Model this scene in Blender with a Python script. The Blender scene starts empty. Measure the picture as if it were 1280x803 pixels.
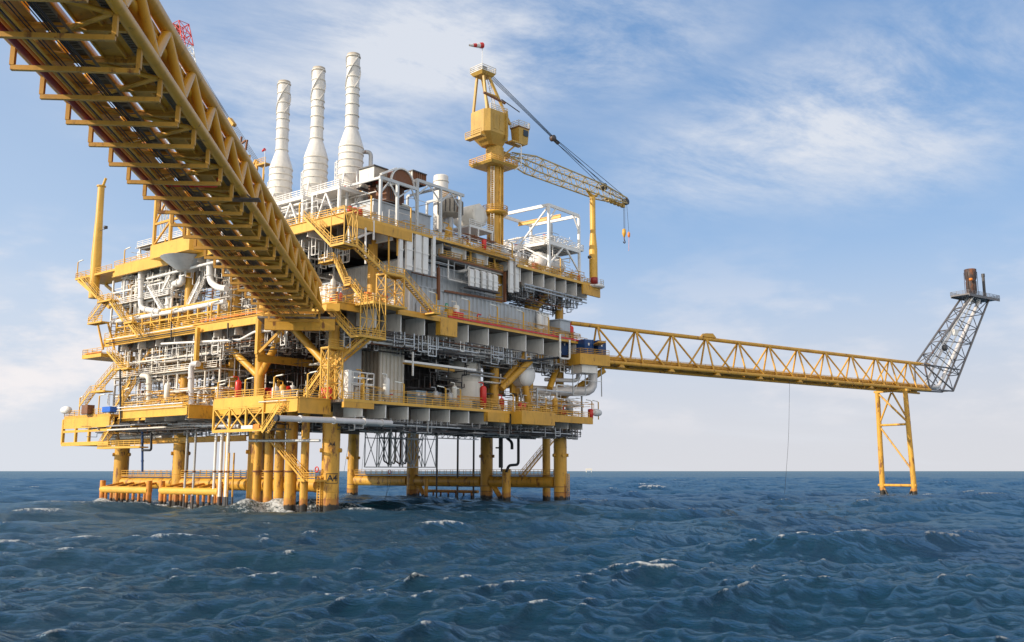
import bpy, math, random
import numpy as np
from mathutils import Vector, Matrix
random.seed(7)
C = bpy.context.scene.collection
PI = math.pi
# ---------------------------------------------------------------- camera model
FPX, HC = 1193.0, 6.1
PITCH = math.atan(187.5 / FPX)
cam = bpy.data.objects.new('camera', bpy.data.cameras.new('camera'))
C.objects.link(cam)
cam.location = (0, 0, HC)
cam.rotation_euler = (PI / 2 + PITCH, 0, 0)
cam.data.sensor_width = 36
cam.data.lens = FPX / 1280 * 36
cam.data.clip_start = .5
cam.data.clip_end = 60000
bpy.context.scene.camera = cam
def ray(x, y):
    a, b = (x - 640) / FPX, -(y - 401.5) / FPX
    return Vector((a, math.cos(PITCH) - b * math.sin(PITCH), math.sin(PITCH) + b * math.cos(PITCH)))

class Frame:
    def __init__(s, o, ang, slope=0.0, zp=0.0, z0=0.0):    # slope: the x axis falls by this angle; height zp in the frame lies at z0 in the world at x = 0
        s.o, s.a, s.zp = Vector(o) + Vector((0, 0, z0)), ang, zp
        s.U = Vector((math.cos(ang) * math.cos(slope), math.sin(ang) * math.cos(slope), -math.sin(slope))); s.V = Vector((-math.sin(ang), math.cos(ang), 0)); s.N = s.U.cross(s.V)
        s.rot = Matrix((s.U, s.V, s.N)).transposed().to_euler()
    def W(s, p): return s.o + s.U * p[0] + s.V * p[1] + s.N * (p[2] - s.zp)
    def L(s, w): d = Vector(w) - s.o; return Vector((d.dot(s.U), d.dot(s.V), w[2]))
    def cut(s, x, y, n, c):
        r = ray(x, y); cam0 = Vector((0, 0, HC))
        t = (c - (cam0 - s.o).dot(n)) / r.dot(n)
        return s.L(cam0 + r * t)
    def atu(s, x, y, u): return s.cut(x, y, s.U, u)       # surveyed point on the plane u = const
    def atv(s, x, y, v): return s.cut(x, y, s.V, v)
    def atz(s, x, y, z):
        r = ray(x, y); return s.L(Vector((0, 0, HC)) + r * ((z - HC) / r.z))
PF = Frame((-27.666, 147.176, 0), math.radians(90 - 38.45))       # platform: u along the shaded face, v along the sunlit face
BF = Frame((-28.5, 141, 0), math.radians(90 + 4.1), .0207, 31.5, 29.8)           # near bridge: u away from the camera, v to the left
FF = Frame((12.3, 190.7, 0), math.radians(90 - 54.5))             # flare bridge
WF = Frame((0, 0, 0), 0)

# ---------------------------------------------------------------- materials
def node(nt, t, **kw):
    n = nt.nodes.new(t)
    for k, v in kw.items():
        if k == 'op': n.operation = v
        else: n.inputs[k].default_value = v
    return n
MATS = {}
def paint(name, col, rough=.45, metal=0.0, rust=.0, dirt=.25, streak=True, bump=.0, splash=False, rustcol=(.19, .065, .02), coat=0):
    m = bpy.data.materials.new(name); m.use_nodes = True; nt = m.node_tree; L = nt.links
    b = nt.nodes['Principled BSDF']; b.inputs['Roughness'].default_value = rough; b.inputs['Metallic'].default_value = metal
    if coat: b.inputs['Coat Weight'].default_value = coat; b.inputs['Coat Roughness'].default_value = .15
    geo = nt.nodes.new('ShaderNodeNewGeometry')
    def noise(scale, sc3, detail=4, rgh=.6):
        mp = nt.nodes.new('ShaderNodeMapping'); mp.inputs['Scale'].default_value = sc3; L.new(geo.outputs['Position'], mp.inputs['Vector'])
        n = nt.nodes.new('ShaderNodeTexNoise'); n.inputs['Scale'].default_value = scale; n.inputs['Detail'].default_value = detail; n.inputs['Roughness'].default_value = rgh
        L.new(mp.outputs[0], n.inputs['Vector']); return n
    def ramp(src, a, c):
        r = nt.nodes.new('ShaderNodeMapRange'); r.inputs['From Min'].default_value = a; r.inputs['From Max'].default_value = c
        L.new(src, r.inputs['Value']); return r
    def mix(fac, A, Bc):
        x = nt.nodes.new('ShaderNodeMix'); x.data_type = 'RGBA'
        if hasattr(fac, 'links'): L.new(fac, x.inputs[0])
        else: x.inputs[0].default_value = fac
        for i, q in ((6, A), (7, Bc)):
            if hasattr(q, 'links'): L.new(q, x.inputs[i])
            else: x.inputs[i].default_value = (*q, 1)
        return x.outputs[2]
    n1 = noise(.35, (1, 1, 1), 5)
    dark = tuple(c * .62 for c in col); lite = tuple(min(.9, c * 1.12) for c in col)
    c = mix(ramp(n1.outputs[0], .3, .7).outputs[0], tuple(a * (1 - dirt) + d * dirt for a, d in zip(col, dark)), lite)
    if dirt > 0:
        n2 = noise(1.6, (1, 1, .18 if streak else 1), 6)
        mm = nt.nodes.new('ShaderNodeMath'); mm.operation = 'MULTIPLY'; mm.inputs[1].default_value = dirt * 1.6
        L.new(ramp(n2.outputs[0], .52, .8).outputs[0], mm.inputs[0])
        c = mix(mm.outputs[0], c, tuple(q * .45 + .01 for q in col))
    if rust > 0:
        n3 = noise(.9, (1, 1, .35 if streak else 1), 8, .7)
        mm = nt.nodes.new('ShaderNodeMath'); mm.operation = 'MULTIPLY'; mm.inputs[1].default_value = .9; mm.use_clamp = True
        L.new(ramp(n3.outputs[0], min(.68, .685 - rust * .55), min(.74, .755 - rust * .5)).outputs[0], mm.inputs[0])
        c = mix(mm.outputs[0], c, rustcol)
    if splash:
        sx = nt.nodes.new('ShaderNodeSeparateXYZ'); L.new(geo.outputs['Position'], sx.inputs[0])
        n4 = noise(1.1, (1, 1, .5), 5); a = nt.nodes.new('ShaderNodeMath'); a.operation = 'MULTIPLY_ADD'; a.inputs[1].default_value = 1.6; 
        L.new(n4.outputs[0], a.inputs[0]); L.new(sx.outputs[2], a.inputs[2])
        r1 = ramp(a.outputs[0], 2.9, 2.5); c = mix(r1.outputs[0], c, (.34, .10, .025))
        r1b = nt.nodes.new('ShaderNodeMath'); r1b.operation = 'MULTIPLY'; r1b.inputs[1].default_value = .55
        L.new(r1.outputs[0], r1b.inputs[0]); nt.links.new(r1b.outputs[0], c.node.inputs[0])
        r2 = ramp(a.outputs[0], 1.95, 1.7); c = mix(r2.outputs[0], c, (.022, .018, .014))
    L.new(c, b.inputs['Base Color'])
    if bump:
        nb = noise(2.2, (1, 1, 1), 4); bp = nt.nodes.new('ShaderNodeBump'); bp.inputs['Strength'].default_value = bump; bp.inputs['Distance'].default_value = .1
        L.new(nb.outputs[0], bp.inputs['Height']); L.new(bp.outputs[0], b.inputs['Normal'])
    MATS[name] = m; return m
YEL = (.66, .345, .04)
paint('yellow_paint', YEL, .45, rust=.19, dirt=.38)
paint('yellow_paint_clean', (.72, .40, .055), .42, rust=.08, dirt=.3)
paint('yellow_bridge_paint', (.70, .345, .03), .32, rust=.12, dirt=.35, coat=.2)
paint('bridge_yellow_shaded', (.60, .30, .045), .5, rust=.2, dirt=.4)  # bridge yellow made darker: the shade of the underside is put into the colour
paint('boom_paint', (.50, .38, .17), .5, rust=.1, dirt=.4)
paint('yellow_splash_paint', YEL, .45, rust=.27, dirt=.4, splash=True)
paint('orange_paint', (.72, .27, .03), .45, rust=.3, dirt=.3, splash=True)
paint('crane_paint', (.52, .31, .06), .5, rust=.14, dirt=.42)
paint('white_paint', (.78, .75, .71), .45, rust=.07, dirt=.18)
paint('white_stack_paint', (.72, .68, .63), .5, rust=.10, dirt=.34, rustcol=(.42, .30, .2))
paint('cream_paint', (.72, .66, .57), .5, rust=.08, dirt=.25)
paint('girder_grey', (.80, .76, .71), .5, rust=.06, dirt=.28)
paint('frame_grey', (.56, .56, .55), .5, rust=.05, dirt=.3)
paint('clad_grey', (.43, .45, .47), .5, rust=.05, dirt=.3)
paint('cabinet_blue_grey', (.22, .29, .34), .45, dirt=.2)
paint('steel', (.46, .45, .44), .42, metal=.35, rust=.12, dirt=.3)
paint('dark_steel', (.075, .07, .07), .5, metal=.2, rust=.2, dirt=.3)
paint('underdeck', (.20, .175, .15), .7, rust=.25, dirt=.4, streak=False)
paint('tan_panel', (.42, .36, .29), .6, rust=.1, dirt=.3)
paint('grating', (.20, .16, .11), .6, metal=.2, rust=.2, dirt=.3)
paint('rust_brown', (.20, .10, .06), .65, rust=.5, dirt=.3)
paint('red_paint', (.62, .03, .02), .35, dirt=.15)
paint('deep_red_paint', (.28, .02, .015), .35, dirt=.15)
paint('orange_pipe_paint', (.85, .22, .02), .4, dirt=.15)
paint('blue_paint', (.012, .06, .20), .4, dirt=.25)
paint('bright_blue_paint', (.02, .12, .50), .4, dirt=.1)
paint('green_paint', (.0, .28, .14), .4, dirt=.05)
paint('black', (.012, .012, .014), .5, dirt=0)
paint('flare_grey', (.16, .15, .15), .45, metal=.3, rust=.2, dirt=.3)
paint('flare_tip_brown', (.055, .035, .03), .6, rust=.28, dirt=.4)
paint('pale_pipe', (.66, .62, .60), .35, metal=.1, rust=.03, dirt=.15)
paint('galvanised', (.55, .55, .54), .38, metal=.6, dirt=.25)
paint('glass_dark', (.03, .04, .05), .08, dirt=0)
paint('skin', (.45, .27, .18), .6, dirt=0)
paint('coverall_red', (.55, .05, .03), .8, dirt=.1)
paint('coverall_blue', (.03, .07, .22), .8, dirt=.1)
paint('lamp_glass', (.85, .83, .74), .2, dirt=.05)

# ---------------------------------------------------------------- mesh builder
class MB:
    def __init__(s): s.v = []; s.f = []; s.sm = []
    def add(s, vs, fs, smooth=False):
        n = len(s.v); s.v += [tuple(p) for p in vs]; s.f += [tuple(i + n for i in q) for q in fs]; s.sm += [smooth] * len(fs); return s
    def box(s, a, b):
        x0, x1 = sorted((a[0], b[0])); y0, y1 = sorted((a[1], b[1])); z0, z1 = sorted((a[2], b[2]))
        return s.add([(x0, y0, z0), (x1, y0, z0), (x1, y1, z0), (x0, y1, z0), (x0, y0, z1), (x1, y0, z1), (x1, y1, z1), (x0, y1, z1)],
                     [(3, 2, 1, 0), (4, 5, 6, 7), (0, 1, 5, 4), (1, 2, 6, 5), (2, 3, 7, 6), (3, 0, 4, 7)])
    def beam(s, p, q, w, h=None, up=(0, 0, 1)):
        h = h or w; p, q = Vector(p), Vector(q); d = (q - p)
        if d.length < 1e-6: return s
        d.normalize(); up = Vector(up)
        if abs(d.dot(up)) > .98: up = Vector((1, 0, 0))
        a = d.cross(up).normalized(); b = a.cross(d).normalized(); a *= w / 2; b *= h / 2
        vs = [p - a - b, p + a - b, p + a + b, p - a + b, q - a - b, q + a - b, q + a + b, q - a + b]
        return s.add(vs, [(0, 1, 2, 3), (7, 6, 5, 4), (0, 4, 5, 1), (1, 5, 6, 2), (2, 6, 7, 3), (3, 7, 4, 0)])
    def ib(s, p, q, w, h, t=.12, up=(0, 0, 1)):          # I-beam: flanges butted to a web
        p, q = Vector(p), Vector(q); upv = Vector(up)
        s.beam(p + upv * (h / 2 - t / 2), q + upv * (h / 2 - t / 2), w, t, up); s.beam(p - upv * (h / 2 - t / 2), q - upv * (h / 2 - t / 2), w, t, up)
        return s.beam(p, q, t, h - 2 * t, up)
    def tube(s, p, q, r, n=10, r2=None, cap=True):
        r2 = r if r2 is None else r2; p, q = Vector(p), Vector(q); d = q - p
        if d.length < 1e-6: return s
        d.normalize(); up = Vector((0, 0, 1)) if abs(d.z) < .95 else Vector((1, 0, 0))
        a = d.cross(up).normalized(); b = a.cross(d)
        ring = [a * math.cos(2 * PI * i / n) + b * math.sin(2 * PI * i / n) for i in range(n)]
        vs = [p + k * r for k in ring] + [q + k * r2 for k in ring]
        s.add(vs, [(i, (i + 1) % n, n + (i + 1) % n, n + i) for i in range(n)], True)
        if cap: s.add(vs, [tuple(range(n - 1, -1, -1)), tuple(range(n, 2 * n))])
        return s
    def path(s, pts, r, n=8, R=None):                    # pipe with rounded elbows
        pts = [Vector(p) for p in pts]; R = R or r * 2.6; P = [pts[0]]
        for i in range(1, len(pts) - 1):
            a, b, c = pts[i - 1], pts[i], pts[i + 1]; d1, d2 = (a - b), (c - b); l = min(R, d1.length * .45, d2.length * .45)
            if l < 1e-4: continue
            d1.normalize(); d2.normalize(); p0, p2 = b + d1 * l, b + d2 * l
            for t in (0, .25, .5, .75, 1): P.append(p0 * (1 - t) ** 2 + b * 2 * t * (1 - t) + p2 * t * t)
        P.append(pts[-1]); rings = []; prev = None
        for i, p in enumerate(P):
            d = (P[min(i + 1, len(P) - 1)] - P[max(i - 1, 0)])
            if d.length < 1e-6: d = Vector((0, 0, 1))
            d.normalize()
            if prev is None: up = Vector((0, 0, 1)) if abs(d.z) < .95 else Vector((1, 0, 0)); a = d.cross(up).normalized()
            else: a = (prev - d * prev.dot(d)).normalized()
            prev = a; b = d.cross(a); rings.append([p + (a * math.cos(2 * PI * k / n) + b * math.sin(2 * PI * k / n)) * r for k in range(n)])
        vs = [v for g in rings for v in g]
        s.add(vs, [(i * n + k, i * n + (k + 1) % n, (i + 1) * n + (k + 1) % n, (i + 1) * n + k) for i in range(len(P) - 1) for k in range(n)], True)
        return s.add(vs, [tuple(range(n - 1, -1, -1)), tuple((len(P) - 1) * n + k for k in range(n))])
    def lathe(s, c, prof, n=24, axis=(0, 0, 1)):
        c, d = Vector(c), Vector(axis).normalized(); up = Vector((1, 0, 0)) if abs(d.x) < .9 else Vector((0, 1, 0))
        a = d.cross(up).normalized(); b = d.cross(a); m = len(prof)
        vs = [c + d * z + (a * math.cos(2 * PI * k / n) + b * math.sin(2 * PI * k / n)) * max(r, .001) for r, z in prof for k in range(n)]
        s.add(vs, [(i * n + k, i * n + (k + 1) % n, (i + 1) * n + (k + 1) % n, (i + 1) * n + k) for i in range(m - 1) for k in range(n)], True)
        return s.add(vs, [tuple(range(n - 1, -1, -1)), tuple((m - 1) * n + k for k in range(n))])
    def corr(s, p, q, z0, z1, pitch=.9, dep=.16, side=1):      # folded cladding sheet between two plan points
        p, q = Vector((p[0], p[1], 0)), Vector((q[0], q[1], 0)); d = q - p; L = d.length; d.normalize(); nrm = Vector((-d.y, d.x, 0)) * side
        n = max(1, round(L / pitch)); pt = L / n; pl = []
        for i in range(n):
            for fr, o in ((0, 0), (.42, 0), (.5, 1), (.92, 1)): pl.append(p + d * (pt * (i + fr)) + nrm * dep * o)
        pl.append(q); k = len(pl); back = [p - nrm * .1, q - nrm * .1]
        vs = [(a.x, a.y, z0) for a in pl] + [(a.x, a.y, z1) for a in pl] + [(a.x, a.y, z) for z in (z0, z1) for a in back]
        fs = [(i, i + 1, k + i + 1, k + i) for i in range(k - 1)]
        fs += [tuple(range(k)) + (2 * k + 1, 2 * k), tuple(range(k, 2 * k)) + (2 * k + 3, 2 * k + 2), (2 * k, 2 * k + 1, 2 * k + 3, 2 * k + 2)]
        return s.add(vs, fs)
    def rail(s, pts, h=1.1, sp=1.9, r=.045, kick=.15, mid=2):
        pts = [Vector(p) for p in pts]
        for a, b in zip(pts, pts[1:]):
            L = (b - a).length; n = max(1, round(L / sp)); up = Vector((0, 0, 1))
            for i in range(n + 1):
                p = a.lerp(b, i / n); s.beam(p, p + up * h, r * 1.7)
            for j in range(mid + 1):
                z = up * (h * (1 - j / (mid + 1))); s.beam(a + z, b + z, r * 2, r * 2)
            if kick: s.beam(a + up * kick / 2, b + up * kick / 2, .03, kick)
        return s
    def stairs(s, p, q, w, side, stringer=.32, treads=True, rail=True, rs=None):   # p top, q foot, side = horizontal unit vector of the width
        p, q, sd = Vector(p), Vector(q), Vector(side).normalized(); n = max(3, int(abs(p.z - q.z) / .24)); up = Vector((0, 0, 1))
        for k in (-.5, .5):
            s.beam(p + sd * w * k, q + sd * w * k, .09, stringer)
        if treads:
            d = (q - p) / n
            for i in range(n):
                c = p + d * (i + .5); f = Vector((d.x, d.y, 0)).normalized() * .13
                s.beam(c - sd * (w / 2 - .05), c + sd * (w / 2 - .05), .26, .05)
        return s
    def stair_rail(s, p, q, w, side, r=.045):
        p, q, sd = Vector(p), Vector(q), Vector(side).normalized(); up = Vector((0, 0, 1))
        for k in (-.5, .5):
            a, b = p + sd * w * k, q + sd * w * k; n = max(2, round((b - a).length / 1.5))
            for i in range(n + 1): c = a.lerp(b, i / n); s.beam(c, c + up * 1.1, r * 1.7)
            for z in (1.1, .6): s.beam(a + up * z, b + up * z, r * 2)
        return s
    def ladder(s, p, q, w=.5, side=(1, 0, 0), r=.04):
        p, q, sd = Vector(p), Vector(q), Vector(side).normalized(); n = max(2, int((q - p).length / .4))
        for k in (-.5, .5): s.beam(p + sd * w * k, q + sd * w * k, r * 2)
        for i in range(n): c = p.lerp(q, (i + .5) / n); s.beam(c - sd * w / 2, c + sd * w / 2, r * 1.3)
        return s
    def lattice(s, P0, P1, r, rb, bays, n=6, faces=(0, 1, 2, 3), x=False):   # four-chord box lattice from quad P0 to quad P1
        P0 = [Vector(p) for p in P0]; P1 = [Vector(p) for p in P1]; k = len(P0)
        for a, b in zip(P0, P1): s.tube(a, b, r, n)
        for i in range(bays + 1):
            t = i / bays; q = [a.lerp(b, t) for a, b in zip(P0, P1)]
            for j in range(k): s.tube(q[j], q[(j + 1) % k], rb, 5, cap=False)
            if i < bays:
                t2 = (i + 1) / bays; q2 = [a.lerp(b, t2) for a, b in zip(P0, P1)]
                for j in range(k):
                    if j not in faces: continue
                    a, b = (j, (j + 1) % k) if (i + j) % 2 else ((j + 1) % k, j)
                    s.tube(q[a], q2[b], rb, 5, cap=False)
                    if x: s.tube(q[b], q2[a], rb, 5, cap=False)
        return s

def link(name, mb, mat, parent=None, org=(0, 0, 0)):
    me = bpy.data.meshes.new(name); o3 = Vector(org)
    me.from_pydata([(v[0] - o3.x, v[1] - o3.y, v[2] - o3.z) for v in mb.v], [], mb.f)
    me.polygons.foreach_set('use_smooth', mb.sm); me.materials.append(MATS[mat] if isinstance(mat, str) else mat); me.update()
    o = bpy.data.objects.new(name, me); C.objects.link(o)
    if parent is not None: o.parent = parent
    return o
def props(o, label=None, cat=None, group=None, kind=None):
    for k, v in (('label', label), ('category', cat), ('group', group), ('kind', kind)):
        if v: o[k] = v
    return o
class T:                                                 # a thing: an Empty at its base that parents its parts
    def __init__(s, name, label, cat, org, frame=PF, group=None):
        s.org = Vector(org); s.fr = frame; s.o = bpy.data.objects.new(name, None); C.objects.link(s.o)
        s.o.location = frame.W(org); s.o.rotation_euler = frame.rot; s.o.empty_display_size = .5
        props(s.o, label, cat, group)
    def part(s, name, mb, mat, parent=None, label=None, kind=None):
        o = link(name, mb, mat, parent or s.o, s.org); props(o, label, None, None, kind); return o
def solo(name, label, cat, mb, mat, org, frame=PF, group=None, kind=None):
    o = link(name, mb, mat, None, org); o.location = frame.W(org); o.rotation_euler = frame.rot
    return props(o, label, cat, group, kind)
def copy_tree(o, parent=None):
    c = o.copy(); C.objects.link(c)
    if parent is not None: c.parent = parent
    for ch in list(o.children): copy_tree(ch, c)
    return c
ORD = 'first second third fourth fifth sixth seventh eighth ninth tenth eleventh twelfth thirteenth fourteenth fifteenth sixteenth'.split()
V3 = lambda *a: Vector(a)
# ---------------------------------------------------------------- light
SUN_AZ, SUN_EL = math.radians(-113), math.radians(25)
sdir = Vector((math.sin(SUN_AZ) * math.cos(SUN_EL), math.cos(SUN_AZ) * math.cos(SUN_EL), math.sin(SUN_EL)))
sl = bpy.data.lights.new('sun', 'SUN'); sl.energy = 4.5; sl.angle = math.radians(.5); sl.color = (1, .89, .74)
so = bpy.data.objects.new('sun', sl); C.objects.link(so); so.rotation_euler = (-sdir).to_track_quat('-Z', 'Y').to_euler(); so.location = (-60, -40, 120)
w = bpy.data.worlds.new('World'); bpy.context.scene.world = w; w.use_nodes = True
nt = w.node_tree; L = nt.links; bg = nt.nodes['Background']; bg.inputs['Strength'].default_value = .12
sky = nt.nodes.new('ShaderNodeTexSky'); sky.sky_type = 'NISHITA'; sky.sun_disc = False; sky.sun_elevation = SUN_EL; sky.sun_rotation = SUN_AZ % (2 * PI)
sky.air_density = 1.0; sky.dust_density = 1.2; sky.ozone_density = 1.6; sky.altitude = 0
tc = nt.nodes.new('ShaderNodeTexCoord'); sep = nt.nodes.new('ShaderNodeSeparateXYZ'); L.new(tc.outputs['Generated'], sep.inputs[0])
def M(op, a, b=None, c=None, cl=False):
    n = nt.nodes.new('ShaderNodeMath'); n.operation = op; n.use_clamp = cl
    for i, q in enumerate((a, b, c)):
        if q is None: continue
        if hasattr(q, 'links'): L.new(q, n.inputs[i])
        else: n.inputs[i].default_value = q
    return n.outputs[0]
def MR(v, a, b, c=0, d=1):
    n = nt.nodes.new('ShaderNodeMapRange'); n.interpolation_type = 'SMOOTHSTEP'; L.new(v, n.inputs[0])
    for i, q in enumerate((a, b, c, d)): n.inputs[i + 1].default_value = q
    return n.outputs[0]
X, Y, Z = sep.outputs
zz = M('MAXIMUM', Z, .0)
den = M('ADD', zz, .13)
px, py = M('DIVIDE', X, den), M('DIVIDE', Y, den)
def cloudnoise(rot, sx, sy, sc, det=8, r=.62, off=0, dist=0.0):
    cb = nt.nodes.new('ShaderNodeCombineXYZ'); L.new(px, cb.inputs[0]); L.new(py, cb.inputs[1]); cb.inputs[2].default_value = off
    mp = nt.nodes.new('ShaderNodeMapping'); mp.vector_type = 'TEXTURE'; mp.inputs['Rotation'].default_value = (0, 0, rot); mp.inputs['Scale'].default_value = (sx, sy, 1)
    L.new(cb.outputs[0], mp.inputs['Vector']); n = nt.nodes.new('ShaderNodeTexNoise'); n.inputs['Scale'].default_value = sc; n.inputs['Detail'].default_value = det
    n.inputs['Roughness'].default_value = r; n.inputs['Distortion'].default_value = dist; L.new(mp.outputs[0], n.inputs['Vector']); return n.outputs[0]
def blob(cx, cy, rx, ry, rot):                         # soft elliptical region of the cloud plane where a cirrus sheet lies
    dx, dy = M('SUBTRACT', px, cx), M('SUBTRACT', py, cy); c, s = math.cos(rot), math.sin(rot)
    a = M('ADD', M('MULTIPLY', dx, c / rx), M('MULTIPLY', dy, s / rx)); b = M('ADD', M('MULTIPLY', dx, -s / ry), M('MULTIPLY', dy, c / ry))
    return MR(M('SQRT', M('ADD', M('MULTIPLY', a, a), M('MULTIPLY', b, b))), 1.25, .1)
def cp(x, y):                                          # picture direction -> cloud plane
    r = ray(x, y).normalized(); return r.x / (max(r.z, 0) + .13), r.y / (max(r.z, 0) + .13)
def seg(x0, y0, x1, y1, ry, grow=1.0):
    a, b = cp(x0, y0), cp(x1, y1); return blob((a[0] + b[0]) / 2, (a[1] + b[1]) / 2, math.hypot(b[0] - a[0], b[1] - a[1]) / 2 * grow, ry, math.atan2(b[1] - a[1], b[0] - a[0]))
n_fine = cloudnoise(.55, 1.25, .7, 3.0, 12, .66, 3.1, .25)
n_big = cloudnoise(.55, 1.5, .8, .9, 6, .55, 9.3, .1)
region = M('MAXIMUM', seg(820, 250, 1330, 30, .40, 1.25), M('MULTIPLY', seg(300, 60, 900, 50, .34, 1.35), 1.0))
region = M('MAXIMUM', region, M('MULTIPLY', seg(150, 170, 620, 130, .5, 1.2), .8))
region = M('MAXIMUM', region, M('MULTIPLY', seg(900, 150, 1300, 200, .5, 1.2), .8))
cf = M('MULTIPLY', M('MULTIPLY', region, 1.1), MR(M('ADD', M('MULTIPLY', n_fine, .85), M('MULTIPLY', n_big, .35)), .42, .80))
wisps = M('MULTIPLY', MR(n_big, .50, .80), .30)
cf = M('MINIMUM', M('ADD', cf, wisps), .9)
# low clouds near the horizon
cb2 = nt.nodes.new('ShaderNodeCombineXYZ'); L.new(M('ARCTAN2', X, Y), cb2.inputs[0]); L.new(M('MULTIPLY', Z, 2.6), cb2.inputs[1])
nl = nt.nodes.new('ShaderNodeTexNoise'); nl.inputs['Scale'].default_value = 6.5; nl.inputs['Detail'].default_value = 8; nl.inputs['Roughness'].default_value = .56; L.new(cb2.outputs[0], nl.inputs['Vector'])
lowc = M('MULTIPLY', MR(nl.outputs[0], .45, .62), M('MULTIPLY', MR(Z, .02, .07), MR(Z, .27, .12)))
west = MR(X, -.12, -.46)
lowc = M('MULTIPLY', lowc, M('ADD', M('MULTIPLY', west, .62), .38))
def MX(f, a, b):
    n = nt.nodes.new('ShaderNodeMix'); n.data_type = 'RGBA'
    if hasattr(f, 'links'): L.new(f, n.inputs[0])
    else: n.inputs[0].default_value = f
    for i, q in ((6, a), (7, b)):
        if hasattr(q, 'links'): L.new(q, n.inputs[i])
        else: n.inputs[i].default_value = (*q, 1)
    return n.outputs[2]
SK = 1 / .12
def k(c): return tuple(q * SK for q in c)
c = MX(.62, sky.outputs[0], k((.17, .36, .70)))
c = MX(MR(Z, .45, .0), c, k((.40, .56, .79)))
c = MX(M('MULTIPLY', MR(Z, .26, .0), .95), c, k((.66, .66, .69)))
c = MX(M('MULTIPLY', west, .30), c, k((.70, .78, .88)))
c = MX(cf, c, k((.71, .74, .80)))
c = MX(M('MULTIPLY', lowc, .9), c, k((.86, .82, .82)))
c = MX(M('MULTIPLY', MR(Y, .15, -.45), .75), c, k((1.28, 1.20, 1.08)))  # unseen sky behind the camera, brightened to fill the shaded faces
c = MX(MR(Z, -.0005, -.01), c, k((.10, .14, .17)))
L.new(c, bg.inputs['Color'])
sc = bpy.context.scene
sc.view_settings.view_transform = 'Standard'; sc.view_settings.look = 'None'; sc.view_settings.gamma = 1; sc.view_settings.exposure = .12
sc.render.engine = 'CYCLES'; sc.cycles.max_bounces = 5; sc.cycles.diffuse_bounces = 3; sc.cycles.glossy_bounces = 3; sc.cycles.transmission_bounces = 2
sc.cycles.sample_clamp_indirect = 6; sc.cycles.use_denoising = True; sc.cycles.sample_clamp_direct = 8

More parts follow.
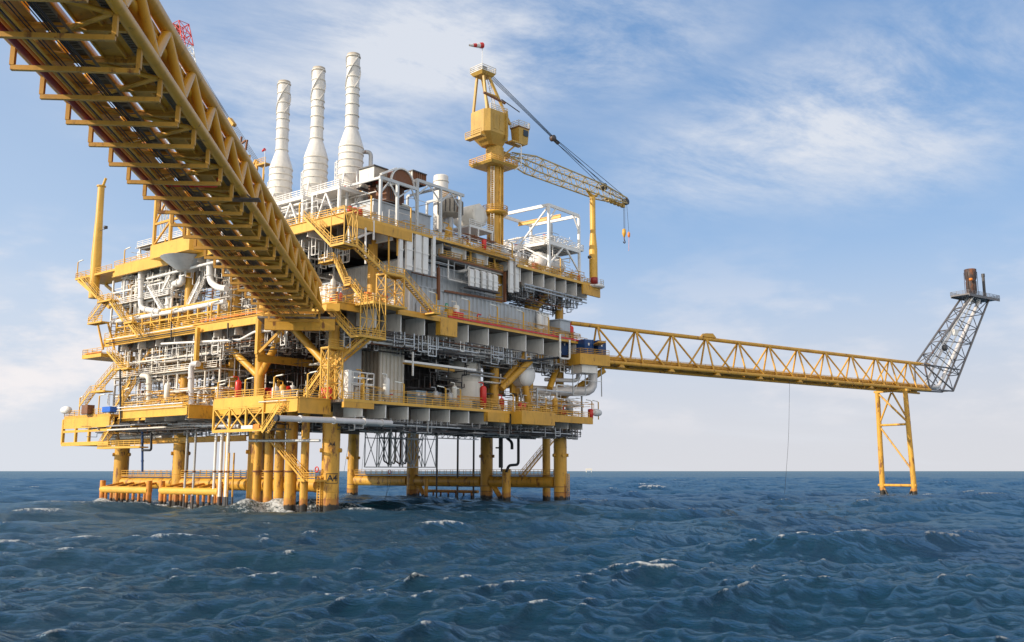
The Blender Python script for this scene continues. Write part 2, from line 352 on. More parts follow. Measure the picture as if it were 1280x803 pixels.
# ---------------------------------------------------------------- sea
LEGS = [(u, v) for u in (0, 59) for v in (-.8 if u else 0, 18.4, 40.2, 60)]
SPLASH = [(PF.W((u, v, 0)), 2.6) for u, v in LEGS]
def build_sea():
    rng = np.random.default_rng(11)
    rs = [1.5]
    while rs[-1] < 28: rs.append(rs[-1] * 1.12 + .2)
    while rs[-1] < 900: r = rs[-1]; rs.append(r + min(max(.45 * r * r / 7300, .11), .7 + r * .003))
    while rs[-1] < 45000: rs.append(rs[-1] * 1.08)
    rs = np.array(rs); inner = np.linspace(-33, 33, 980)
    th = np.concatenate([inner, np.linspace(33, 327, 90)[1:-1]]); th = np.radians(th)
    R_, TH = np.meshgrid(rs, th, indexing='ij'); nr, na = R_.shape
    X0, Y0 = R_ * np.sin(TH), R_ * np.cos(TH)
    dr = np.gradient(rs)[:, None] * np.ones((1, na)); da = np.abs(np.gradient(TH, axis=1)) * R_
    sp = np.maximum(dr, np.where(np.abs(TH) < math.radians(33.1), da * .7, da))
    lam = np.exp(np.linspace(math.log(.55), math.log(38), 150)) * rng.uniform(.95, 1.05, 150)
    Zs, Dx, Dy, J = (np.zeros_like(X0) for _ in range(4))
    for l in lam:
        st = np.interp(l, [.5, 1.5, 4, 9, 20, 40], [.058, .068, .062, .050, .038, .014]) * rng.uniform(.4, 1.5)
        a = st * l / (2 * PI)
        d = math.radians(156) + rng.normal(0, .6 if l < 2.5 else .42 if l < 10 else .3); kx, ky = math.sin(d), math.cos(d); kk = 2 * PI / l
        wgt = np.clip((l / sp - 2.0) / 2.0, 0, 1)
        rows = wgt.max(axis=1) > 0
        ph = kk * (kx * X0[rows] + ky * Y0[rows]) + rng.uniform(0, 2 * PI); A = a * wgt[rows]
        cs, sn = np.cos(ph), np.sin(ph); Zs[rows] += A * cs; q = .8
        Dx[rows] -= q * A * kx * sn; Dy[rows] -= q * A * ky * sn; J[rows] += q * A * kk * cs
    patch = 0
    for i in range(14):
        l = rng.uniform(18, 90); d = rng.uniform(0, 2 * PI); patch = patch + np.cos(2 * PI / l * (math.sin(d) * X0 + math.cos(d) * Y0) + rng.uniform(0, 6.3))
    patch = patch / 3.7
    swell_fade = np.clip((3000 - R_) / 2500, 0, 1)
    sel = (R_ > 35) & (R_ < 260) & (np.abs(TH) < .6); thr = np.quantile((J + .10 * patch + .25 * Zs)[sel], .988); foam = np.clip((J + .10 * patch + .25 * Zs - thr + .10) / .2, 0, 1)
    foam *= np.clip(1.15 - np.abs(R_ - 0) / 1500, 0, 1)
    near = np.zeros_like(foam); trail = np.array([math.sin(math.radians(100)), math.cos(math.radians(100))])
    for P, rad in SPLASH + [(PF.W((-4, 11, 0)), 6.5), (PF.W((-5, 34, 0)), 5.5), (PF.W((-5, 55, 0)), 4.5), (FF.W((109, 4.5, 0)), 2), (FF.W((109, -4.5, 0)), 2)]:
        ax, ay = X0 - P.x, Y0 - P.y; along = ax * trail[0] + ay * trail[1]; acr = -ax * trail[1] + ay * trail[0]
        near = np.maximum(near, np.exp(-(np.where(along > 0, along / (3.4 * rad), along / (1.3 * rad)) ** 2 + (acr / (1.25 * rad)) ** 2)))
    Zs = (Zs + .5 * near * np.sin(X0 * .9 + Y0 * .6)) * swell_fade
    co = np.stack([X0 + Dx * swell_fade, Y0 + Dy * swell_fade, Zs - .08], -1).reshape(-1, 3)
    i = np.arange(nr - 1)[:, None] * na; j = np.arange(na)[None, :]; j2 = (j + 1) % na
    quads = np.stack([i + j, i + j2, i + na + j2, i + na + j], -1).reshape(-1, 4)
    me = bpy.data.meshes.new('sea'); nq = len(quads)
    me.vertices.add(len(co)); me.vertices.foreach_set('co', co.astype(np.float32).ravel())
    me.loops.add(nq * 4); me.loops.foreach_set('vertex_index', quads[:, ::-1].astype(np.int32).ravel())
    me.polygons.add(nq); me.polygons.foreach_set('loop_start', np.arange(0, nq * 4, 4, dtype=np.int32)); me.polygons.foreach_set('use_smooth', np.ones(nq, dtype=bool))
    me.update(calc_edges=True)
    for nm, arr in (('foam', foam), ('wash', near)):
        at = me.attributes.new(nm, 'FLOAT', 'POINT'); at.data.foreach_set('value', arr.astype(np.float32).ravel())
    m = bpy.data.materials.new('sea_water'); m.use_nodes = True; nt = m.node_tree; L = nt.links; b = nt.nodes['Principled BSDF']
    geo = nt.nodes.new('ShaderNodeNewGeometry')
    def noise(sc, s3, det=5, r=.6, rot=0):
        mp = nt.nodes.new('ShaderNodeMapping'); mp.inputs['Scale'].default_value = s3; mp.inputs['Rotation'].default_value = (0, 0, rot); L.new(geo.outputs['Position'], mp.inputs[0])
        n = nt.nodes.new('ShaderNodeTexNoise'); n.inputs['Scale'].default_value = sc; n.inputs['Detail'].default_value = det; n.inputs['Roughness'].default_value = r; L.new(mp.outputs[0], n.inputs['Vector']); return n.outputs[0]
    def mth(op, a, bb=None, cl=False):
        n = nt.nodes.new('ShaderNodeMath'); n.operation = op; n.use_clamp = cl
        for ii, q in enumerate((a, bb)):
            if q is None: continue
            if hasattr(q, 'links'): L.new(q, n.inputs[ii])
            else: n.inputs[ii].default_value = q
        return n.outputs[0]
    def rng_(v, a, bb, c=0, d=1):
        n = nt.nodes.new('ShaderNodeMapRange'); L.new(v, n.inputs[0])
        for ii, q in enumerate((a, bb, c, d)): n.inputs[ii + 1].default_value = q
        return n.outputs[0]
    def mx(f, a, bb):
        n = nt.nodes.new('ShaderNodeMix'); n.data_type = 'RGBA'; L.new(f, n.inputs[0])
        for ii, q in ((6, a), (7, bb)):
            if hasattr(q, 'links'): L.new(q, n.inputs[ii])
            else: n.inputs[ii].default_value = (*q, 1)
        return n.outputs[2]
    fa = nt.nodes.new('ShaderNodeAttribute'); fa.attribute_name = 'foam'; wa = nt.nodes.new('ShaderNodeAttribute'); wa.attribute_name = 'wash'
    lace = noise(2.4, (1, 1, 1), 9, .74); lace2 = noise(.5, (1, 1, 1), 5, .6); big = noise(.03, (1, 1, 1), 4)
    f1 = rng_(mth('ADD', fa.outputs['Fac'], mth('MULTIPLY', mth('SUBTRACT', lace, .5), 3.2)), .55, 1.05)
    f1 = mth('MULTIPLY', f1, rng_(fa.outputs['Fac'], .04, .22))
    f2 = rng_(mth('ADD', mth('MULTIPLY', wa.outputs['Fac'], .78), mth('ADD', mth('MULTIPLY', mth('SUBTRACT', lace, .5), 2.6), mth('MULTIPLY', mth('SUBTRACT', lace2, .5), 1.5))), .34, .72)
    f2 = mth('MULTIPLY', f2, rng_(wa.outputs['Fac'], .10, .35))
    foamf = mth('MAXIMUM', f1, f2)
    water = mx(rng_(big, .35, .65), (.0004, .0245, .031), (.0004, .027, .046))
    L.new(mx(foamf, water, (.78, .80, .80)), b.inputs['Base Color'])
    L.new(rng_(foamf, 0, 1, .10, .7), b.inputs['Roughness']); b.inputs['IOR'].default_value = 1.33; b.inputs['Specular IOR Level'].default_value = .38
    h = mth('ADD', mth('MULTIPLY', noise(.9, (.55, 1.7, 1), 8, .68, .3), .60), mth('MULTIPLY', noise(4.5, (.6, 1.6, 1), 6, .68, .25), .20))
    h = mth('ADD', h, mth('MULTIPLY', mth('MULTIPLY', foamf, lace), .35))
    bp = nt.nodes.new('ShaderNodeBump'); bp.inputs['Strength'].default_value = 1; bp.inputs['Distance'].default_value = 1.0; L.new(h, bp.inputs['Height']); L.new(bp.outputs[0], b.inputs['Normal'])
    # unresolved ripples: body colour plus a capped mirror share
    fr = nt.nodes.new('ShaderNodeFresnel'); fr.inputs['IOR'].default_value = 1.333; L.new(bp.outputs[0], fr.inputs['Normal'])
    df = nt.nodes.new('ShaderNodeBsdfDiffuse'); L.new(b.inputs['Base Color'].links[0].from_socket, df.inputs['Color']); L.new(bp.outputs[0], df.inputs['Normal'])
    gl = nt.nodes.new('ShaderNodeBsdfGlossy'); gl.inputs['Roughness'].default_value = .07; L.new(bp.outputs[0], gl.inputs['Normal']); gl.inputs['Color'].default_value = (.62, .84, 1, 1)
    cap = mth('MULTIPLY', mth('MINIMUM', fr.outputs[0], .42), rng_(foamf, 0, 1, 1, .1)); ms = nt.nodes.new('ShaderNodeMixShader'); L.new(cap, ms.inputs[0]); L.new(df.outputs[0], ms.inputs[1]); L.new(gl.outputs[0], ms.inputs[2])
    L.new(ms.outputs[0], nt.nodes['Material Output'].inputs['Surface'])
    me.materials.append(m); o = bpy.data.objects.new('sea', me); C.objects.link(o); o['kind'] = 'structure'; o['label'] = 'dark blue choppy open sea with small whitecaps and foam round the legs'
build_sea()
# ================================================================ the platform
ZC, ZM, ZT, ZE = 16.6, 31.5, 45.2, 44.2
plat = T('offshore_platform', 'huge yellow and white gas production platform on eight tubular legs', 'platform', (28, 28, 0))
def text_mesh(s, size, W, org, parent, name, mat='black', wrapc=None, bold=.03):
    cu = bpy.data.curves.new('txt', 'FONT'); cu.body = s; cu.size = size; cu.extrude = .01; cu.offset = bold * size * .5; cu.align_x = 'CENTER'; cu.align_y = 'CENTER'
    o = bpy.data.objects.new('txt', cu); C.objects.link(o); bpy.context.view_layer.update()
    me = bpy.data.meshes.new_from_object(o.evaluated_get(bpy.context.evaluated_depsgraph_get())); bpy.data.objects.remove(o)
    for vv in me.vertices: vv.co = W(vv.co) - Vector(org)
    me.materials.clear(); me.materials.append(MATS[mat]); t = bpy.data.objects.new(name, me); C.objects.link(t); t.parent = parent; return t
def cyl_wrap(cx, cy, r, ang, z):
    def f(p): a = ang + p.x / r; rr = r + .07 + p.z; return Vector((cx + rr * math.cos(a), cy + rr * math.sin(a), z + p.y))
    return f
camdir_ang = math.atan2(*(reversed([(PF.L((0, 0, 0)) - Vector((0, 0, 0)))[i] for i in (0, 1)])))
for i, (u, v) in enumerate(LEGS):
    r = 1.36 if u == 0 else 1.32
    m = MB(); m.tube((u, v, -9), (u, v, ZC - 1.6), r, 28)
    leg = plat.part('leg', m, 'yellow_splash_paint')
    for z in (1.9, 3.0, 5.6, 10.8, 13.2): m = MB(); m.lathe((u, v, z), [(r, -.06), (r + .035, -.05), (r + .035, .05), (r, .06)], 28); plat.part('weld_band', m, 'rust_brown' if z < 3.5 and u else 'yellow_splash_paint', leg)
    for a in (camdir_ang - 1.25, camdir_ang + 1.2, camdir_ang + .2):
        m = MB(); m.tube((u + r * .95 * math.cos(a), v + r * .95 * math.sin(a), 9.2), (u + (r + .34) * math.cos(a), v + (r + .34) * math.sin(a), 9.2), .33, 12)
        plat.part('padeye', m, 'yellow_splash_paint', leg)
    if u == 0:
        tag = 'A%d' % (4 - i); an = math.atan2(PF.L((0, 0, 0)).y - v, PF.L((0, 0, 0)).x - u) - .05
        text_mesh(tag, .75, cyl_wrap(u, v, r, an + .15, 9.4 if i else 10.1), plat.org, leg, 'painted_mark')
        if i == 0:
            text_mesh('A4', 1.35, cyl_wrap(u, v, r, an + .28, 5.0), plat.org, leg, 'painted_mark')
            m = MB(); f = cyl_wrap(u, v, r, an + .28, 5.0)
            for x0, x1, y0, y1 in ((-.95, .95, .68, .76), (-.95, .95, -.76, -.68), (-.95, -.87, -.68, .68), (.87, .95, -.68, .68)):
                n = 10; vs = []
                for q in range(n + 1):
                    x = x0 + (x1 - x0) * q / n; vs += [f(Vector((x, y0, .004))), f(Vector((x, y1, .004)))]
                m.add(vs, [(2 * q, 2 * q + 2, 2 * q + 3, 2 * q + 1) for q in range(n)])
            plat.part('mark_border', m, 'black', leg)
# upper columns carrying the decks
for u, v in LEGS + [(38.5, -.6), (49, -.6), (3, 30), (20, -.6)]:
    m = MB(); m.tube((u, v, ZC), (u, v, ZM - 1.5), .85, 18); (u, v) != (38.5, -.6) and (u, v) != LEGS[0] and m.tube((u, v, ZM - 1.4), (u, v, ZT - 1.6), .85, 18)
    if (u, v) == (20, -.6): continue
    plat.part('column', m, 'yellow_paint')
m = MB(); m.tube((8, .3, ZM), (8, .3, ZT - 1.6), .8, 18); plat.part('column', m, 'yellow_paint')
# horizontal and diagonal bracing
def brace(p, q, r, mat='yellow_splash_paint', rings=True):
    m = MB(); m.tube(p, q, r, 20); b = plat.part('brace', m, mat)
    if rings:
        p, q = Vector(p), Vector(q); d = (q - p).normalized()
        for t in (.25, .5, .75): m = MB(); m.lathe(p.lerp(q, t), [(r, -.05), (r + .03, -.04), (r + .03, .04), (r, .05)], 20, d); plat.part('weld_band', m, mat, b)
for u, r in ((0, 1.0), (59, 1.15)):
    for a, b in zip(LEGS[:4] if u == 0 else LEGS[4:], (LEGS[1:4] if u == 0 else LEGS[5:])):
        brace((u, a[1] + 1.3, 3.9), (u, b[1] - 1.3, 3.9), r)
for u, v in LEGS[5:7]:
    brace((u, v - .9, 4.2), (u, v - 7.2, -3.4), .55, rings=False)
brace((.4, 1.4, 3.4), (.6, 4.2, 3.3), .5, rings=False)
for i, (v0, v1) in enumerate(((1.4, 17), (19.8, 38.8), (41.6, 58.6))):
    for u, zz, side in ((0, 5.0, -1), (59, 5.15, -1)):
        m = MB(); m.box((u - .7, v0, zz), (u + .7, v1, zz + .12)); wk = plat.part('catwalk', m, 'rust_brown')
        m = MB(); m.rail([(u - .7, v0, zz + .12), (u - .7, v1, zz + .12)], r=.04); m.rail([(u + .7, v0, zz + .12), (u + .7, v1, zz + .12)], r=.04)
        plat.part('handrail', m, 'yellow_paint', wk)
# --- decks
def deck(name, poly, z, th, mat='underdeck', label=None):
    m = MB(); n = len(poly); vs = [(x, y, z - th) for x, y in poly] + [(x, y, z) for x, y in poly]
    m.add(vs, [tuple(range(n - 1, -1, -1)), tuple(range(n, 2 * n))] + [(i, (i + 1) % n, n + (i + 1) % n, n + i) for i in range(n)])
    return plat.part(name, m, mat, label=label)
VE = PF.atu(150, 513, -10).y; VF1 = PF.atu(79, 540, -6).y; VF0 = PF.atu(137, 540, -6).y
CELL = [(-9, -3), (-3, -3), (-3, -6), (62, -6), (62, 66), (-3.5, 66), (-3.5, VE), (-10, VE), (-10, 23.2), (-5, 23.2), (-5, 6), (-9, 6)]
MAIN = [(-3, -4), (2, -4), (2, -6), (62, -6), (62, 64), (-3, 64), (-3, 10)]
TOPW = [(-3, -5), (39, -5), (39, 62), (-3, 62)]
TOPE = [(39.2, -5.5), (67, -5.5), (67, 40), (39.2, 40)]
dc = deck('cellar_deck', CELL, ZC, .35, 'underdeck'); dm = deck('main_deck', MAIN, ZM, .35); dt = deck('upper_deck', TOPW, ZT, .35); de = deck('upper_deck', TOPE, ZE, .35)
def edge(dk, a, b, z, h, w, mat, name='edge_beam', lbl=None):
    m = MB(); m.ib((a[0], a[1], z - h / 2), (b[0], b[1], z - h / 2), w, h); return plat.part(name, m, mat, dk, lbl)
def kick(dk, pts, z, mat='yellow_paint_clean', h=.45):
    m = MB()
    for a, b in zip(pts, pts[1:]): m.beam((a[0], a[1], z - h / 2 + .12), (b[0], b[1], z - h / 2 + .12), .14, h)
    return plat.part('edge_strip', m, mat, dk)
def rails(dk, pts, z, mat='yellow_paint_clean', h=1.1):
    m = MB(); m.rail([(a, b, z) for a, b in pts], h=h); return plat.part('handrail', m, mat, dk)
# shaded face: edge strips, transverse plate girders below the deck edge
def girders(dk, u0, u1, pitch, v_out, z, dep, mats, vin=7, jut=.0, over=None):
    n = int((u1 - u0) / pitch) + 1
    for i in range(n):
        u = u0 + i * pitch; mt = mats[i % len(mats)]
        m = MB(); m.box((u - .06, v_out, z - dep), (u + .06, vin, z - .40)); m.box((u - .22, v_out, z - dep - .12), (u + .22, vin, z - dep - .002))
        m.box((u - .1, v_out - .03, z - dep + .002), (u + .1, v_out - .06, z - .4)); g = plat.part('girder', m, mt, dk)
    m = MB(); m.beam((u0 - 2, vin, z - .4 - dep / 2), (u1 + 2, vin, z - .4 - dep / 2), .14, dep - .1); plat.part('bulkhead_plate', m, 'underdeck', dk)  # dark colour stands in for the shaded gap behind the girders
girders(dm, 3.4, 60, 5.45, -5.6, ZM, 3.3, ['girder_grey'], vin=-1.2)
girders(dc, 1.0, 60, 4.9, -5.6, ZC, 2.3, ['girder_grey'], vin=-1.4)
girders(dt, 2, 38, 6.0, -4.2, ZT, 2.0, ['girder_grey'], vin=0)
girders(de, 40.4, 62.6, 3.7, -5.2, ZE, 2.9, ['girder_grey'], vin=-2.6)
kick(dc, [(-3, -6), (62, -6)], ZC); kick(dm, [(2, -6.05), (62, -6.05)], ZM); kick(dt, [(-3, -5), (39, -5)], ZT); kick(de, [(39.2, -5.5), (67, -5.5), (67, 10)], ZE, h=.55)
m = MB(); m.beam((19.5, -6.2, ZM + .32), (61.5, -6.2, ZM + .32), .16, .30); plat.part('fire_main_pipe', m, 'red_paint', dm, 'red fire main pipe along the yellow deck edge')
rails(dc, [(-3, -5.9), (62, -5.9)], ZC); rails(dm, [(13, -5.95), (61.5, -5.95)], ZM); rails(dt, [(-3, -4.9), (33, -4.9)], ZT); rails(de, [(40, -5.4), (66.5, -5.4), (66.5, 12)], ZE)
# yellow girder boxes where the decks jut out
def ybox(dk, a, b, z0, z1, mat='yellow_paint', name='edge_box'):
    m = MB(); m.box((a[0], a[1], z0), (b[0], b[1], z1)); return plat.part(name, m, mat, dk)
ybox(dc, (-3.05, -6.1), (3.0, -5.6), ZC - 1.2, ZC - .36)
ybox(dc, (29.5, -6.6), (35.5, -5.62), ZC - 2.0, ZC - .36); ybox(dc, (36.5, -8.6), (46.5, -6.15), ZC - 2.2, ZC + .1); ybox(dc, (47, -6.9), (61.8, -6.15), ZC - 1.3, ZC + .05)
rails(dc, [(36.6, -8.5), (46.4, -8.5)], ZC + .1)
ybox(dm, (17, -6.7), (21.2, -5.62), ZM - 3.1, ZM - .36); ybox(dm, (7.2, -6.6), (21.0, -6.2), ZM - .9, ZM - .36)
ybox(dt, (-2.4, -5.25), (11.5, -4.95), ZT - 1.9, ZT - .38, 'yellow_paint'); ybox(de, (60.6, -5.75), (66.9, -5.35), ZE - 2.4, ZE - .36)
# sunlit face edge beams
edge(dc, (-9.1, -3), (-9.1, 6), ZC + .1, 2.1, .5, 'yellow_paint_clean'); edge(dc, (-5.1, 6), (-5.1, 23), ZC, 1.6, .5, 'yellow_paint_clean')
edge(dc, (-10.1, 23.3), (-10.1, VE), ZC + .1, 1.7, .5, 'yellow_paint_clean'); edge(dc, (-10, 23.1), (-5, 23.1), ZC + .1, 2.2, .4, 'yellow_paint')
edge(dc, (-9, -3.1), (-3, -3.1), ZC + .1, 2.3, .4, 'yellow_paint')
rails(dc, [(-9, 6), (-9, -2.9), (-3.2, -2.9)], ZC + .1); rails(dc, [(-5, 6), (-5, 23)], ZC); rails(dc, [(-10, 23.3), (-10, VE), (-3.5, VE), (-3.5, VF0)], ZC + .1)
edge(dc, (-3.6, VE), (-3.6, VF0 + 1), ZC + .1, 1.5, .5, 'yellow_paint_clean')
edge(dm, (-3.1, 10.5), (-3.1, 63.8), ZM - .1, 1.5, .5, 'yellow_paint_clean'); edge(dm, (-3.3, -4.1), (2, -4.1), ZM, 1.2, .4, 'yellow_paint'); edge(dm, (-3.1, -4), (-3.1, 3), ZM, 1.2, .4, 'yellow_paint_clean')
rails(dm, [(-3, 10.5), (-3, 63.8)], ZM); rails(dm, [(-3, 1.5), (-3, -3.9), (2, -3.9), (2, -5.9), (8, -5.9)], ZM)
m = MB(); m.beam((-3.5, 12, ZM + .3), (-3.5, 31, ZM + .3), .16, .22); plat.part('fire_main_pipe', m, 'orange_pipe_paint', dm, 'orange pipe along the sunlit yellow deck edge')
edge(dt, (-3.1, -5), (-3.1, 62), ZT, 1.7, .5, 'yellow_paint_clean')
ybox(dt, (-3.9, 40), (-3.4, 60), ZT - 1.9, ZT + .25, 'yellow_paint_clean'); rails(dt, [(-3, -4.9), (-3, 28)], ZT); rails(dt, [(-3.2, 44), (-3.2, 61.5)], ZT + .3)
# sunlit face: hanging plate girders and deep grey web under each deck
for dk, z, dep, uo in ((dc, ZC, 2.1, -8.6), (dm, ZM, 2.6, -2.7), (dt, ZT, 2.2, -2.7)):
    for i, v in enumerate(range(4 if z > 20 else 26, 62, 6)):
        if z < 20 and v > VE: uo = -3
        m = MB(); m.box((uo, v - .06, z - dep), (6, v + .06, z - .4)); m.box((uo, v - .2, z - dep - .12), (6, v + .2, z - dep - .002)); plat.part('girder', m, 'girder_grey', dk)
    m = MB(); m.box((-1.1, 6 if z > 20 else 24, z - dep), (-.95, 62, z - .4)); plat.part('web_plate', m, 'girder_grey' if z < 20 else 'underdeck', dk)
# inner fore-and-aft girders seen from below
for v in (3, 12, 21, 30, 39, 48, 57):
    for dk, z, d in ((dc, ZC, 1.5), (dm, ZM, 1.6), (dt, ZT, 1.2)):
        m = MB(); m.ib((-2 if z > 20 else -4, v, z - .42 - d / 2), (58 if z < 45 else 38, v, z - .42 - d / 2), .5, d); plat.part('girder', m, 'underdeck', dk)
# big diagonal struts between the decks
STR = [(PF.atv(626, 481, -1.4), PF.atv(657, 443, -3.2)), (PF.atv(627, 486, -2.2), PF.atv(663, 451, -4.6)), ((58.6, -1, 28.3), (52.5, -3, 22)), ((59, -1.5, 20.8), (66, -7, 26.5)), ((0, 1, 22), (-1, 9, 29)),
       ((0, 18, 22), (-1, 11, 29)), ((0, 41, 22), (0, 50, 29)), ((0, 60, 22), (0, 51, 29)), ((49, -.8, 36), (53, -2.8, 41.5)), ((49, -.8, 40.6), (51.5, -2, 33)), ((46.5, -2.8, 17), (45, -2.8, 22.2)), ((0, 19, 22), (0, 30, 29)), ((0, 0, 23), (8, -1, 29))]
for p, q in STR:
    m = MB(); m.tube(p, q, .62, 16); plat.part('strut', m, 'yellow_paint')
# bracket frame under the bridge landing
for v in (14, 31):
    m = MB(); m.ib((-3.9, v, 24.1), (15, v, 24.1), .6, 1.2); plat.part('bracket_beam', m, 'yellow_paint')
    m = MB(); m.beam((-3.9, v, 24.75), (-3.9, v, ZM - .9), .65, .65); plat.part('hanger_post', m, 'yellow_paint')
m = MB(); m.beam((-3.8, 13.6, 25), (-1.5, 9, 30), .4); plat.part('strut', m, 'yellow_paint')
# bridge landing
m = MB(); m.box((0, 0, 0), (1, 1, 1)); 
def fbox(fr, a, b):                                                  # box in another frame, expressed in platform axes
    x0, x1 = sorted((a[0], b[0])); y0, y1 = sorted((a[1], b[1])); z0, z1 = sorted((a[2], b[2]))
    vs = [PF.L(fr.W(p)) for p in ((x0, y0, z0), (x1, y0, z0), (x1, y1, z0), (x0, y1, z0), (x0, y0, z1), (x1, y0, z1), (x1, y1, z1), (x0, y1, z1))]
    m = MB(); return m.add(vs, [(3, 2, 1, 0), (4, 5, 6, 7), (0, 1, 5, 4), (1, 2, 6, 5), (2, 3, 7, 6), (3, 0, 4, 7)])
plat.part('landing_beam', fbox(BF, (0.2, -2.0, 28.6), (.9, 8.4, 30.3)), 'yellow_paint')
plat.part('landing_deck', fbox(BF, (0.2, -2.0, 30.35), (12, 9.5, 30.65)), 'underdeck')
plat.part('landing_beam', fbox(BF, (0.6, -2.6, 31.6), (2.6, -.6, 32.8)), 'yellow_paint_clean')
# flare bridge landing
fl = fbox(FF, (-2.3, -5, 26.75), (5.4, 3.2, 28.8)); lb = plat.part('flare_landing', fl, 'yellow_paint')
m = MB(); m.rail([PF.L(FF.W(p)) for p in ((-2.2, 3, 28.8), (-2.2, -4.9, 28.8), (5.3, -4.9, 28.8))]); plat.part('handrail', m, 'yellow_paint', lb)
plat.part('girder', fbox(FF, (-1.4, -4.4, 25.2), (2.6, -1, 26.74)), 'girder_grey', lb)
plat.part('landing_arm', fbox(FF, (-12, 0.5, 26.9), (-2.4, 3.0, 28.6)), 'yellow_paint', lb)
m = MB(); m.beam((62, -7.3, 31), (57.6, -12, 31), 1.6, .25); lp = plat.part('side_platform', m, 'yellow_paint')
# ================================================================ near bridge (BF: x along, away from camera; y to the left)
S0, BW, ZCH, ZTC = -172.0, 7.55, 31.5, 35.3
br = T('pipe_bridge', 'long yellow truss bridge full of pipes and cables overhead, ending at the main deck', 'bridge', (-20, 0, 30), BF)
for t in (0.0, BW):
    m = MB(); m.tube((S0, t, ZCH), (.2, t, ZCH), .40, 18); br.part('lower_chord', m, 'yellow_bridge_paint')
    tt = t + (.35 if t == 0 else -.35)
    m = MB(); m.tube((S0, tt, ZTC), (-1.5, tt, ZTC), .50, 18); br.part('upper_chord', m, 'yellow_bridge_paint')
PAN = 6.35; nb = int(-S0 / PAN)
for t, sgn in ((0, 1), (BW, -1)):
    for i in range(nb):
        s = -2 - i * PAN
        a, b = (t, ZCH), (t + .35 * sgn, ZTC)
        m = MB(); m.tube((s, a[0], a[1] + .3), (s - PAN / 2, b[0], b[1] - .3), .34, 14); br.part('diagonal', m, 'yellow_bridge_paint')
        m = MB(); m.tube((s - PAN / 2, b[0], b[1] - .3), (s - PAN, a[0], a[1] + .3), .34, 14); br.part('diagonal', m, 'yellow_bridge_paint')
# yellow service pipes carried along the right side between the chords
for t, z, r in ((.75, 33.9, .34), (.95, 32.9, .26)):
    m = MB(); m.tube((S0, t, z), (-1, t, z), r, 14)
    solo('pipe', 'yellow pipe running inside the overhead bridge truss, %s one' % ('upper and thicker' if r > .3 else 'lower and thinner'), 'pipe', m, 'yellow_bridge_paint', (-20, t, z), BF)
PU = 4.28; nu = 39
for i in range(nu):                                                   # U frames hung below the chords
    s = -1.2 - i * PU
    m = MB(); zb = 29.75
    m.beam((s, .12, zb), (s, BW + .05, zb), .26, .30); m.beam((s, .18, zb + .15), (s, .18, ZCH - .35), .27, .30, (1, 0, 0)); m.beam((s, BW - .02, zb + .15), (s, BW - .02, ZCH - .35), .27, .30, (1, 0, 0))
    br.part('hanger_frame', m, 'bridge_yellow_shaded')
    m = MB(); m.ib((s + PU / 2, .3, ZCH - .1), (s + PU / 2, BW - .3, ZCH - .1), .26, .42); br.part('cross_beam', m, 'bridge_yellow_shaded')
    a, b = (.4, BW - .4) if i % 2 else (BW - .4, .4)
    m = MB(); m.tube((s, a, ZCH - .25), (s - PU, b, ZCH - .25), .17, 8); br.part('wind_brace', m, 'yellow_bridge_paint')
# floor: gratings and plates
def slab(t0, t1, z0, z1, name, mat, bars=False):
    m = MB()
    if not bars: m.box((S0, t0, z0), (-.5, t1, z1)); return br.part(name, m, mat)
    m.box((S0, t0, z0), (-.5, t0 + .06, z1 + .02)); m.box((S0, t1 - .06, z0), (-.5, t1, z1 + .02)); m.box((S0, t0 + .06, z1 - .012), (-.5, t1 - .06, z1))
    n = int(-S0 / .34)
    for i in range(n): m.box((S0 + i * .34, t0 + .06, z0), (S0 + i * .34 + .1, t1 - .06, z1 - .014))
    return br.part(name, m, mat)
slab(1.05, 1.95, ZCH - .06, ZCH + .12, 'kick_plate', 'yellow_bridge_paint') if False else None
slab(.45, 1.05, ZCH + .12, ZCH + .26, 'grating_strip', 'grating', True)
slab(1.75, 2.95, ZCH + .13, ZCH + .22, 'floor_plate', 'bridge_yellow_shaded')
slab(3.85, 5.0, ZCH + .12, ZCH + .26, 'grating_strip', 'grating', True); slab(5.45, 6.75, ZCH + .2, ZCH + .3, 'floor_plate', 'bridge_yellow_shaded')
slab(6.85, 7.15, ZCH + .12, ZCH + .26, 'grating_strip', 'grating', True)
slab(1.62, 1.74, ZCH - .02, ZCH + .3, 'floor_stringer', 'yellow_bridge_paint'); slab(2.96, 3.08, ZCH - .02, ZCH + .3, 'floor_stringer', 'yellow_bridge_paint')
pl = [(6.35, 30.25, .24, 'deep_red_paint', 'dark red pipe resting on the hanger frames of the overhead bridge'),
      (5.88, 30.15, .11, 'orange_pipe_paint', 'bright orange pipe beside the dark red pipe under the overhead bridge'),
      (5.62, 30.12, .085, 'yellow_bridge_paint', 'yellow brown conduit nearest the orange pipe under the overhead bridge'),
      (5.40, 30.10, .06, 'dark_steel', 'dark conduit nearest the yellow brown conduit under the overhead bridge'),
      (5.22, 30.12, .085, 'yellow_bridge_paint', 'yellow brown conduit between dark conduits under the overhead bridge')]
for t, z, r, mt, lb in pl:
    m = MB(); m.tube((S0, t, z), (-.8, t, z), r, 12); solo('pipe' if r > .1 else 'conduit', lb, 'pipe' if r > .1 else 'conduit', m, mt, (-20, t, z), BF)
for j, t in enumerate((4.72, 4.52, 3.72, 3.58, 3.44, 3.30, 3.16)):
    m = MB(); pts = [(-.8 - q * PU, t, 30.03 + (-.03 if q % 2 else 0) + (.04 if j % 2 else 0)) for q in range(nu)]; m.path(pts, .036, 6)
    solo('cable', 'black cable strung along the underside of the overhead bridge', 'cable', m, 'black', (-20, t, 30), BF, group='black cables under the bridge')
m = MB(); m.box((S0, 3.05, 30.55), (-.8, 3.09, 30.75)); m.box((S0, 3.75, 30.55), (-.8, 3.79, 30.75))
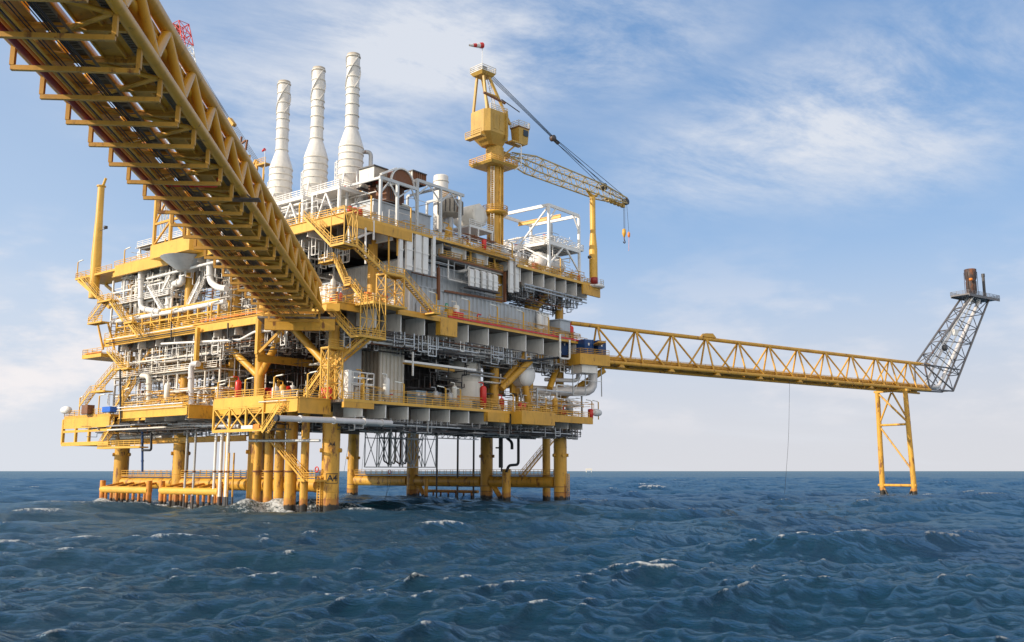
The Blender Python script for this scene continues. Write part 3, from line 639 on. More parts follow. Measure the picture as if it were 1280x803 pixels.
for q in range(int(-S0 / 1.4)): m.box((-1 - q * 1.4, 3.09, 30.56), (-1.08 - q * 1.4, 3.75, 30.62))
solo('cable_tray', 'rusty ladder cable tray running along the middle of the overhead bridge', 'cable tray', m, 'grating', (-20, 3.4, 30.5), BF)
m = MB(); m.rail([(S0, .95, ZCH + .3), (-1, .95, ZCH + .3)], sp=2.1); br.part('handrail', m, 'yellow_bridge_paint')
# little marks of wear and fittings: red cross pipe, clamp bracket on the right side
m = MB(); m.path([(-62, 5.6, 30.6), (-62, 1.2, 30.6), (-62, 1.2, 31.4)], .09, 8); solo('pipe', 'short red pipe crossing under the overhead bridge', 'pipe', m, 'red_paint', (-62, 3, 30.6), BF)
m = MB(); m.box((-58.2, -1.6, 30.75), (-57.2, .9, 30.87)); m.beam((-57.7, -.9, 30.9), (-57.7, -.4, 31.3), .12); solo('access_bracket', 'dark grated step bracket jutting from the side of the overhead bridge', 'bracket', m, 'dark_steel', (-57.7, 0, 30.8), BF)
# ================================================================ flare bridge (FF: x along, y away from the camera)
fb = T('flare_bridge', 'long yellow triangular truss bridge reaching out to the flare tower', 'bridge', (60, 0, 28), FF)
ZB, ZP = 28.0, 35.6; HW = 2.1
m = MB(); m.tube((-.6, 0, ZP), (128, 0, ZP - .3), .45, 16); fb.part('upper_chord', m, 'yellow_paint')
for q in (-HW, HW):
    m = MB(); m.tube((4.5, q, ZB), (124, q, ZB), .42, 16); fb.part('lower_chord', m, 'yellow_paint')
nd = [6.4 + 10.7 * k for k in range(10)] + [109, 117.5]
for k_, s in enumerate(nd):
    for q, ds in ((-HW, (0, 6.1)), (HW, (0, -4.6))):
        for d in ds:
            if s + d < 5 or s + d > 124: continue
            m = MB(); m.tube((s, q * .12, ZP - .3), (s + d, q, ZB + .3), .21, 10); fb.part('diagonal', m, 'yellow_paint')
for i in range(23):
    s = 6 + i * 5.2
    m = MB(); m.ib((s, -HW + .3, ZB), (s, HW - .3, ZB), .3, .5); fb.part('cross_beam', m, 'yellow_paint')
m = MB(); m.box((5, -HW + .45, ZB + .3), (123, HW - .45, ZB + .38)); fb.part('walkway', m, 'yellow_paint_clean')
m = MB(); m.rail([(5, -HW + .5, ZB + .38), (123, -HW + .5, ZB + .38)], sp=2.6); fb.part('handrail', m, 'yellow_paint')
m = MB(); m.rail([(5, HW - .5, ZB + .38), (123, HW - .5, ZB + .38)], sp=2.6); fb.part('handrail', m, 'yellow_paint')
for i in range(8):
    s = 11 + i * 14.3; m = MB(); m.add([(s - .9, -HW - .3, ZB - .9), (s + .9, -HW - .3, ZB - .9), (s + .3, -HW - .3, ZB - .3), (s - .3, -HW - .3, ZB - .3), (s - .9, -HW + .5, ZB - .9), (s + .9, -HW + .5, ZB - .9), (s + .3, -HW + .5, ZB - .3), (s - .3, -HW + .5, ZB - .3)], [(0, 1, 2, 3), (7, 6, 5, 4), (0, 4, 5, 1), (1, 5, 6, 2), (2, 6, 7, 3), (3, 7, 4, 0)])
    fb.part('pipe_shoe', m, 'yellow_paint')
m = MB(); m.add([(37, -.5, ZP + .3), (41.5, -.5, ZP + .3), (40.4, -.5, ZP + 1.25), (38, -.5, ZP + 1.1), (37, .5, ZP + .3), (41.5, .5, ZP + .3), (40.4, .5, ZP + 1.25), (38, .5, ZP + 1.1)], [(0, 1, 2, 3), (7, 6, 5, 4), (0, 4, 5, 1), (1, 5, 6, 2), (2, 6, 7, 3), (3, 7, 4, 0)])
fb.part('winch_cover', m, 'yellow_paint')
for t, z, r, lb in ((-.9, ZB + .95, .5, 'thick yellow flare gas pipe on the near side of the flare bridge floor'), (.7, ZB + .8, .3, 'thinner yellow pipe on the far side of the flare bridge floor'), (0, ZB - .85, .28, 'yellow pipe slung beneath the flare bridge')):
    m = MB(); m.tube((3, t, z), (122, t, z), r, 12); solo('pipe', lb, 'pipe', m, 'yellow_paint', (60, t, z), FF)
m = MB(); s9 = 64; m.path([(s9, -2.5, ZB - .6), (s9 - 1.5, -2.7, 14), (s9 - 4.5, -3, -.5)], .035, 5, R=4); solo('mooring_rope', 'thin dark line hanging slack from the flare bridge to the water', 'rope', m, 'black', (s9, -2.5, 10), FF)
# support tower
tw = T('bridge_support_tower', 'two legged yellow steel tower standing in the sea under the flare bridge', 'tower', (109, 0, 0), FF)
LT = [((109, -4.0, ZB - 1.1), (109.2, -4.9, -6)), ((109, 4.2, ZB - 1.1), (109, 4.4, -6))]
for p, q in LT:
    m = MB(); m.tube(p, q, .62, 18, r2=.72); tw.part('leg', m, 'yellow_splash_paint')
m = MB(); m.beam((109, -4.9, ZB - .85), (109, 5, ZB - .85), 1.0, .55); tw.part('cap_beam', m, 'yellow_paint')
for a, b, r in (((109, -4.1, 18.2), (109, 4.2, 18.2), .3), ((109, -3.9, 19), (109, 3.9, ZB - 1.4), .26), ((109, 3.9, 19), (109, .1, ZB - 1.3), .24), ((109, -3.9, 20), (109, -.2, ZB - 1.3), .24),
                ((109, -4.4, 6.5), (109, 3.9, 17.6), .24), ((109, -5.5, 2.4), (109, 5.5, 2.4), .35), ((109, -4.6, 2.2), (109, -1.6, -3), .28), ((109, 4.2, 2.2), (109, 1.4, -3), .28)):
    m = MB(); m.tube(a, b, r, 12); tw.part('brace', m, 'yellow_splash_paint')
# flare boom
ft = T('flare_boom', 'grey steel lattice flare boom leaning outward from the end of the yellow bridge', 'flare boom', (128, 0, 28), FF)
P0 = [(122.5, -1.8, 35.0), (123.5, 1.8, 35.0), (136.6, 1.8, 28.4), (136.0, -1.8, 28.4)]
P1 = [(149.5, -1.7, 56.6), (149.8, 1.7, 56.6), (159.8, 1.7, 56.8), (159.3, -1.7, 56.8)]
for a, b in zip(P0, P1):
    m = MB(); m.tube(a, b, .30, 12); ft.part('chord', m, 'flare_grey')
for i in range(7):
    t = i / 6; q = [Vector(a).lerp(Vector(b), t) for a, b in zip(P0, P1)]
    m = MB()
    for j in range(4): m.tube(q[j], q[(j + 1) % 4], .13, 8)
    ft.part('frame_ring', m, 'flare_grey')
    if i < 6:
        q2 = [Vector(a).lerp(Vector(b), (i + 1) / 6) for a, b in zip(P0, P1)]
        for a, b in (((3, 0) if i % 2 else (0, 3)), ((1, 2) if i % 2 else (2, 1)), ((0, 1) if i % 2 else (1, 0)), ((2, 3) if i % 2 else (3, 2))):
            m = MB(); m.tube(q[a], q2[b], .12, 8); ft.part('diagonal', m, 'flare_grey')
for a, b in (((122.5, -1.8, 35), (124, -2.1, 28.2)), ((123.5, 1.8, 35), (124, 2.1, 28.2)), ((121.5, -2.2, 28.1), (136, -1.8, 28.3)), ((121.5, 2.2, 28.1), (136.6, 1.8, 28.3)), ((122, -1.8, 35), (140, -1.8, 34.6)), ((123, -1.8, 34.6), (136, -1.8, 28.6)), ((124, -2.1, 28.2), (131, -1.8, 34.8))):
    m = MB(); m.tube(a, b, .22, 10); ft.part('base_member', m, 'flare_grey')
m = MB(); m.box((146.5, -2.9, 57.0), (163.5, 2.9, 57.25)); m.box((146.5, -2.9, 56.6), (163.5, -2.7, 57)); m.box((146.5, 2.7, 56.6), (163.5, 2.9, 57)); fp = ft.part('top_platform', m, 'flare_grey')
m = MB(); m.rail([(146.5, -2.9, 57.25), (163.5, -2.9, 57.25), (163.5, 2.9, 57.25), (146.5, 2.9, 57.25), (146.5, -2.9, 57.25)], r=.05); ft.part('handrail', m, 'flare_grey', fp)
m = MB(); m.box((137, -2.9, 44.2), (138.8, -2.0, 45.9)); ft.part('junction_box', m, 'girder_grey')
m = MB(); m.lathe((132.5, -2.2, 40.2), [(.1, -.5), (.8, -.4), (.9, 0), (.8, .4), (.1, .5)], 14, (0, 1, 0)); ft.part('hose_reel', m, 'dark_steel')
m = MB(); m.lathe((153.2, 0, 57.3), [(1.15, 0), (1.15, .8), (1.45, 1), (1.5, 4.6), (1.35, 4.8), (1.6, 5.6), (1.7, 8.3), (1.5, 8.4), (1.3, 7.2)], 24); fk = T('flare_tip', 'wide rust brown flare tip on top of the leaning boom', 'flare tip', (153.2, 0, 57.3), FF); fk.part('barrel', m, 'flare_tip_brown')
for a in range(6):
    m = MB(); an = a * PI / 3; m.tube((153.2 + 1.75 * math.cos(an), 1.75 * math.sin(an), 57.4), (153.2 + 1.75 * math.cos(an), 1.75 * math.sin(an), 64.8), .09, 6); fk.part('pilot_pipe', m, 'flare_tip_brown')
m = MB(); m.lathe((151, -1.2, 62.2), [(.1, -.4), (.5, -.3), (.5, .3), (.1, .4)], 10); solo('orange_marker', 'small bright orange marker beside the rusty flare tip', 'marker', m, 'orange_pipe_paint', (151, -1.2, 62), FF)
m = MB(); m.tube((160.4, 0, 57.3), (160.4, 0, 64.2), .42, 12); m.tube((160.4, 0, 64.2), (160.4, 0, 65.2), .5, 12); solo('vent_pipe', 'slim dark vent pipe beside the rusty flare tip', 'vent pipe', m, 'dark_steel', (160.4, 0, 57.3), FF)
for i, (s0, s1, q, r, mt) in enumerate(((130, 155, -1.0, .5, 'pale_pipe'), (126, 151.6, 1.0, .4, 'pale_pipe'), (133, 157.4, .8, .38, 'pale_pipe'), (128, 153, -.2, .22, 'galvanised'))):
    m = MB(); m.path([(s0 - 8, q, 29.0), (s0, q, 29.2), (s1, q, 56), (s1, q, 57.2)], r, 10, R=1.6)
    solo('flare_pipe', ['thickest pale pipe climbing inside the flare boom', 'pale pipe on the bridge side inside the flare boom', 'pale pipe on the outer side inside the flare boom', 'thin silvery pipe in the middle of the flare boom'][i], 'pipe', m, mt, (s0, q, 29), FF)
m = MB(); m.ladder((124.5, -2.2, 35.5), (149.5, -2.1, 56.5), .7, (0, 1, 0), .06); ft.part('ladder', m, 'galvanised')
for t, z, r, lb in ((3.2, 33.6, .55, 'fat yellow pipe deep inside the overhead bridge'), (5.4, 33.4, .5, 'yellow pipe near the far truss of the overhead bridge'), (1.0, 34.6, .4, 'yellow pipe running highest inside the overhead bridge truss'), (1.7, 33.3, .7, 'fat yellow pipe in the middle of the overhead bridge truss'), (1.5, 32.2, .42, 'yellow pipe running lowest inside the overhead bridge truss')):
    m = MB(); m.tube((S0, t, z), (-1, t, z), r, 16); solo('pipe', lb, 'pipe', m, 'yellow_bridge_paint', (-20, t, z), BF)
# ================================================================ sea level: conductors, risers, bumpers
GC = 'yellow conductor pipes in front of the brace'
for i, (px, r, py, nm) in enumerate(((323, .68, 634, 'farthest from leg A4 and dark at its foot'), (337, .72, 640, 'second farthest from leg A4, behind the breaking foam'), (350, .76, 640, 'third farthest from leg A4'), (364.5, .92, 641, 'fourth and widest of the close bunch beside leg A4'), (381.5, .62, 640, 'standing alone nearest leg A4'))):
    p = PF.atu(px, 560, -2.6 + (.5 if i < 1 else 0)); u, v = p.x, p.y
    t = T('conductor_pipe', 'vertical yellow conductor pipe, ' + nm, 'conductor', (u, v, 0), group=GC)
    m = MB(); m.tube((u, v, -7), (u, v, ZC - .6), r, 20); t.part('casing', m, 'yellow_splash_paint')
    m = MB(); m.lathe((u, v, 6.05), [(r, -.12), (r + .13, -.1), (r + .13, .1), (r, .12)], 20); t.part('clamp_ring', m, 'rust_brown')
for i, (px, wid, mat, zt, nm) in enumerate(((244, .2, 'steel', 13.8, 'leftmost pair'), (269.5, .22, 'girder_grey', 14, ''), (283, .17, 'yellow_paint', 12, ''), (277, .28, 'girder_grey', 14.5, ''), (285, .28, 'girder_grey', 14.5, ''), (287, .14, 'yellow_splash_paint', 9, ''), (293, .14, 'yellow_splash_paint', 9, ''), (233.5, .2, 'steel', 14, ''))):
    p = PF.atu(px, 560, -4.4); u, v = p.x, p.y; t = T('riser', ['slim pale riser beside the outer bumper', 'pale riser left of the white pair beside the bumper end', 'thin yellow caisson behind the two pale risers', 'left one of two pale risers side by side near the bumper end', 'right one of two pale risers side by side near the bumper end', 'thin yellow guide post nearer the bumper', 'thin yellow guide post nearer the conductors', 'grey riser beside the second leg'][i], 'riser', (u, v, 0), group='risers on the sunlit side')
    m = MB(); m.tube((u, v, -3), (u, v, zt), wid, 12); t.part('tube', m, mat)
    m = MB(); m.lathe((u, v, 6), [(wid, -.15), (wid + .09, -.12), (wid + .09, .12), (wid, .15)], 12); t.part('clamp_ring', m, 'rust_brown'); 
    m = MB(); m.lathe((u, v, 1.2), [(wid + .01, -3), (wid + .02, .8)], 12); t.part('foot_sleeve', m, 'dark_steel')
# barge bumpers
for (x0, x1, n, lb) in ((129, 187, 8, 'yellow barge bumper with dark ribs by the outermost leg'), (203, 275, 10, 'longer yellow barge bumper with dark ribs nearer the conductors')):
    a, b = PF.atu(x0, 600, -4.2).y, PF.atu(x1, 600, -4.2).y; b, a = sorted((a, b)); u = -4.2
    t = T('barge_bumper', lb, 'bumper', (u, (a + b) / 2, 2), group='barge bumpers')
    m = MB(); m.tube((u, b - .1, 2.75), (u, a + .1, 2.75), .62, 18); t.part('fender_tube', m, 'yellow_paint_clean')
    for v in (b, a):
        m = MB(); m.tube((u, v, -1.5), (u, v, 4.4), .5, 16); t.part('end_post', m, 'orange_paint')
    for i in range(n):
        v = b + (a - b) * (i + .7) / (n + .4); m = MB(); m.tube((u, v, 2.3), (u, v, -2.5), .26, 10); t.part('rib', m, 'orange_paint')
        if i % 2: m = MB(); m.tube((u, v, 3.3), (-.6, v, 4.0), .2, 8); t.part('tie_arm', m, 'orange_paint')
# bumper seen under the platform between the far legs
u = 46; t = T('barge_bumper', 'low yellow bumper rail with short ribs seen between the far legs', 'bumper', (u, 36, 2), group='barge bumpers')
m = MB(); m.tube((u + 18, 44, 1.6), (u + 18, 25, 1.6), .35, 12); t.part('fender_tube', m, 'yellow_splash_paint')
for i in range(8): m = MB(); m.tube((u + 18, 43 - i * 2.3, 1.4), (u + 18, 43 - i * 2.3, -2), .22, 8); t.part('rib', m, 'orange_paint')
# ladder by leg A4
p = PF.atu(399, 600, -1.7); m = MB(); m.ladder((p.x, p.y, -1), (p.x, p.y, 5.4), .65, (0, 1, 0), .09); solo('boat_ladder', 'yellow ladder going down into the sea beside leg A4', 'ladder', m, 'yellow_splash_paint', (p.x, p.y, 2))
p = PF.atv(710.5, 600, -2.6); m = MB(); m.ladder((p.x, p.y, -1), (p.x, p.y, 5.6), .5, (1, 0, 0), .07); solo('boat_ladder', 'slim rusty ladder on the outer side of the far right leg', 'ladder', m, 'yellow_splash_paint', (p.x, p.y, 2))
# inner legs / caissons / dark pump caissons seen between the decks and the water
for i, (x, mat, r, zt) in enumerate(((633, 'yellow_splash_paint', .9, 6.5), (683, 'yellow_splash_paint', .85, 15), (533, 'yellow_splash_paint', .4, 4.5), (572, 'dark_steel', .22, 14), (592, 'dark_steel', .22, 14), (546, 'dark_steel', .18, 14))):
    p = PF.atv(x, 590, 26 if x < 600 else 8); u, v = p.x, p.y
    m = MB(); m.tube((u, v, -5), (u, v, zt), r, 14); solo('caisson', ['short yellow pump caisson under the dark valves', 'yellow caisson just left of the far right leg', 'thin yellow caisson behind the second far leg', 'dark pipe caisson standing free between two far legs', 'dark pipe caisson next to the third far leg', 'thinnest dark caisson beneath the hanging lattice cage'][i], 'caisson', m, mat, (u, v, 0), group='caissons under the platform')
for i, (x, y0, y1) in enumerate(((430.5, 590, 588), (676, 560, 590))): pass
# hanging lattice cage
c0 = PF.atv(474, 555, 24); c1 = PF.atv(545, 555, 24); u0, u1 = c0.x, c1.x; zb = PF.atv(474, 584, 24).z
t = T('lattice_cage', 'pale steel lattice cage hanging beneath the cellar deck between the legs', 'frame', (u0, 24, zb))
m = MB()
xs = [u0 + (u1 - u0) * i / 5 for i in range(6)]
for v in (24, 28):
    for x in xs: m.beam((x, v, zb), (x, v, 14.6), .16)
    for a, b in zip(xs, xs[1:]): m.beam((a, v, zb), (b, v, 14), .11); m.beam((b, v, zb), (a, v, 14), .11)
    for z in (zb, 12.6, 14): m.beam((u0, v, z), (u1, v, z), .18)
for x in xs: m.beam((x, 24, zb), (x, 28, zb), .14)
t.part('frame', m, 'galvanised')
for i in range(5):
    m = MB(); x = xs[1] + 2 * i * .8; m.path([(x, 26, 14.5), (x, 26, zb + 1.2), (x + 1.4, 26, zb + .6), (x + 1.4, 26, 13)], .16, 8); t.part('pipe', m, ['dark_steel', 'cream_paint', 'rust_brown', 'dark_steel', 'steel'][i])
m = MB(); m.beam((u1, 24, 12.9), (PF.atv(598, 550, 24).x, 24, 12.9), .2); m.beam((u1, 24, 14.3), (PF.atv(598, 550, 24).x, 24, 14.3), .2)
for i in range(8): x = u1 + i * 1.8; m.beam((x, 24, 12.9), (x + 1.8, 24, 14.3), .1); m.beam((x, 24, 12.9), (x, 24, 14.5), .1)
t.part('outrigger', m, 'galvanised')
# dark valve piping above the pump caisson
for i, pts in enumerate(([(626, 545), (626, 585)], [(620, 560), (627, 560), (627, 590)], [(648, 548), (648, 581), (636, 582), (633, 590)], [(634, 548), (640, 553), (640, 562)], [(668, 541), (720, 546)], [(604, 546), (668, 548)])):
    P = [PF.atv(x, y, 6) for x, y in pts]; m = MB(); m.path(P, (.42, .16, .28, .3, .3, .25)[i], 10)
    solo('pipe', ['thick black vertical pipe above the pump caisson', 'thin black elbow pipe left of the pump caisson', 'black pipe bending down to the pump caisson', 'short black pipe under the deck edge', 'black capped pipe sticking out under the deck by the far right leg', 'long black pipe under the cellar deck near the far legs'][i], 'pipe', m, 'black', P[0])
m = MB(); a, b = PF.atv(690, 551, 10), PF.atv(652, 597, 10); m.stairs(a, b, 1.1, (0, 1, 0)); m.stair_rail(a, b, 1.1, (0, 1, 0)); solo('stairway', 'yellow stair flight slanting down to the walkway left of the far right leg', 'stairs', m, 'yellow_paint', a)
m = MB(); a, b = PF.atu(341, 552, -3.8), PF.atu(383, 602, -3.8); m.stairs(a, b, .9, (1, 0, 0), .28); m.stair_rail(a, b, .9, (1, 0, 0)); solo('stairway', 'yellow stair flight slanting in front of the conductors down toward leg A4', 'stairs', m, 'yellow_paint', a)
m = MB(); a = PF.atu(384, 600, -2.6); m.box((a.x - 1.2, a.y - 3.2, a.z - .25), (a.x + 1.2, a.y + .8, a.z)); m.rail([(a.x - 1.2, a.y - 3.2, a.z), (a.x - 1.2, a.y + .8, a.z)]); solo('boarding_platform', 'small yellow boarding platform beside leg A4 at the foot of the stairs', 'platform', m, 'yellow_paint', a)
for i, (x, y, uu, vv) in enumerate(((396, 587, -2, None), (487, 590, None, 55))):
    p = PF.atu(x, y, uu) if uu is not None else PF.atv(x, y, 30); m = MB(); n = 16
    m.path([p + Vector((0, .38 * math.cos(2 * PI * k / n), .38 * math.sin(2 * PI * k / n))) for k in range(n + 1)], .09, 6, R=.1)
    solo('lifebuoy', ['red lifebuoy on the railing beside leg A4', 'red lifebuoy on the far walkway railing between two far legs'][i], 'lifebuoy', m, 'red_paint', p)
# hanging ropes
for i, (x0, y0, x1, y1) in enumerate(((442, 490, 430, 590), (459, 485, 452, 590), (484, 590, 481, 628), (490, 588, 482, 622))):
    a, b = PF.atv(x0, y0, 20), PF.atv(x1, y1, 20); m = MB(); m.path([a, a.lerp(b, .5) + Vector((.4, 0, 0)), b], .03, 5)
    solo('hanging_rope', 'thin dark rope hanging below the cellar deck', 'rope', m, 'black', a, group='ropes hanging under the platform')
# ================================================================ exhaust stacks
for i, (v, nm) in enumerate(((6.3, 'nearest the corner, with a side duct'), (15.5, 'middle one of the three'), (25.3, 'nearest the overhead bridge'))):
    u = 8; t = T('exhaust_stack', 'white bottle shaped exhaust stack, ' + nm, 'exhaust stack', (u, v, 49), group='three white exhaust stacks')
    rb, rt = 2.08, 1.12
    m = MB(); m.lathe((u, v, 0), [(1.3, 54.2), (1.5, 54.9), (rb - .02, 55.6), (rb, 55.7), (rb, 60.9), (rb * .985, 61.3), (rb * .9, 61.9), (rt * 1.2, 63.6), (rt * 1.03, 64.1), (rt, 64.3)], 32); bt = t.part('silencer', m, 'white_stack_paint')
    m = MB(); m.lathe((u, v, 0), [(rt, 64.2), (rt, 77.1)], 28); pp = t.part('pipe', m, 'white_stack_paint')
    m = MB(); m.lathe((u, v, 0), [(rt, 77.11), (rt, 77.9), (rt * .9, 77.95), (rt * .88, 77.2)], 28); t.part('sooty_rim', m, 'tan_panel', pp)
    for z, r in ((55.8, rb), (57.1, rb), (58.4, rb), (59.6, rb), (60.8, rb)):
        m = MB(); m.lathe((u, v, z), [(r, -.1), (r + .1, -.09), (r + .1, .09), (r, .1)], 32); t.part('band', m, 'cream_paint', bt)
    for z in (64.5, 66.6, 68.6, 70.4, 71.6, 73.6, 75.5, 77.4):
        m = MB(); m.lathe((u, v, z), [(rt, -.1), (rt + .12, -.09), (rt + .12, .09), (rt, .1)], 28); t.part('band', m, 'cream_paint', pp)
    for ph in (0, 2.1, 4.2):                       # helical strakes
        m = MB(); n = 26; vs = []
        for q in range(n + 1):
            z = 71.4 + 5.9 * q / n; a = ph + 2.6 * q / n
            for rr, dz in ((rt - .02, -.07), (rt + .22, -.07), (rt + .22, .07), (rt - .02, .07)): vs.append((u + rr * math.cos(a), v + rr * math.sin(a), z + dz))
        m.add(vs, [(q * 4 + k_, q * 4 + (k_ + 1) % 4, q * 4 + 4 + (k_ + 1) % 4, q * 4 + 4 + k_) for q in range(n) for k_ in range(4)] + [(3, 2, 1, 0), (n * 4, n * 4 + 1, n * 4 + 2, n * 4 + 3)])
        t.part('strake', m, 'white_stack_paint', pp)
    # platform around the base on white legs
    zp = 52.2; a0, b0 = v - 3.6, v + 3.6
    s = T('stack_platform', ['white railed steel platform under the exhaust stack nearest the corner', 'white railed steel platform under the middle exhaust stack', 'white railed steel platform under the exhaust stack beside the bridge'][i], 'platform', (u, v, ZT))
    m = MB(); m.box((u - 5.5, a0, zp - .45), (u + 4, b0, zp)); s.part('floor', m, 'white_paint')
    m = MB(); m.rail([(u + 4, a0, zp), (u - 5.5, a0, zp), (u - 5.5, b0, zp)], r=.05); s.part('handrail', m, 'white_paint')
    for x, y in ((u - 5.2, a0 + .3), (u - 5.2, b0 - .3), (u + 3.6, a0 + .3), (u - .5, a0 + .3)):
        m = MB(); m.beam((x, y, ZT), (x, y, zp - .45), .42, .42, (1, 0, 0)); s.part('post', m, 'white_paint')
    for p, q in (((u - 5.2, a0 + .3, ZT), (u - 5.2, v, zp - .5)), ((u - 5.2, b0 - .3, ZT), (u - 5.2, v, zp - .5)), ((u - 5.2, a0 + .3, ZT), (u - .5, a0 + .3, zp - .5))):
        m = MB(); m.beam(p, q, .26); s.part('brace', m, 'white_paint')
    for a in range(6):
        an = a * PI / 3 + .3; m = MB(); m.beam((u + 1.95 * math.cos(an), v + 1.95 * math.sin(an), 56.4), (u + 2.9 * math.cos(an), v + 2.9 * math.sin(an), zp), .22); s.part('strut', m, 'white_paint')
    m = MB(); m.lathe((u, v, ZT + .1), [(1.45, 0), (1.45, 9.2)], 20); s.part('exhaust_duct', m, 'cream_paint')
    d = T('access_tower', ['white caged ladder tower between the corner stack and the middle stack', 'white caged ladder tower between the middle stack and the farthest stack', 'white caged ladder tower beyond the farthest stack'][i], 'ladder', (u + 2, v + 4.6, ZT))
    m = MB(); m.lattice([(u + 1.2, v + 3.9, zp), (u + 2.8, v + 3.9, zp), (u + 2.8, v + 5.4, zp), (u + 1.2, v + 5.4, zp)], [(u + 1.2, v + 3.9, 59.8), (u + 2.8, v + 3.9, 59.8), (u + 2.8, v + 5.4, 59.8), (u + 1.2, v + 5.4, 59.8)], .09, .05, 8, x=True); d.part('frame', m, 'white_paint')
    m = MB(); m.ladder((u + 1.1, v + 4.6, zp), (u + 1.1, v + 4.6, 60), .6, (0, 1, 0), .05); d.part('ladder', m, 'white_paint')
m = MB(); m.path([(8.9, 5.1, 60.2), (10.1, 3.6, 60.2), (10.1, 3.6, 56.2), (8.9, 5.1, 56.2)], .36, 10, R=.8); solo('side_duct', 'steel elbow duct on the side of the exhaust stack nearest the corner', 'duct', m, 'steel', (12, 5, 54))
m = MB(); m.path([(8, 29.4, 51), (8, 29.4, 57.4), (9, 31.5, 57.4), (9, 31.5, 50)], .5, 10, R=.9); solo('side_duct', 'dark steel duct bend beside the farthest exhaust stack', 'duct', m, 'dark_steel', (8, 30, 52))
# ================================================================ pedestal crane
cu_, cv_ = 38.4, -.6
t = T('pedestal_crane', 'tall yellow pedestal crane with its boom resting out to the side', 'crane', (cu_, cv_, 40))
m = MB(); m.tube((cu_, cv_, ZM), (cu_, cv_, 64.2), 1.5, 30); t.part('pedestal', m, 'yellow_paint')
m = MB(); m.lathe((cu_, cv_, 0), [(1.5, 64.21), (1.75, 64.6), (1.75, 67.6), (1.55, 67.8)], 30); t.part('slewing_column', m, 'crane_paint')
for a_ in (-2.5, -1.75, -1.1): m = MB(); m.tube((cu_ + 1.62 * math.cos(a_), cv_ + 1.62 * math.sin(a_), ZT), (cu_ + 1.62 * math.cos(a_), cv_ + 1.62 * math.sin(a_), 63.5), .13, 8); t.part('service_pipe', m, 'yellow_paint_clean')
m = MB(); m.ladder((cu_ - 1.75, cv_ - .9, ZT), (cu_ - 1.75, cv_ - .9, 63.5), .6, (.5, -.85, 0), .05); t.part('ladder', m, 'cream_paint')
for zc, ro in ((54.6, 2.3),):
    m = MB(); m.lathe((cu_, cv_, zc), [(1.5, -.3), (1.9, -.5), (ro + .3, 0), (ro + .3, .15), (1.5, .16)], 20); pr = t.part('ring_platform', m, 'yellow_paint')
    n = 18; pts = [(cu_ + (ro + .2) * math.cos(2 * PI * k / n), cv_ + (ro + .2) * math.sin(2 * PI * k / n), zc + .15) for k in range(n + 1)]
    m = MB(); m.rail(pts, r=.05, sp=1); t.part('handrail', m, 'yellow_paint', pr)
bd = Vector((math.cos(-.12), math.sin(-.12), 0))                      # boom direction in plan
sd = Vector((-bd.y, bd.x, 0)); cc = Vector((cu_, cv_, 0))
def cw(a, b, z): p = cc + bd * a + sd * b; return (p.x, p.y, z)
def cbox(m, a0, a1, b0, b1, z0, z1, tap=0):
    vs = [cw(a0 + tap, b0 + tap, z0), cw(a1 - tap, b0 + tap, z0), cw(a1 - tap, b1 - tap, z0), cw(a0 + tap, b1 - tap, z0), cw(a0, b0, z1), cw(a1, b0, z1), cw(a1, b1, z1), cw(a0, b1, z1)]
    return m.add(vs, [(3, 2, 1, 0), (4, 5, 6, 7), (0, 1, 5, 4), (1, 2, 6, 5), (2, 3, 7, 6), (3, 0, 4, 7)])
m = MB(); cbox(m, -3.8, 3.2, -3.1, 3.1, 63.6, 64.0, .3); lp_ = t.part('lower_platform', m, 'crane_paint')
m = MB(); m.rail([cw(3.2, 3.1, 64), cw(-3.8, 3.1, 64), cw(-3.8, -3.1, 64), cw(3.2, -3.1, 64), cw(3.2, 3.1, 64)], r=.06); t.part('handrail', m, 'yellow_paint', lp_)
n = 8; ch = [(a * .84 - 1.0, b * .84) for a, b in [(-4.3, -2.1), (-3.3, -3.3), (2.3, -3.3), (3.3, -2.1), (3.3, 2.1), (2.3, 3.3), (-3.3, 3.3), (-4.3, 2.1)]]
m = MB(); z0, z1, z2 = 67.7, 69.6, 74.0
vs = [cw(a * .55, b * .55, z0) for a, b in ch] + [cw(a, b, z1) for a, b in ch] + [cw(a, b, z2) for a, b in ch]
m.add(vs, [(k_, (k_ + 1) % n, n + (k_ + 1) % n, n + k_) for k_ in range(n)] + [(n + k_, n + (k_ + 1) % n, 2 * n + (k_ + 1) % n, 2 * n + k_) for k_ in range(n)] + [tuple(range(n - 1, -1, -1)), tuple(range(2 * n, 3 * n))])
hs = t.part('machinery_house', m, 'crane_paint')
for a0 in (-2.9, -1.4):
    m = MB(); cbox(m, a0, a0 + .95, -2.83, -2.78, 70.2, 73.3); t.part('door', m, 'crane_paint', hs)
m = MB(); cbox(m, 1.78, 1.82, -1.2, .4, 71.5, 73.2); t.part('window', m, 'glass_dark', hs)
for a, b in ((.3, -2.98),):
    m = MB(); m.beam(cw(a, b, 68.4), cw(a, b, 74.4), .35, .35); t.part('corner_rib', m, 'crane_paint', hs)
m = MB(); m.rail([cw(-3.7, -2.6, z2), cw(.9, -2.6, z2), cw(1.7, 0, z2), cw(1.7, 1.6, z2)], r=.06); t.part('handrail', m, 'cream_paint', hs)
m = MB(); cbox(m, -5.9, -4.65, -2.4, 2.0, 68.3, 68.55); m.rail([cw(-5.9, -2.4, 68.55), cw(-5.9, 2, 68.55)], r=.06); t.part('rear_walkway', m, 'crane_paint')
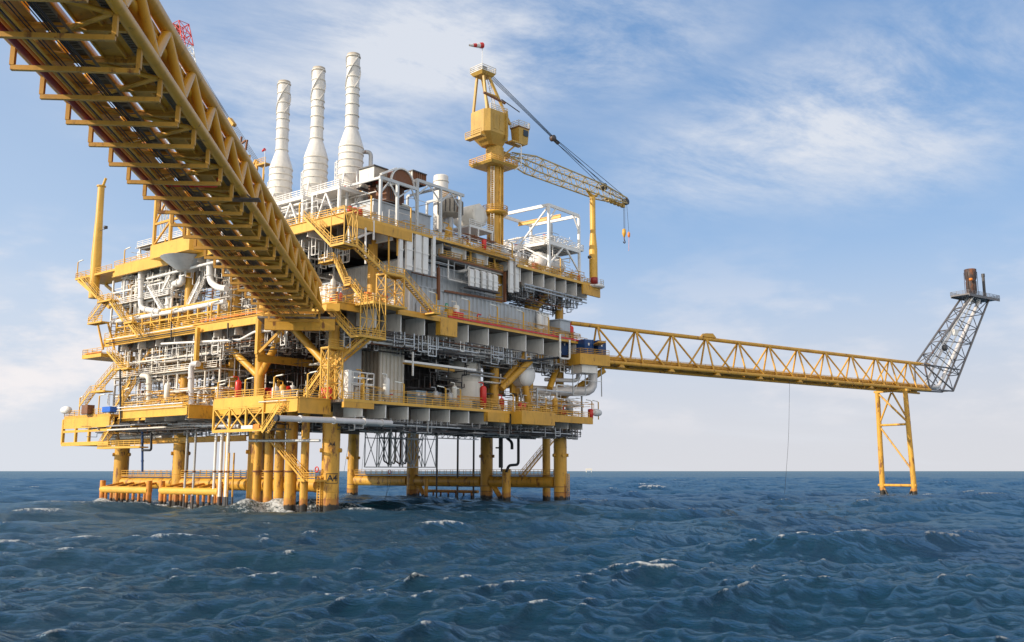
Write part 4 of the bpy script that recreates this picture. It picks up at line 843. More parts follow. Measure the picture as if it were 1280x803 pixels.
# A-frame
for a, b, ta, tb in ((-3.9, -2.2, -3.9, -.9), (1.8, -2.4, -2.6, -.9), (-3.9, 2.2, -3.9, .9), (1.8, 2.4, -2.6, .9)):
    m = MB(); m.beam(cw(a, b, 72.2), cw(ta, tb, 81.4), .42, .42); t.part('gantry_leg', m, 'crane_paint')
for z, k_ in ((77.4, .45),):
    m = MB(); m.beam(cw(-3.9, -1.5, z), cw(-.7, -1.6, z), .26); t.part('gantry_tie', m, 'crane_paint'); m = MB(); m.beam(cw(-4.6, -1.7, z - .2), cw(1.0, -1.8, z - .9), .34); t.part('gantry_tie', m, 'rust_brown')
m = MB(); cbox(m, -5.0, -1.4, -1.7, 1.7, 81.2, 81.8, .4); hp = t.part('head_platform', m, 'crane_paint')
m = MB(); m.rail([cw(-5, -1.7, 81.8), cw(-1.4, -1.7, 81.8), cw(-1.4, 1.7, 81.8), cw(-5, 1.7, 81.8), cw(-5, -1.7, 81.8)], r=.05); t.part('handrail', m, 'cream_paint', hp)
m = MB(); cbox(m, -3.9, -2.7, -.6, .6, 81.82, 83.1); t.part('sheave_box', m, 'dark_steel', hp)
m = MB(); m.ladder(cw(1.0, .5, 74), cw(-1.3, .5, 81.6), .6, sd, .05); t.part('ladder', m, 'cream_paint')
m = MB(); m.tube(cw(.2, -1.6, 77.2), cw(4.2, -2.6, 75.4), .1, 6); t.part('light_boom', m, 'dark_steel')
# cab
m = MB(); cbox(m, 3.2, 6.0, -3.4, -1.1, 69.0, 72.0, .2); cb_ = t.part('cab', m, 'crane_paint')
m = MB(); cbox(m, 6.02, 6.06, -3.1, -1.4, 70.0, 71.7); t.part('window', m, 'glass_dark', cb_)
m = MB(); cbox(m, 4.4, 5.7, -3.46, -3.42, 70.5, 71.7); t.part('window', m, 'glass_dark', cb_)
m = MB(); cbox(m, 3.1, 6.1, -3.5, -1.0, 72.02, 72.2); t.part('roof', m, 'rust_brown', cb_)
m = MB(); m.rail([cw(3.1, -3.5, 72.2), cw(6.1, -3.5, 72.2), cw(6.1, -1.0, 72.2), cw(3.1, -1.0, 72.2), cw(3.1, -3.5, 72.2)], r=.05); t.part('handrail', m, 'cream_paint', cb_)
m = MB(); cbox(m, 1.6, 5.2, -3.3, -1.2, 68.7, 68.98); m.beam(cw(3.5, -2.2, 68.6), cw(1, -1, 66), .3); t.part('cab_bracket', m, 'crane_paint')
m = MB(); m.path([cw(2.6, -3, 68.6), cw(4.2, -3, 68.6), cw(4.2, -3, 64.4), cw(2.4, -3, 63.2)], .11, 8); t.part('hose', m, 'white_paint')
m = MB(); m.beam(cw(1.6, 0, 67.0), cw(3.6, 0, 66.9), 1.3, .8); t.part('boom_foot', m, 'crane_paint')
# boom
br_, bt_ = Vector(cw(3.6, 0, 66.9)), PF.atv(781, 252, cv_ - (46 * .12))
dirb = (bt_ - br_); LB = dirb.length; dirb.normalize(); upb = sd.cross(dirb).normalized() * -1
if upb.z < 0: upb = -upb
def bq(s, w_, h): c = br_ + dirb * s; return [c + sd * w_ - upb * h, c - sd * w_ - upb * h, c - sd * w_ + upb * h, c + sd * w_ + upb * h]
secs = [(0, 1.1, .5), (6, 1.45, 1.5), (LB - 8, 1.2, 1.35), (LB, .7, .6)]
for (s0, w0, h0), (s1, w1, h1) in zip(secs, secs[1:]):
    A, B = bq(s0, w0, h0), bq(s1, w1, h1); nbay = max(2, round((s1 - s0) / 2.1))
    for a, b in zip(A, B): m = MB(); m.tube(a, b, .15, 8); t.part('boom_chord', m, 'boom_paint')
    m = MB()
    for i in range(nbay):
        q1 = [a.lerp(b, i / nbay) for a, b in zip(A, B)]; q2 = [a.lerp(b, (i + 1) / nbay) for a, b in zip(A, B)]
        for j in range(4):
            a, b = (j, (j + 1) % 4) if (i + j) % 2 else ((j + 1) % 4, j); m.tube(q1[a], q2[b], .075, 5, cap=False); m.tube(q1[j], q1[(j + 1) % 4], .06, 5, cap=False)
    t.part('boom_lacing', m, 'boom_paint')
tip = bq(LB, .6, .55); m = MB(); c = br_ + dirb * (LB + .3)
m.lathe(c - sd * .5, [(.1, 0), (.75, .05), (.75, .95), (.1, 1)], 14, sd); t.part('tip_sheave', m, 'dark_steel')
m = MB(); c2 = br_ + dirb * (LB - 7) + upb * 1.5; m.lathe(c2 - sd * .5, [(.1, 0), (.7, .05), (.7, .95), (.1, 1)], 14, sd); t.part('mast_sheave', m, 'dark_steel')
m = MB(); q = bq(LB - 1, .7, .6); 
for k_ in range(5): a = br_ + dirb * (LB - 5.5 + k_ * 1.2) - upb * 1.3; m.box(a - Vector((.5, .5, .3)), a + Vector((.3, .3, .05)))
m.beam(br_ + dirb * (LB - 6.5) - upb * 1.0, br_ + dirb * (LB - .2) - upb * 1.0, .5, .3); t.part('tip_walkway', m, 'crane_paint')
# pendants and hoist ropes
A = Vector(cw(-3, -.4, 82.4)); blk = PF.atv(691, 173, cv_ - 2)
for k_ in range(4):
    o = sd * (k_ * .35 - .5); m = MB(); m.tube(A + o, blk + o * .5 + upb * .2, .055, 5); t.part('hoist_rope', m, 'black')
m = MB(); m.lathe(blk - sd * .5, [(.1, 0), (.62, .05), (.62, .95), (.1, 1)], 12, sd); m.beam(blk, blk + (c2 - blk).normalized() * 1.8, .6, .5); t.part('bridle_block', m, 'dark_steel')
for k_, e in ((-1, c2), (1, c2), (-1.4, br_ + dirb * LB + upb * .6), (1.4, br_ + dirb * LB + upb * .6)): m = MB(); m.tube(blk + sd * k_ * .3, e + sd * k_ * .4, .06, 5); t.part('pendant', m, 'black')
tipc = br_ + dirb * LB
h1 = PF.atv(780, 286, tipc.y); m = MB(); m.tube(Vector((h1.x, tipc.y, tipc.z - .6)), h1, .045, 5); m.tube(Vector((h1.x + .5, tipc.y, tipc.z - .4)), h1 + Vector((.4, 0, 0)), .045, 5); t.part('hoist_rope', m, 'black')
hk = T('crane_hook', 'heavy yellow hook block hanging from the crane boom tip', 'hook', h1); m = MB(); m.lathe(h1, [(.08, 0), (.38, -.2), (.44, -1.1), (.22, -1.8), (.08, -2)], 12); hk.part('block', m, 'yellow_paint')
m = MB(); m.path([h1 + Vector((0, 0, -2)), h1 + Vector((0, 0, -2.5)), h1 + Vector((.5, 0, -3)), h1 + Vector((0, 0, -3.3)), h1 + Vector((-.4, 0, -3))], .12, 6, R=.3); hk.part('hook', m, 'dark_steel')
h2 = PF.atv(786, 290, tipc.y); m = MB(); m.tube(tipc + dirb * .6, h2, .04, 5); t.part('whip_rope', m, 'black')
m = MB(); m.lathe(h2, [(.08, 0), (.28, -.3), (.28, -1), (.08, -1.3)], 10); m.tube(h2 + Vector((0, 0, -1.3)), PF.atv(786, 314, tipc.y), .035, 5); solo('whip_line_weight', 'small orange ball weight with a thin line under the crane boom tip', 'hook', m, 'orange_pipe_paint', h2)
# windsock
wp = Vector(cw(-5.0, -1.7, 81.8)); wt = T('windsock', 'red and white windsock flying from the top of the crane', 'windsock', wp)
m = MB(); m.tube(wp, wp + Vector((0, 0, 4.9)), .06, 6); wt.part('pole', m, 'white_paint')
wx = -bd * .97 + Vector((0, 0, -.3)); a = wp + Vector((0, 0, 4.7))
for k_ in range(4):
    m = MB(); p0, p1 = a + wx * (k_ * .85), a + wx * ((k_ + 1) * .85); m.tube(p0, p1, .6 - k_ * .1, 12, .6 - (k_ + 1) * .1, cap=False); wt.part('sock_band', m, 'red_paint' if k_ % 2 == 0 else 'white_paint')
# boom rest post
rp = PF.atv(742, 352, -5); rt_ = PF.atv(740, 245, -5)
t = T('boom_rest', 'tall yellow post at the deck end carrying the crane boom in a fork', 'boom rest', (rp.x, rp.y, ZE))
m = MB(); zt = rt_.z; m.lathe((rp.x, rp.y, 0), [(.88, ZE - 1), (.88, 52), (.60, 55.5), (.60, zt)], 22); t.part('post', m, 'yellow_paint_clean')
m = MB(); m.path([Vector((rp.x - 2.2, rp.y, zt + 1.0)), Vector((rp.x - 1, rp.y, zt + .1)), Vector((rp.x + 1, rp.y, zt + .1)), Vector((rp.x + 2.2, rp.y, zt + 1.0))], .3, 10, R=.6); t.part('fork', m, 'yellow_paint_clean')
m = MB(); m.tube((rp.x - .9, rp.y - .2, 50), (rp.x - 1.9, rp.y - .4, 50), .07, 6); m.lathe((rp.x - 2.0, rp.y - .4, 49.9), [(.1, -.3), (.38, -.2), (.38, .3), (.1, .35)], 10); t.part('floodlight', m, 'dark_steel')
m = MB(); m.lathe((rp.x, rp.y, ZE - .4), [(1.9, -.1), (2.3, .1), (2.3, .35), (.9, .36)], 16); t.part('base_platform', m, 'white_paint')
m = MB(); m.rail([(rp.x + 2.1 * math.cos(a_ / 2), rp.y + 2.1 * math.sin(a_ / 2), ZE) for a_ in range(13)], r=.045, sp=1); t.part('handrail', m, 'white_paint')
# far end rest post on the sunlit side
p0, p1 = PF.atu(119, 345, -3), PF.atu(126, 234, -3); u, v = p0.x, p0.y
t = T('boom_rest', 'tall tapering yellow post with a fork top at the far sunlit end', 'boom rest', (u, v, ZT))
m = MB(); m.lathe((u, v, 0), [(.98, ZT - 5), (1.0, 49), (.72, 57), (.66, p1.z)], 20); t.part('post', m, 'yellow_paint_clean')
m = MB(); m.path([(u, v + 1.3, p1.z + .5), (u, v + .5, p1.z + .1), (u, v - .7, p1.z + .1), (u, v - 1.6, p1.z + 1.5)], .26, 10, R=.4); m.lathe((u, v, p1.z), [(.66, -.1), (.9, 0), (.9, .2), (.1, .25)], 14); t.part('fork', m, 'yellow_paint_clean')
m = MB(); m.tube((u, v, 54), (u, v - 2.6, 54), .06, 6); m.lathe((u, v - 2.8, 54.3), [(.1, -.3), (.4, -.2), (.4, .3), (.1, .35)], 10); t.part('floodlight', m, 'dark_steel')
# ================================================================ decks at the far sunlit end
def pz(x, y, u=None, v=None, z=None): return PF.atu(x, y, u) if u is not None else PF.atv(x, y, v) if v is not None else PF.atz(x, y, z)
vp = PF.atu(119, 345, -3).y
m = MB(); m.box((-3.6, 60.2, ZT - .55), (3, 76, ZT - .2)); ec = plat.part('end_platform', m, 'yellow_paint_clean')
m = MB(); m.rail([(-3.5, 62, ZT - .2), (-3.5, 76, ZT - .2), (3, 76, ZT - .2)]); plat.part('handrail', m, 'yellow_paint', ec)
m = MB(); m.beam((-3.3, 75, ZT - .7), (-3.3, 62, ZM + 6), .5); plat.part('strut', m, 'yellow_paint_clean')
m = MB(); m.beam((2.5, 75, ZT - .7), (2.5, 62, ZM + 6), .5); plat.part('strut', m, 'yellow_paint_clean')
a, b = pz(105, 445, u=-3), pz(150, 440, u=-3)
m = MB(); m.box((-3.4, 64, a.z - .7), (5, a.y, a.z)); ec = plat.part('end_platform', m, 'yellow_paint_clean'); m = MB(); m.rail([(-3.3, 64, a.z), (-3.3, a.y, a.z), (5, a.y, a.z)]); plat.part('handrail', m, 'yellow_paint', ec)
m = MB(); m.beam((-3.5, 64, a.z + .2), (-3.5, 70, a.z + .2), .14); plat.part('fire_main_pipe', m, 'orange_pipe_paint', ec)
# yellow open frame below the cellar deck end
v0, v1 = VF0, VF1; zt, zb = ZC + .4, 11.2
m = MB(); m.box((-6, v0, ZC - .6), (2, v1, ZC - .1)); ef = plat.part('end_platform', m, 'yellow_paint'); m = MB(); m.rail([(-6, v0, ZC - .1), (-6, v1, ZC - .1), (2, v1, ZC - .1)]); plat.part('handrail', m, 'yellow_paint', ef)
for p, q, w_, h_ in (((-6, v0, ZC - 1.5), (-6, v1, ZC - 1.5), .35, 1.9), ((-6, v0, zb), (-6, v1, zb), .5, .7), ((-6, v0, 13.6), (-6, v1, 13.6), .35, .45), ((-6, v1, zb), (-6, v1, ZC - .6), .5, .5), ((-6, v1 - 5, zb), (-6, v1 - 5, ZC - 2.4), .45, .45), ((-6, v1 - 10, zb), (-6, v1 - 10, ZC - 2.4), .45, .45), ((-6, v1, zb), (4, v1, zb), .4, .5)):
    m = MB(); m.beam(p, q, w_, h_); plat.part('frame_member', m, 'yellow_paint_clean', ef)
m = MB(); m.ib((-1, 20, 11.5), (-1, 62.5, 11.5), .5, 1.0); plat.part('lower_beam', m, 'yellow_paint')
m = MB(); m.tube((0, 45, 12.6), (0, 66, 12.6), 1.2, 16); solo('drain_drum', 'long grey horizontal drum slung under the far sunlit deck end', 'tank', m, 'girder_grey', (0, 55, 12))
# truss box hanging at the front of the cellar deck, sunlit face
a = pz(268, 508, u=-9.3); b = pz(330, 500, u=-9.3); tf = T('landing_truss', 'bright yellow truss box jutting from the cellar deck above the conductors', 'platform', (-9, a.y, ZC - 4))
vs_ = [a.y, (a.y * 2 + b.y) / 3, (a.y + 2 * b.y) / 3, b.y]
m = MB()
for v in vs_: m.beam((-9.3, v, ZC - 4.4), (-9.3, v, ZC + .3), .3)
for v, w_ in zip(vs_, vs_[1:]): m.beam((-9.3, v, ZC - 4.3), (-9.3, w_, ZC - .9), .2); m.beam((-9.3, w_, ZC - 4.3), (-9.3, v, ZC - .9), .2)
m.beam((-9.3, a.y, ZC - 4.4), (-9.3, b.y, ZC - 4.4), .4, .45); m.beam((-9.3, a.y, ZC - .9), (-9.3, b.y, ZC - .9), .3); tf.part('front_truss', m, 'yellow_paint_clean')
m = MB(); m.beam((-9.35, a.y, ZC - .1), (-9.35, b.y, ZC - .1), .25, 1.4); tf.part('edge_beam', m, 'yellow_paint_clean')
m = MB(); m.box((-9.1, b.y, ZC - 4.3), (-4, a.y, ZC - 4.1)); tf.part('floor', m, 'grating')
m = MB(); m.rail([(-9.3, a.y, ZC + .6), (-9.3, b.y, ZC + .6)]); tf.part('handrail', m, 'yellow_paint')
m = MB(); m.box((-9.55, b.y + .6, ZC - 4.35), (-9.5, b.y + 2.0, ZC - 3.6)); tf.part('sign', m, 'orange_pipe_paint', label='orange sign plate on the truss foot'); m = MB(); m.box((-9.55, b.y + 2.2, ZC - 4.2), (-9.5, b.y + 5, ZC - 3.7)); tf.part('sign', m, 'white_paint', label='pale sign plate on the truss foot')
# ================================================================ wall modules
def module(name, label, cat, u0, u1, v0, v1, z0, z1, mat_l, mat_r, roof='clad_grey', pitch=1.1, dep=.18, smooth=False):
    t = T(name, label, cat, (u0, v0, z0))
    m = MB()
    if smooth: m.box((u0, v0, z0), (u0 + .1, v1, z1))
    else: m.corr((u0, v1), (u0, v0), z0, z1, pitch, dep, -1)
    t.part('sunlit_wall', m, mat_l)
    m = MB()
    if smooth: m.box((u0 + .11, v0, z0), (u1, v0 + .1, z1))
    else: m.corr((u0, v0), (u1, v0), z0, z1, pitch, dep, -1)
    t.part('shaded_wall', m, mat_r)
    m = MB(); m.box((u0 - .25, v0 - .25, z1 + .003), (u1 + .05, v1 + .05, z1 + .2)); t.part('roof', m, roof)
    m = MB(); m.box((u1 - .1, v0 + .13, z0), (u1, v1, z1)); m.box((u0 + .15, v1 - .1, z0), (u1 - .11, v1, z1)); t.part('back_wall', m, roof)
    return t
zl = PF.atv(568, 368, -3.2).z
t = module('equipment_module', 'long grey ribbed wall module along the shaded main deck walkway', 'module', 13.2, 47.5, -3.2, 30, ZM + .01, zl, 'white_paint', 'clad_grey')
for i, x in enumerate((520, 600, 640, 655)):
    p = PF.atv(x, 390, -3.4); m = MB(); m.box((p.x, -3.5, ZM + .05), (p.x + 1.1, -3.42, ZM + 2.3)); t.part('door', m, 'clad_grey')
p = PF.atv(558.5, 383, -3.45); m = MB(); m.box((p.x - .35, -3.47, p.z - .5), (p.x + .35, -3.43, p.z + .5)); sg = t.part('safety_sign', m, 'green_paint', label='small green and white safety sign'); m = MB(); m.box((p.x - .12, -3.5, p.z - .35), (p.x + .12, -3.475, p.z + .3)); t.part('running_figure_mark', m, 'white_paint', sg)
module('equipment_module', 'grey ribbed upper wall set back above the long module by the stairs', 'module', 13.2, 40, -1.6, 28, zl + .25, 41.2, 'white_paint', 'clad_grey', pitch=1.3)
module('equipment_module', 'small pale ribbed module at the end of the shaded walkway', 'module', 47.8, 51.6, -3.6, 4, ZM + .01, ZM + 5.0, 'clad_grey', 'girder_grey', pitch=.9)
module('container', 'smooth grey container box at the outer end of the shaded walkway', 'container', 53.2, 56.6, -5.2, -2, ZM + .01, ZM + 4.0, 'clad_grey', 'clad_grey', smooth=True)
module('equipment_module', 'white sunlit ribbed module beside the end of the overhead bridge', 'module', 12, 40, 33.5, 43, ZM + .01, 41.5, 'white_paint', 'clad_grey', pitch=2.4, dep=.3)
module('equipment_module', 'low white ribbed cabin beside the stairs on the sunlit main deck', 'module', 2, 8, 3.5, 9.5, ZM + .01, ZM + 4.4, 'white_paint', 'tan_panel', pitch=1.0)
module('equipment_module', 'tan module wall deep inside the far half of the main deck', 'module', 20, 45, 46, 60, ZM + .01, 43, 'tan_panel', 'tan_panel', roof='tan_panel')
a, b = PF.atu(302, 470, 11).y, PF.atu(268, 470, 11).y
module('equipment_module', 'tall tan ribbed block in the shade on the cellar deck left of the red tank', 'module', 11, 30, a, b, ZC + .01, 28.4, 'tan_panel', 'tan_panel', roof='tan_panel', pitch=1.4, dep=.3)
a, b = PF.atv(475, 470, 0).x, PF.atv(504, 470, 0).x
module('equipment_module', 'tall cream ribbed panel block standing on the cellar deck right of the stairs', 'module', a, b, 0, 5, ZC + .01, 28.2, 'tan_panel', 'cream_paint', pitch=.85, dep=.25)
module('equipment_module', 'narrow smooth grey block behind the white skid on the cellar deck', 'module', 2.5, 6.5, .8, 5, ZC + .01, 28.2, 'tan_panel', 'clad_grey', smooth=True)
module('equipment_module', 'added dark box standing in for deep shade on the cellar deck behind the vertical tank', 'module', 17, 44, 9, 14, ZC + .01, 27.9, 'dark_steel', 'dark_steel', roof='dark_steel')  # dark box added so the cellar deck interior reads as deep shade
module('equipment_module', 'added dark brown box standing in for deep shade on the cellar deck behind the red tank', 'module', 17, 40, 15, 30, ZC + .01, 27.9, 'rust_brown', 'dark_steel', roof='dark_steel')  # another added box, interior shade put into its dark walls
module('equipment_module', 'added dark wall standing in for shade inside the middle of the main deck', 'module', 42, 46, 31, 44, ZM + .01, 43, 'dark_steel', 'dark_steel', roof='dark_steel')  # added wall, coloured dark in place of shade inside the main deck
# ledge rail on the long module, with hoppers under the upper deck
m = MB(); a, b = PF.atv(556, 364, -3.6), PF.atv(632, 377, -3.6); m.beam(a, b, .35, .35); solo('ledge_beam', 'rusty brown beam running along the top of the long grey module', 'beam', m, 'rust_brown', a)
m = MB(); a, b = PF.atv(548, 316, -3.5), PF.atv(628, 343, -3.5); z = (a.z + b.z) / 2; m.box((a.x, -3.6, z - .25), (b.x, -1.7, z)); t = T('service_platform', 'grey service platform with yellow railing high on the grey module wall', 'platform', (a.x, -3, z)); t.part('floor', m, 'steel')
m = MB(); m.rail([(a.x, -3.6, z), (b.x, -3.6, z)], r=.05); t.part('handrail', m, 'yellow_paint'); m = MB(); m.beam((a.x, -3.65, z - .1), (b.x, -3.65, z - .1), .1, .3); t.part('toe_board', m, 'rust_brown')
for i, x in enumerate((566, 597)):
    p = PF.atv(x, 318, -2.6); m = MB(); n = 4; w0, w1 = 2.1, 1.0
    m.add([(p.x - w1, -3.4, z + .3), (p.x + w1, -3.4, z + .3), (p.x + w1, -1.8, z + .3), (p.x - w1, -1.8, z + .3), (p.x - w0, -3.9, z + 2.6), (p.x + w0, -3.9, z + 2.6), (p.x + w0, -1.4, z + 2.6), (p.x - w0, -1.4, z + 2.6)], [(3, 2, 1, 0), (4, 5, 6, 7), (0, 1, 5, 4), (1, 2, 6, 5), (2, 3, 7, 6), (3, 0, 4, 7)])
    m.box((p.x - w0, -3.9, z + 2.6), (p.x + w0, -1.4, z + 3.7)); solo('hopper', ['grey box hopper under the upper deck, the one nearer the duct row', 'grey box hopper under the upper deck, the one nearer the crane'][i], 'hopper', m, 'girder_grey', p)
    m = MB(); m.path([(p.x + 2.7, -3.6, z + 3.4), (p.x + 3.6, -3.6, z + 3.4), (p.x + 3.6, -3.6, z + .4)], .22, 8); solo('pipe', ['yellow elbow pipe beside the hopper nearer the duct row', 'yellow elbow pipe beside the hopper nearer the crane'][i], 'pipe', m, 'yellow_paint', p)
for i, (x, y0, y1) in enumerate(((548, 335, 375), (631, 340, 378))):
    a, b = PF.atv(x, y0, -3.9), PF.atv(x, y1, -3.9); m = MB(); m.beam(a, b, .45, .45); solo('brown_post', ['rusty brown post on the grey wall nearest the stairs', 'rusty brown post on the grey wall below the crane'][i], 'post', m, 'rust_brown', b)
# white duct rows
def duct(x, yt, yb, wd, label, group, v=-4.9, hook=True, mat='white_paint'):
    a, b = PF.atv(x, yt, v), PF.atv(x, yb, v); w_ = wd / 2; m = MB()
    m.box((a.x - w_, v - .22, b.z), (a.x + w_, v + .22, a.z - .35))
    m.add([(a.x - w_, v - .22, a.z - .35), (a.x + w_, v - .22, a.z - .35), (a.x + w_, v + .22, a.z - .35), (a.x - w_, v + .22, a.z - .35), (a.x - w_, v + .1, a.z), (a.x + w_, v + .1, a.z), (a.x + w_, v + .6, a.z), (a.x - w_, v + .6, a.z)], [(4, 5, 6, 7), (0, 1, 5, 4), (1, 2, 6, 5), (2, 3, 7, 6), (3, 0, 4, 7)])
    m.box((a.x - w_ * .9, v + .6, a.z - .45), (a.x + w_ * .9, v + 3, a.z - .02))
    t = T('cable_duct', label, 'duct', (a.x, v, b.z), group=group); t.part('panel', m, mat)
    m = MB(); m.box((a.x - w_ - .08, v - .3, b.z + .6), (a.x + w_ + .08, v - .225, b.z + .8)); m.box((a.x - w_ - .08, v - .3, (a.z + b.z) / 2), (a.x + w_ + .08, v - .225, (a.z + b.z) / 2 + .2)); t.part('strap', m, 'girder_grey')
    return a, b
G1, G2, G3 = 'tall white duct panels on the shaded corner', 'short white duct panels on the grey wall', 'pair of white duct panels below the crane'
for i, (x, yt, yb, wd) in enumerate(((501, 286, 341, .75), (511.5, 289, 338, 1.35), (522.5, 292, 341, 1.35), (531.5, 295, 343, 1.2), (542, 294, 346, .65))):
    duct(x, yt, yb, wd, ['narrow white duct nearest the yellow stairs', 'wide white duct panel right after the narrow one by the stairs', 'third duct of the tall white row by the stairs', 'fourth duct of the tall white row by the stairs', 'narrow last duct closing the tall white row'][i], G1)
for i, (x, yt, yb) in enumerate(((589, 336, 358), (596, 337, 359.5), (604.5, 339, 361), (612, 341, 362.5), (619, 343, 364))):
    duct(x, yt, yb, 1.05, ['first', 'second', 'third', 'fourth', 'fifth'][i] + ' of five short white duct panels, counted from the stairs', G2)
for i, x in enumerate((638.5, 645.5)): duct(x, 321, 366 - i * 1, 1.05, ['left', 'right'][i] + ' one of the two tall white duct panels below the crane', G3)
m = MB(); m.beam(PF.atv(583, 359, -4.6), PF.atv(622, 367, -4.6), 1.2, .2); solo('duct_shelf', 'thin dark shelf under the five short white duct panels', 'shelf', m, 'dark_steel', PF.atv(600, 362, -4.6))
for i, (pts, r, mt, lb) in enumerate((([(428, 305), (462, 291), (498, 284)], .22, 'white_paint', 'white pipe rising to the narrow duct by the stairs'), ([(486, 343), (486, 292), (499, 291)], .14, 'yellow_paint', 'yellow pipe bracket behind the narrow white duct'), ([(497, 320), (497, 290)], .2, 'yellow_paint', 'yellow upright behind the narrow white duct'))):
    P = [PF.atv(x, y, -4.6) for x, y in pts]; m = MB(); m.path(P, r, 8, R=.5); solo('pipe', lb, 'pipe', m, mt, P[0])
# ================================================================ upper deck: frames and big equipment (shaded face)
t = T('steel_frame', 'grey white open steel portal frame along the edge of the upper deck', 'frame', (4.5, -4.6, ZT))
fx = [(476, 225), (497, 230), (522, 214), (551, 228), (575, 240)]
tops = [PF.atv(x, y, -4.5) for x, y in fx]
zt_ = [52.6, 52.6, 54.2, 54.2, 54.2]
for p, z in zip(tops, zt_):
    m = MB(); m.beam((p.x, -4.5, ZT), (p.x, -4.5, z), .42, .42, (1, 0, 0)); t.part('post', m, 'frame_grey')
m = MB(); m.beam((tops[0].x - .3, -4.5, 52.8), (tops[2].x, -4.5, 52.8), .35, .5); t.part('top_beam', m, 'frame_grey')
m = MB(); m.beam((tops[2].x - .2, -4.5, 54.4), (tops[4].x + 1, -4.5, 54.4), .35, .5); t.part('top_beam', m, 'frame_grey')
for z, p in ((52.8, tops[0]), (52.8, tops[1]), (54.4, tops[2]), (54.4, tops[3]), (54.4, tops[4])):
    m = MB(); m.beam((p.x, -4.3, z), (p.x, 3.5, z), .3, .4); t.part('cross_beam', m, 'frame_grey')
    m = MB(); m.beam((p.x, 3.5, ZT), (p.x, 3.5, z), .35); t.part('post', m, 'frame_grey')
for i in range(4):
    a, b = tops[i], tops[i + 1]; z = min(zt_[i], zt_[i + 1]); c = (a.x + b.x) / 2
    for p in (a, b): m = MB(); m.beam((p.x, -4.5, z - 2.4), (c if i != 1 else (a.x * .3 + b.x * .7), -4.5, z), .2); t.part('knee_brace', m, 'frame_grey')
module('turbine_enclosure', 'long smooth grey turbine enclosure behind the upper deck railing', 'enclosure', 5.6, 19, -2.2, 3, ZT + .01, 49.6, 'clad_grey', 'clad_grey', smooth=True)
t = T('intake_duct', 'rust brown louvred intake box hanging inside the grey portal frame', 'duct', (11, -2, 50))
m = MB(); m.box((8.2, -2.4, 50.3), (12.3, 2, 53)); t.part('box', m, 'rust_brown')
for i in range(7): m = MB(); m.box((9 + i * .45, -2.5, 50.5), (9.12 + i * .45, -2.41, 52.8)); t.part('louvre_fin', m, 'dark_steel')
t = T('intake_hood', 'big half round white and brown intake hood on the grey portal frame', 'hood', (9.5, -3, 54))
m = MB(); n = 14; pr_ = [(2.6 * math.cos(PI * k / n), 2.6 * math.sin(PI * k / n)) for k in range(n + 1)]; ux, uz = 10.6, 53.1
vs = [(ux + a, v, uz + b) for v in (-3.6, 2.2) for a, b in pr_]; m.add(vs, [(k, k + 1, n + 2 + k, n + 1 + k) for k in range(n)], True); m.add(vs, [tuple(range(n + 1)), tuple(range(2 * n + 1, n, -1))]); t.part('shell', m, 'rust_brown')
m = MB()
for k in range(n): m.beam((ux + pr_[k][0] * 1.04, -3.7, uz + pr_[k][1] * 1.04), (ux + pr_[k + 1][0] * 1.04, -3.7, uz + pr_[k + 1][1] * 1.04), .35, .25)
m.beam((ux - 5, -3.7, uz + .6), (ux - 1.6, -3.7, uz + 2.4), .5, .3); t.part('rim', m, 'white_paint')
module('exhaust_box', 'cream coloured box plenum on top of the frame beside the corner stack', 'box', 5.2, 8.2, -2.5, 1, 53.1, 55.2, 'cream_paint', 'tan_panel', roof='dark_steel', smooth=True)
module('louvre_box', 'brown ribbed louvre box on the frame right of the half round hood', 'box', 14.2, 17.4, -2.5, 1, 54.7, 56.6, 'cream_paint', 'rust_brown', roof='dark_steel', pitch=.5, dep=.14)
p = PF.atv(551, 240, 2); m = MB(); m.lathe((p.x, 2, 0), [(1.35, ZT + 4), (1.35, 59.4), (1.2, 59.6), (1.1, 59.2)], 26); t = T('exhaust_stack', 'short plain white stack behind the grey portal frame', 'exhaust stack', (p.x, 2, ZT)); t.part('pipe', m, 'white_stack_paint')
m = MB(); m.lathe((p.x, 2, 58.4), [(1.35, -.1), (1.45, -.08), (1.45, .08), (1.35, .1)], 26); t.part('band', m, 'cream_paint'); m = MB(); m.rail([(p.x - 2, .2, 55), (p.x + 2.2, .2, 55), (p.x + 2.2, 2.5, 55)], r=.05); t.part('handrail', m, 'yellow_paint')
p = PF.atv(563, 262, -1.5); m = MB(); m.lathe((p.x, -1.5, p.z - .7), [(.3, -.9), (2.0, -.5), (2.2, -.3), (2.2, 2.1), (2.0, 2.2)], 26); t = T('round_louvre_drum', 'round ribbed grey brown drum hood under the right end of the frame', 'drum', (p.x, -1.5, p.z)); t.part('shell', m, 'tan_panel')
for k in range(18): a = 2 * PI * k / 18; m = MB(); m.beam((p.x + 2.26 * math.cos(a), -1.5 + 2.26 * math.sin(a), p.z - .9), (p.x + 2.26 * math.cos(a), -1.5 + 2.26 * math.sin(a), p.z + 1.3), .12); t.part('rib', m, 'dark_steel')
m = MB(); m.tube((p.x, -1.5, ZT), (p.x, -1.5, p.z - 1.4), .55, 12); t.part('stem', m, 'steel')
p = PF.atv(588, 272, .5); m = MB(); n = 8; R_ = 2.3
m.lathe((p.x, -1.8, p.z), [(R_ * .55, 0), (R_, .05), (R_, 4.4), (R_ * .6, 5.6)], 8, (0, 1, 0)); t = T('filter_housing', 'pale eight sided filter housing on a white stand left of the crane', 'housing', (p.x, 0, p.z)); t.part('housing', m, 'cream_paint')
m = MB(); m.box((p.x - 3.6, -2.4, p.z - 2.9), (p.x + 3.2, 3, p.z - 2.6)); t.part('stand_floor', m, 'white_paint')
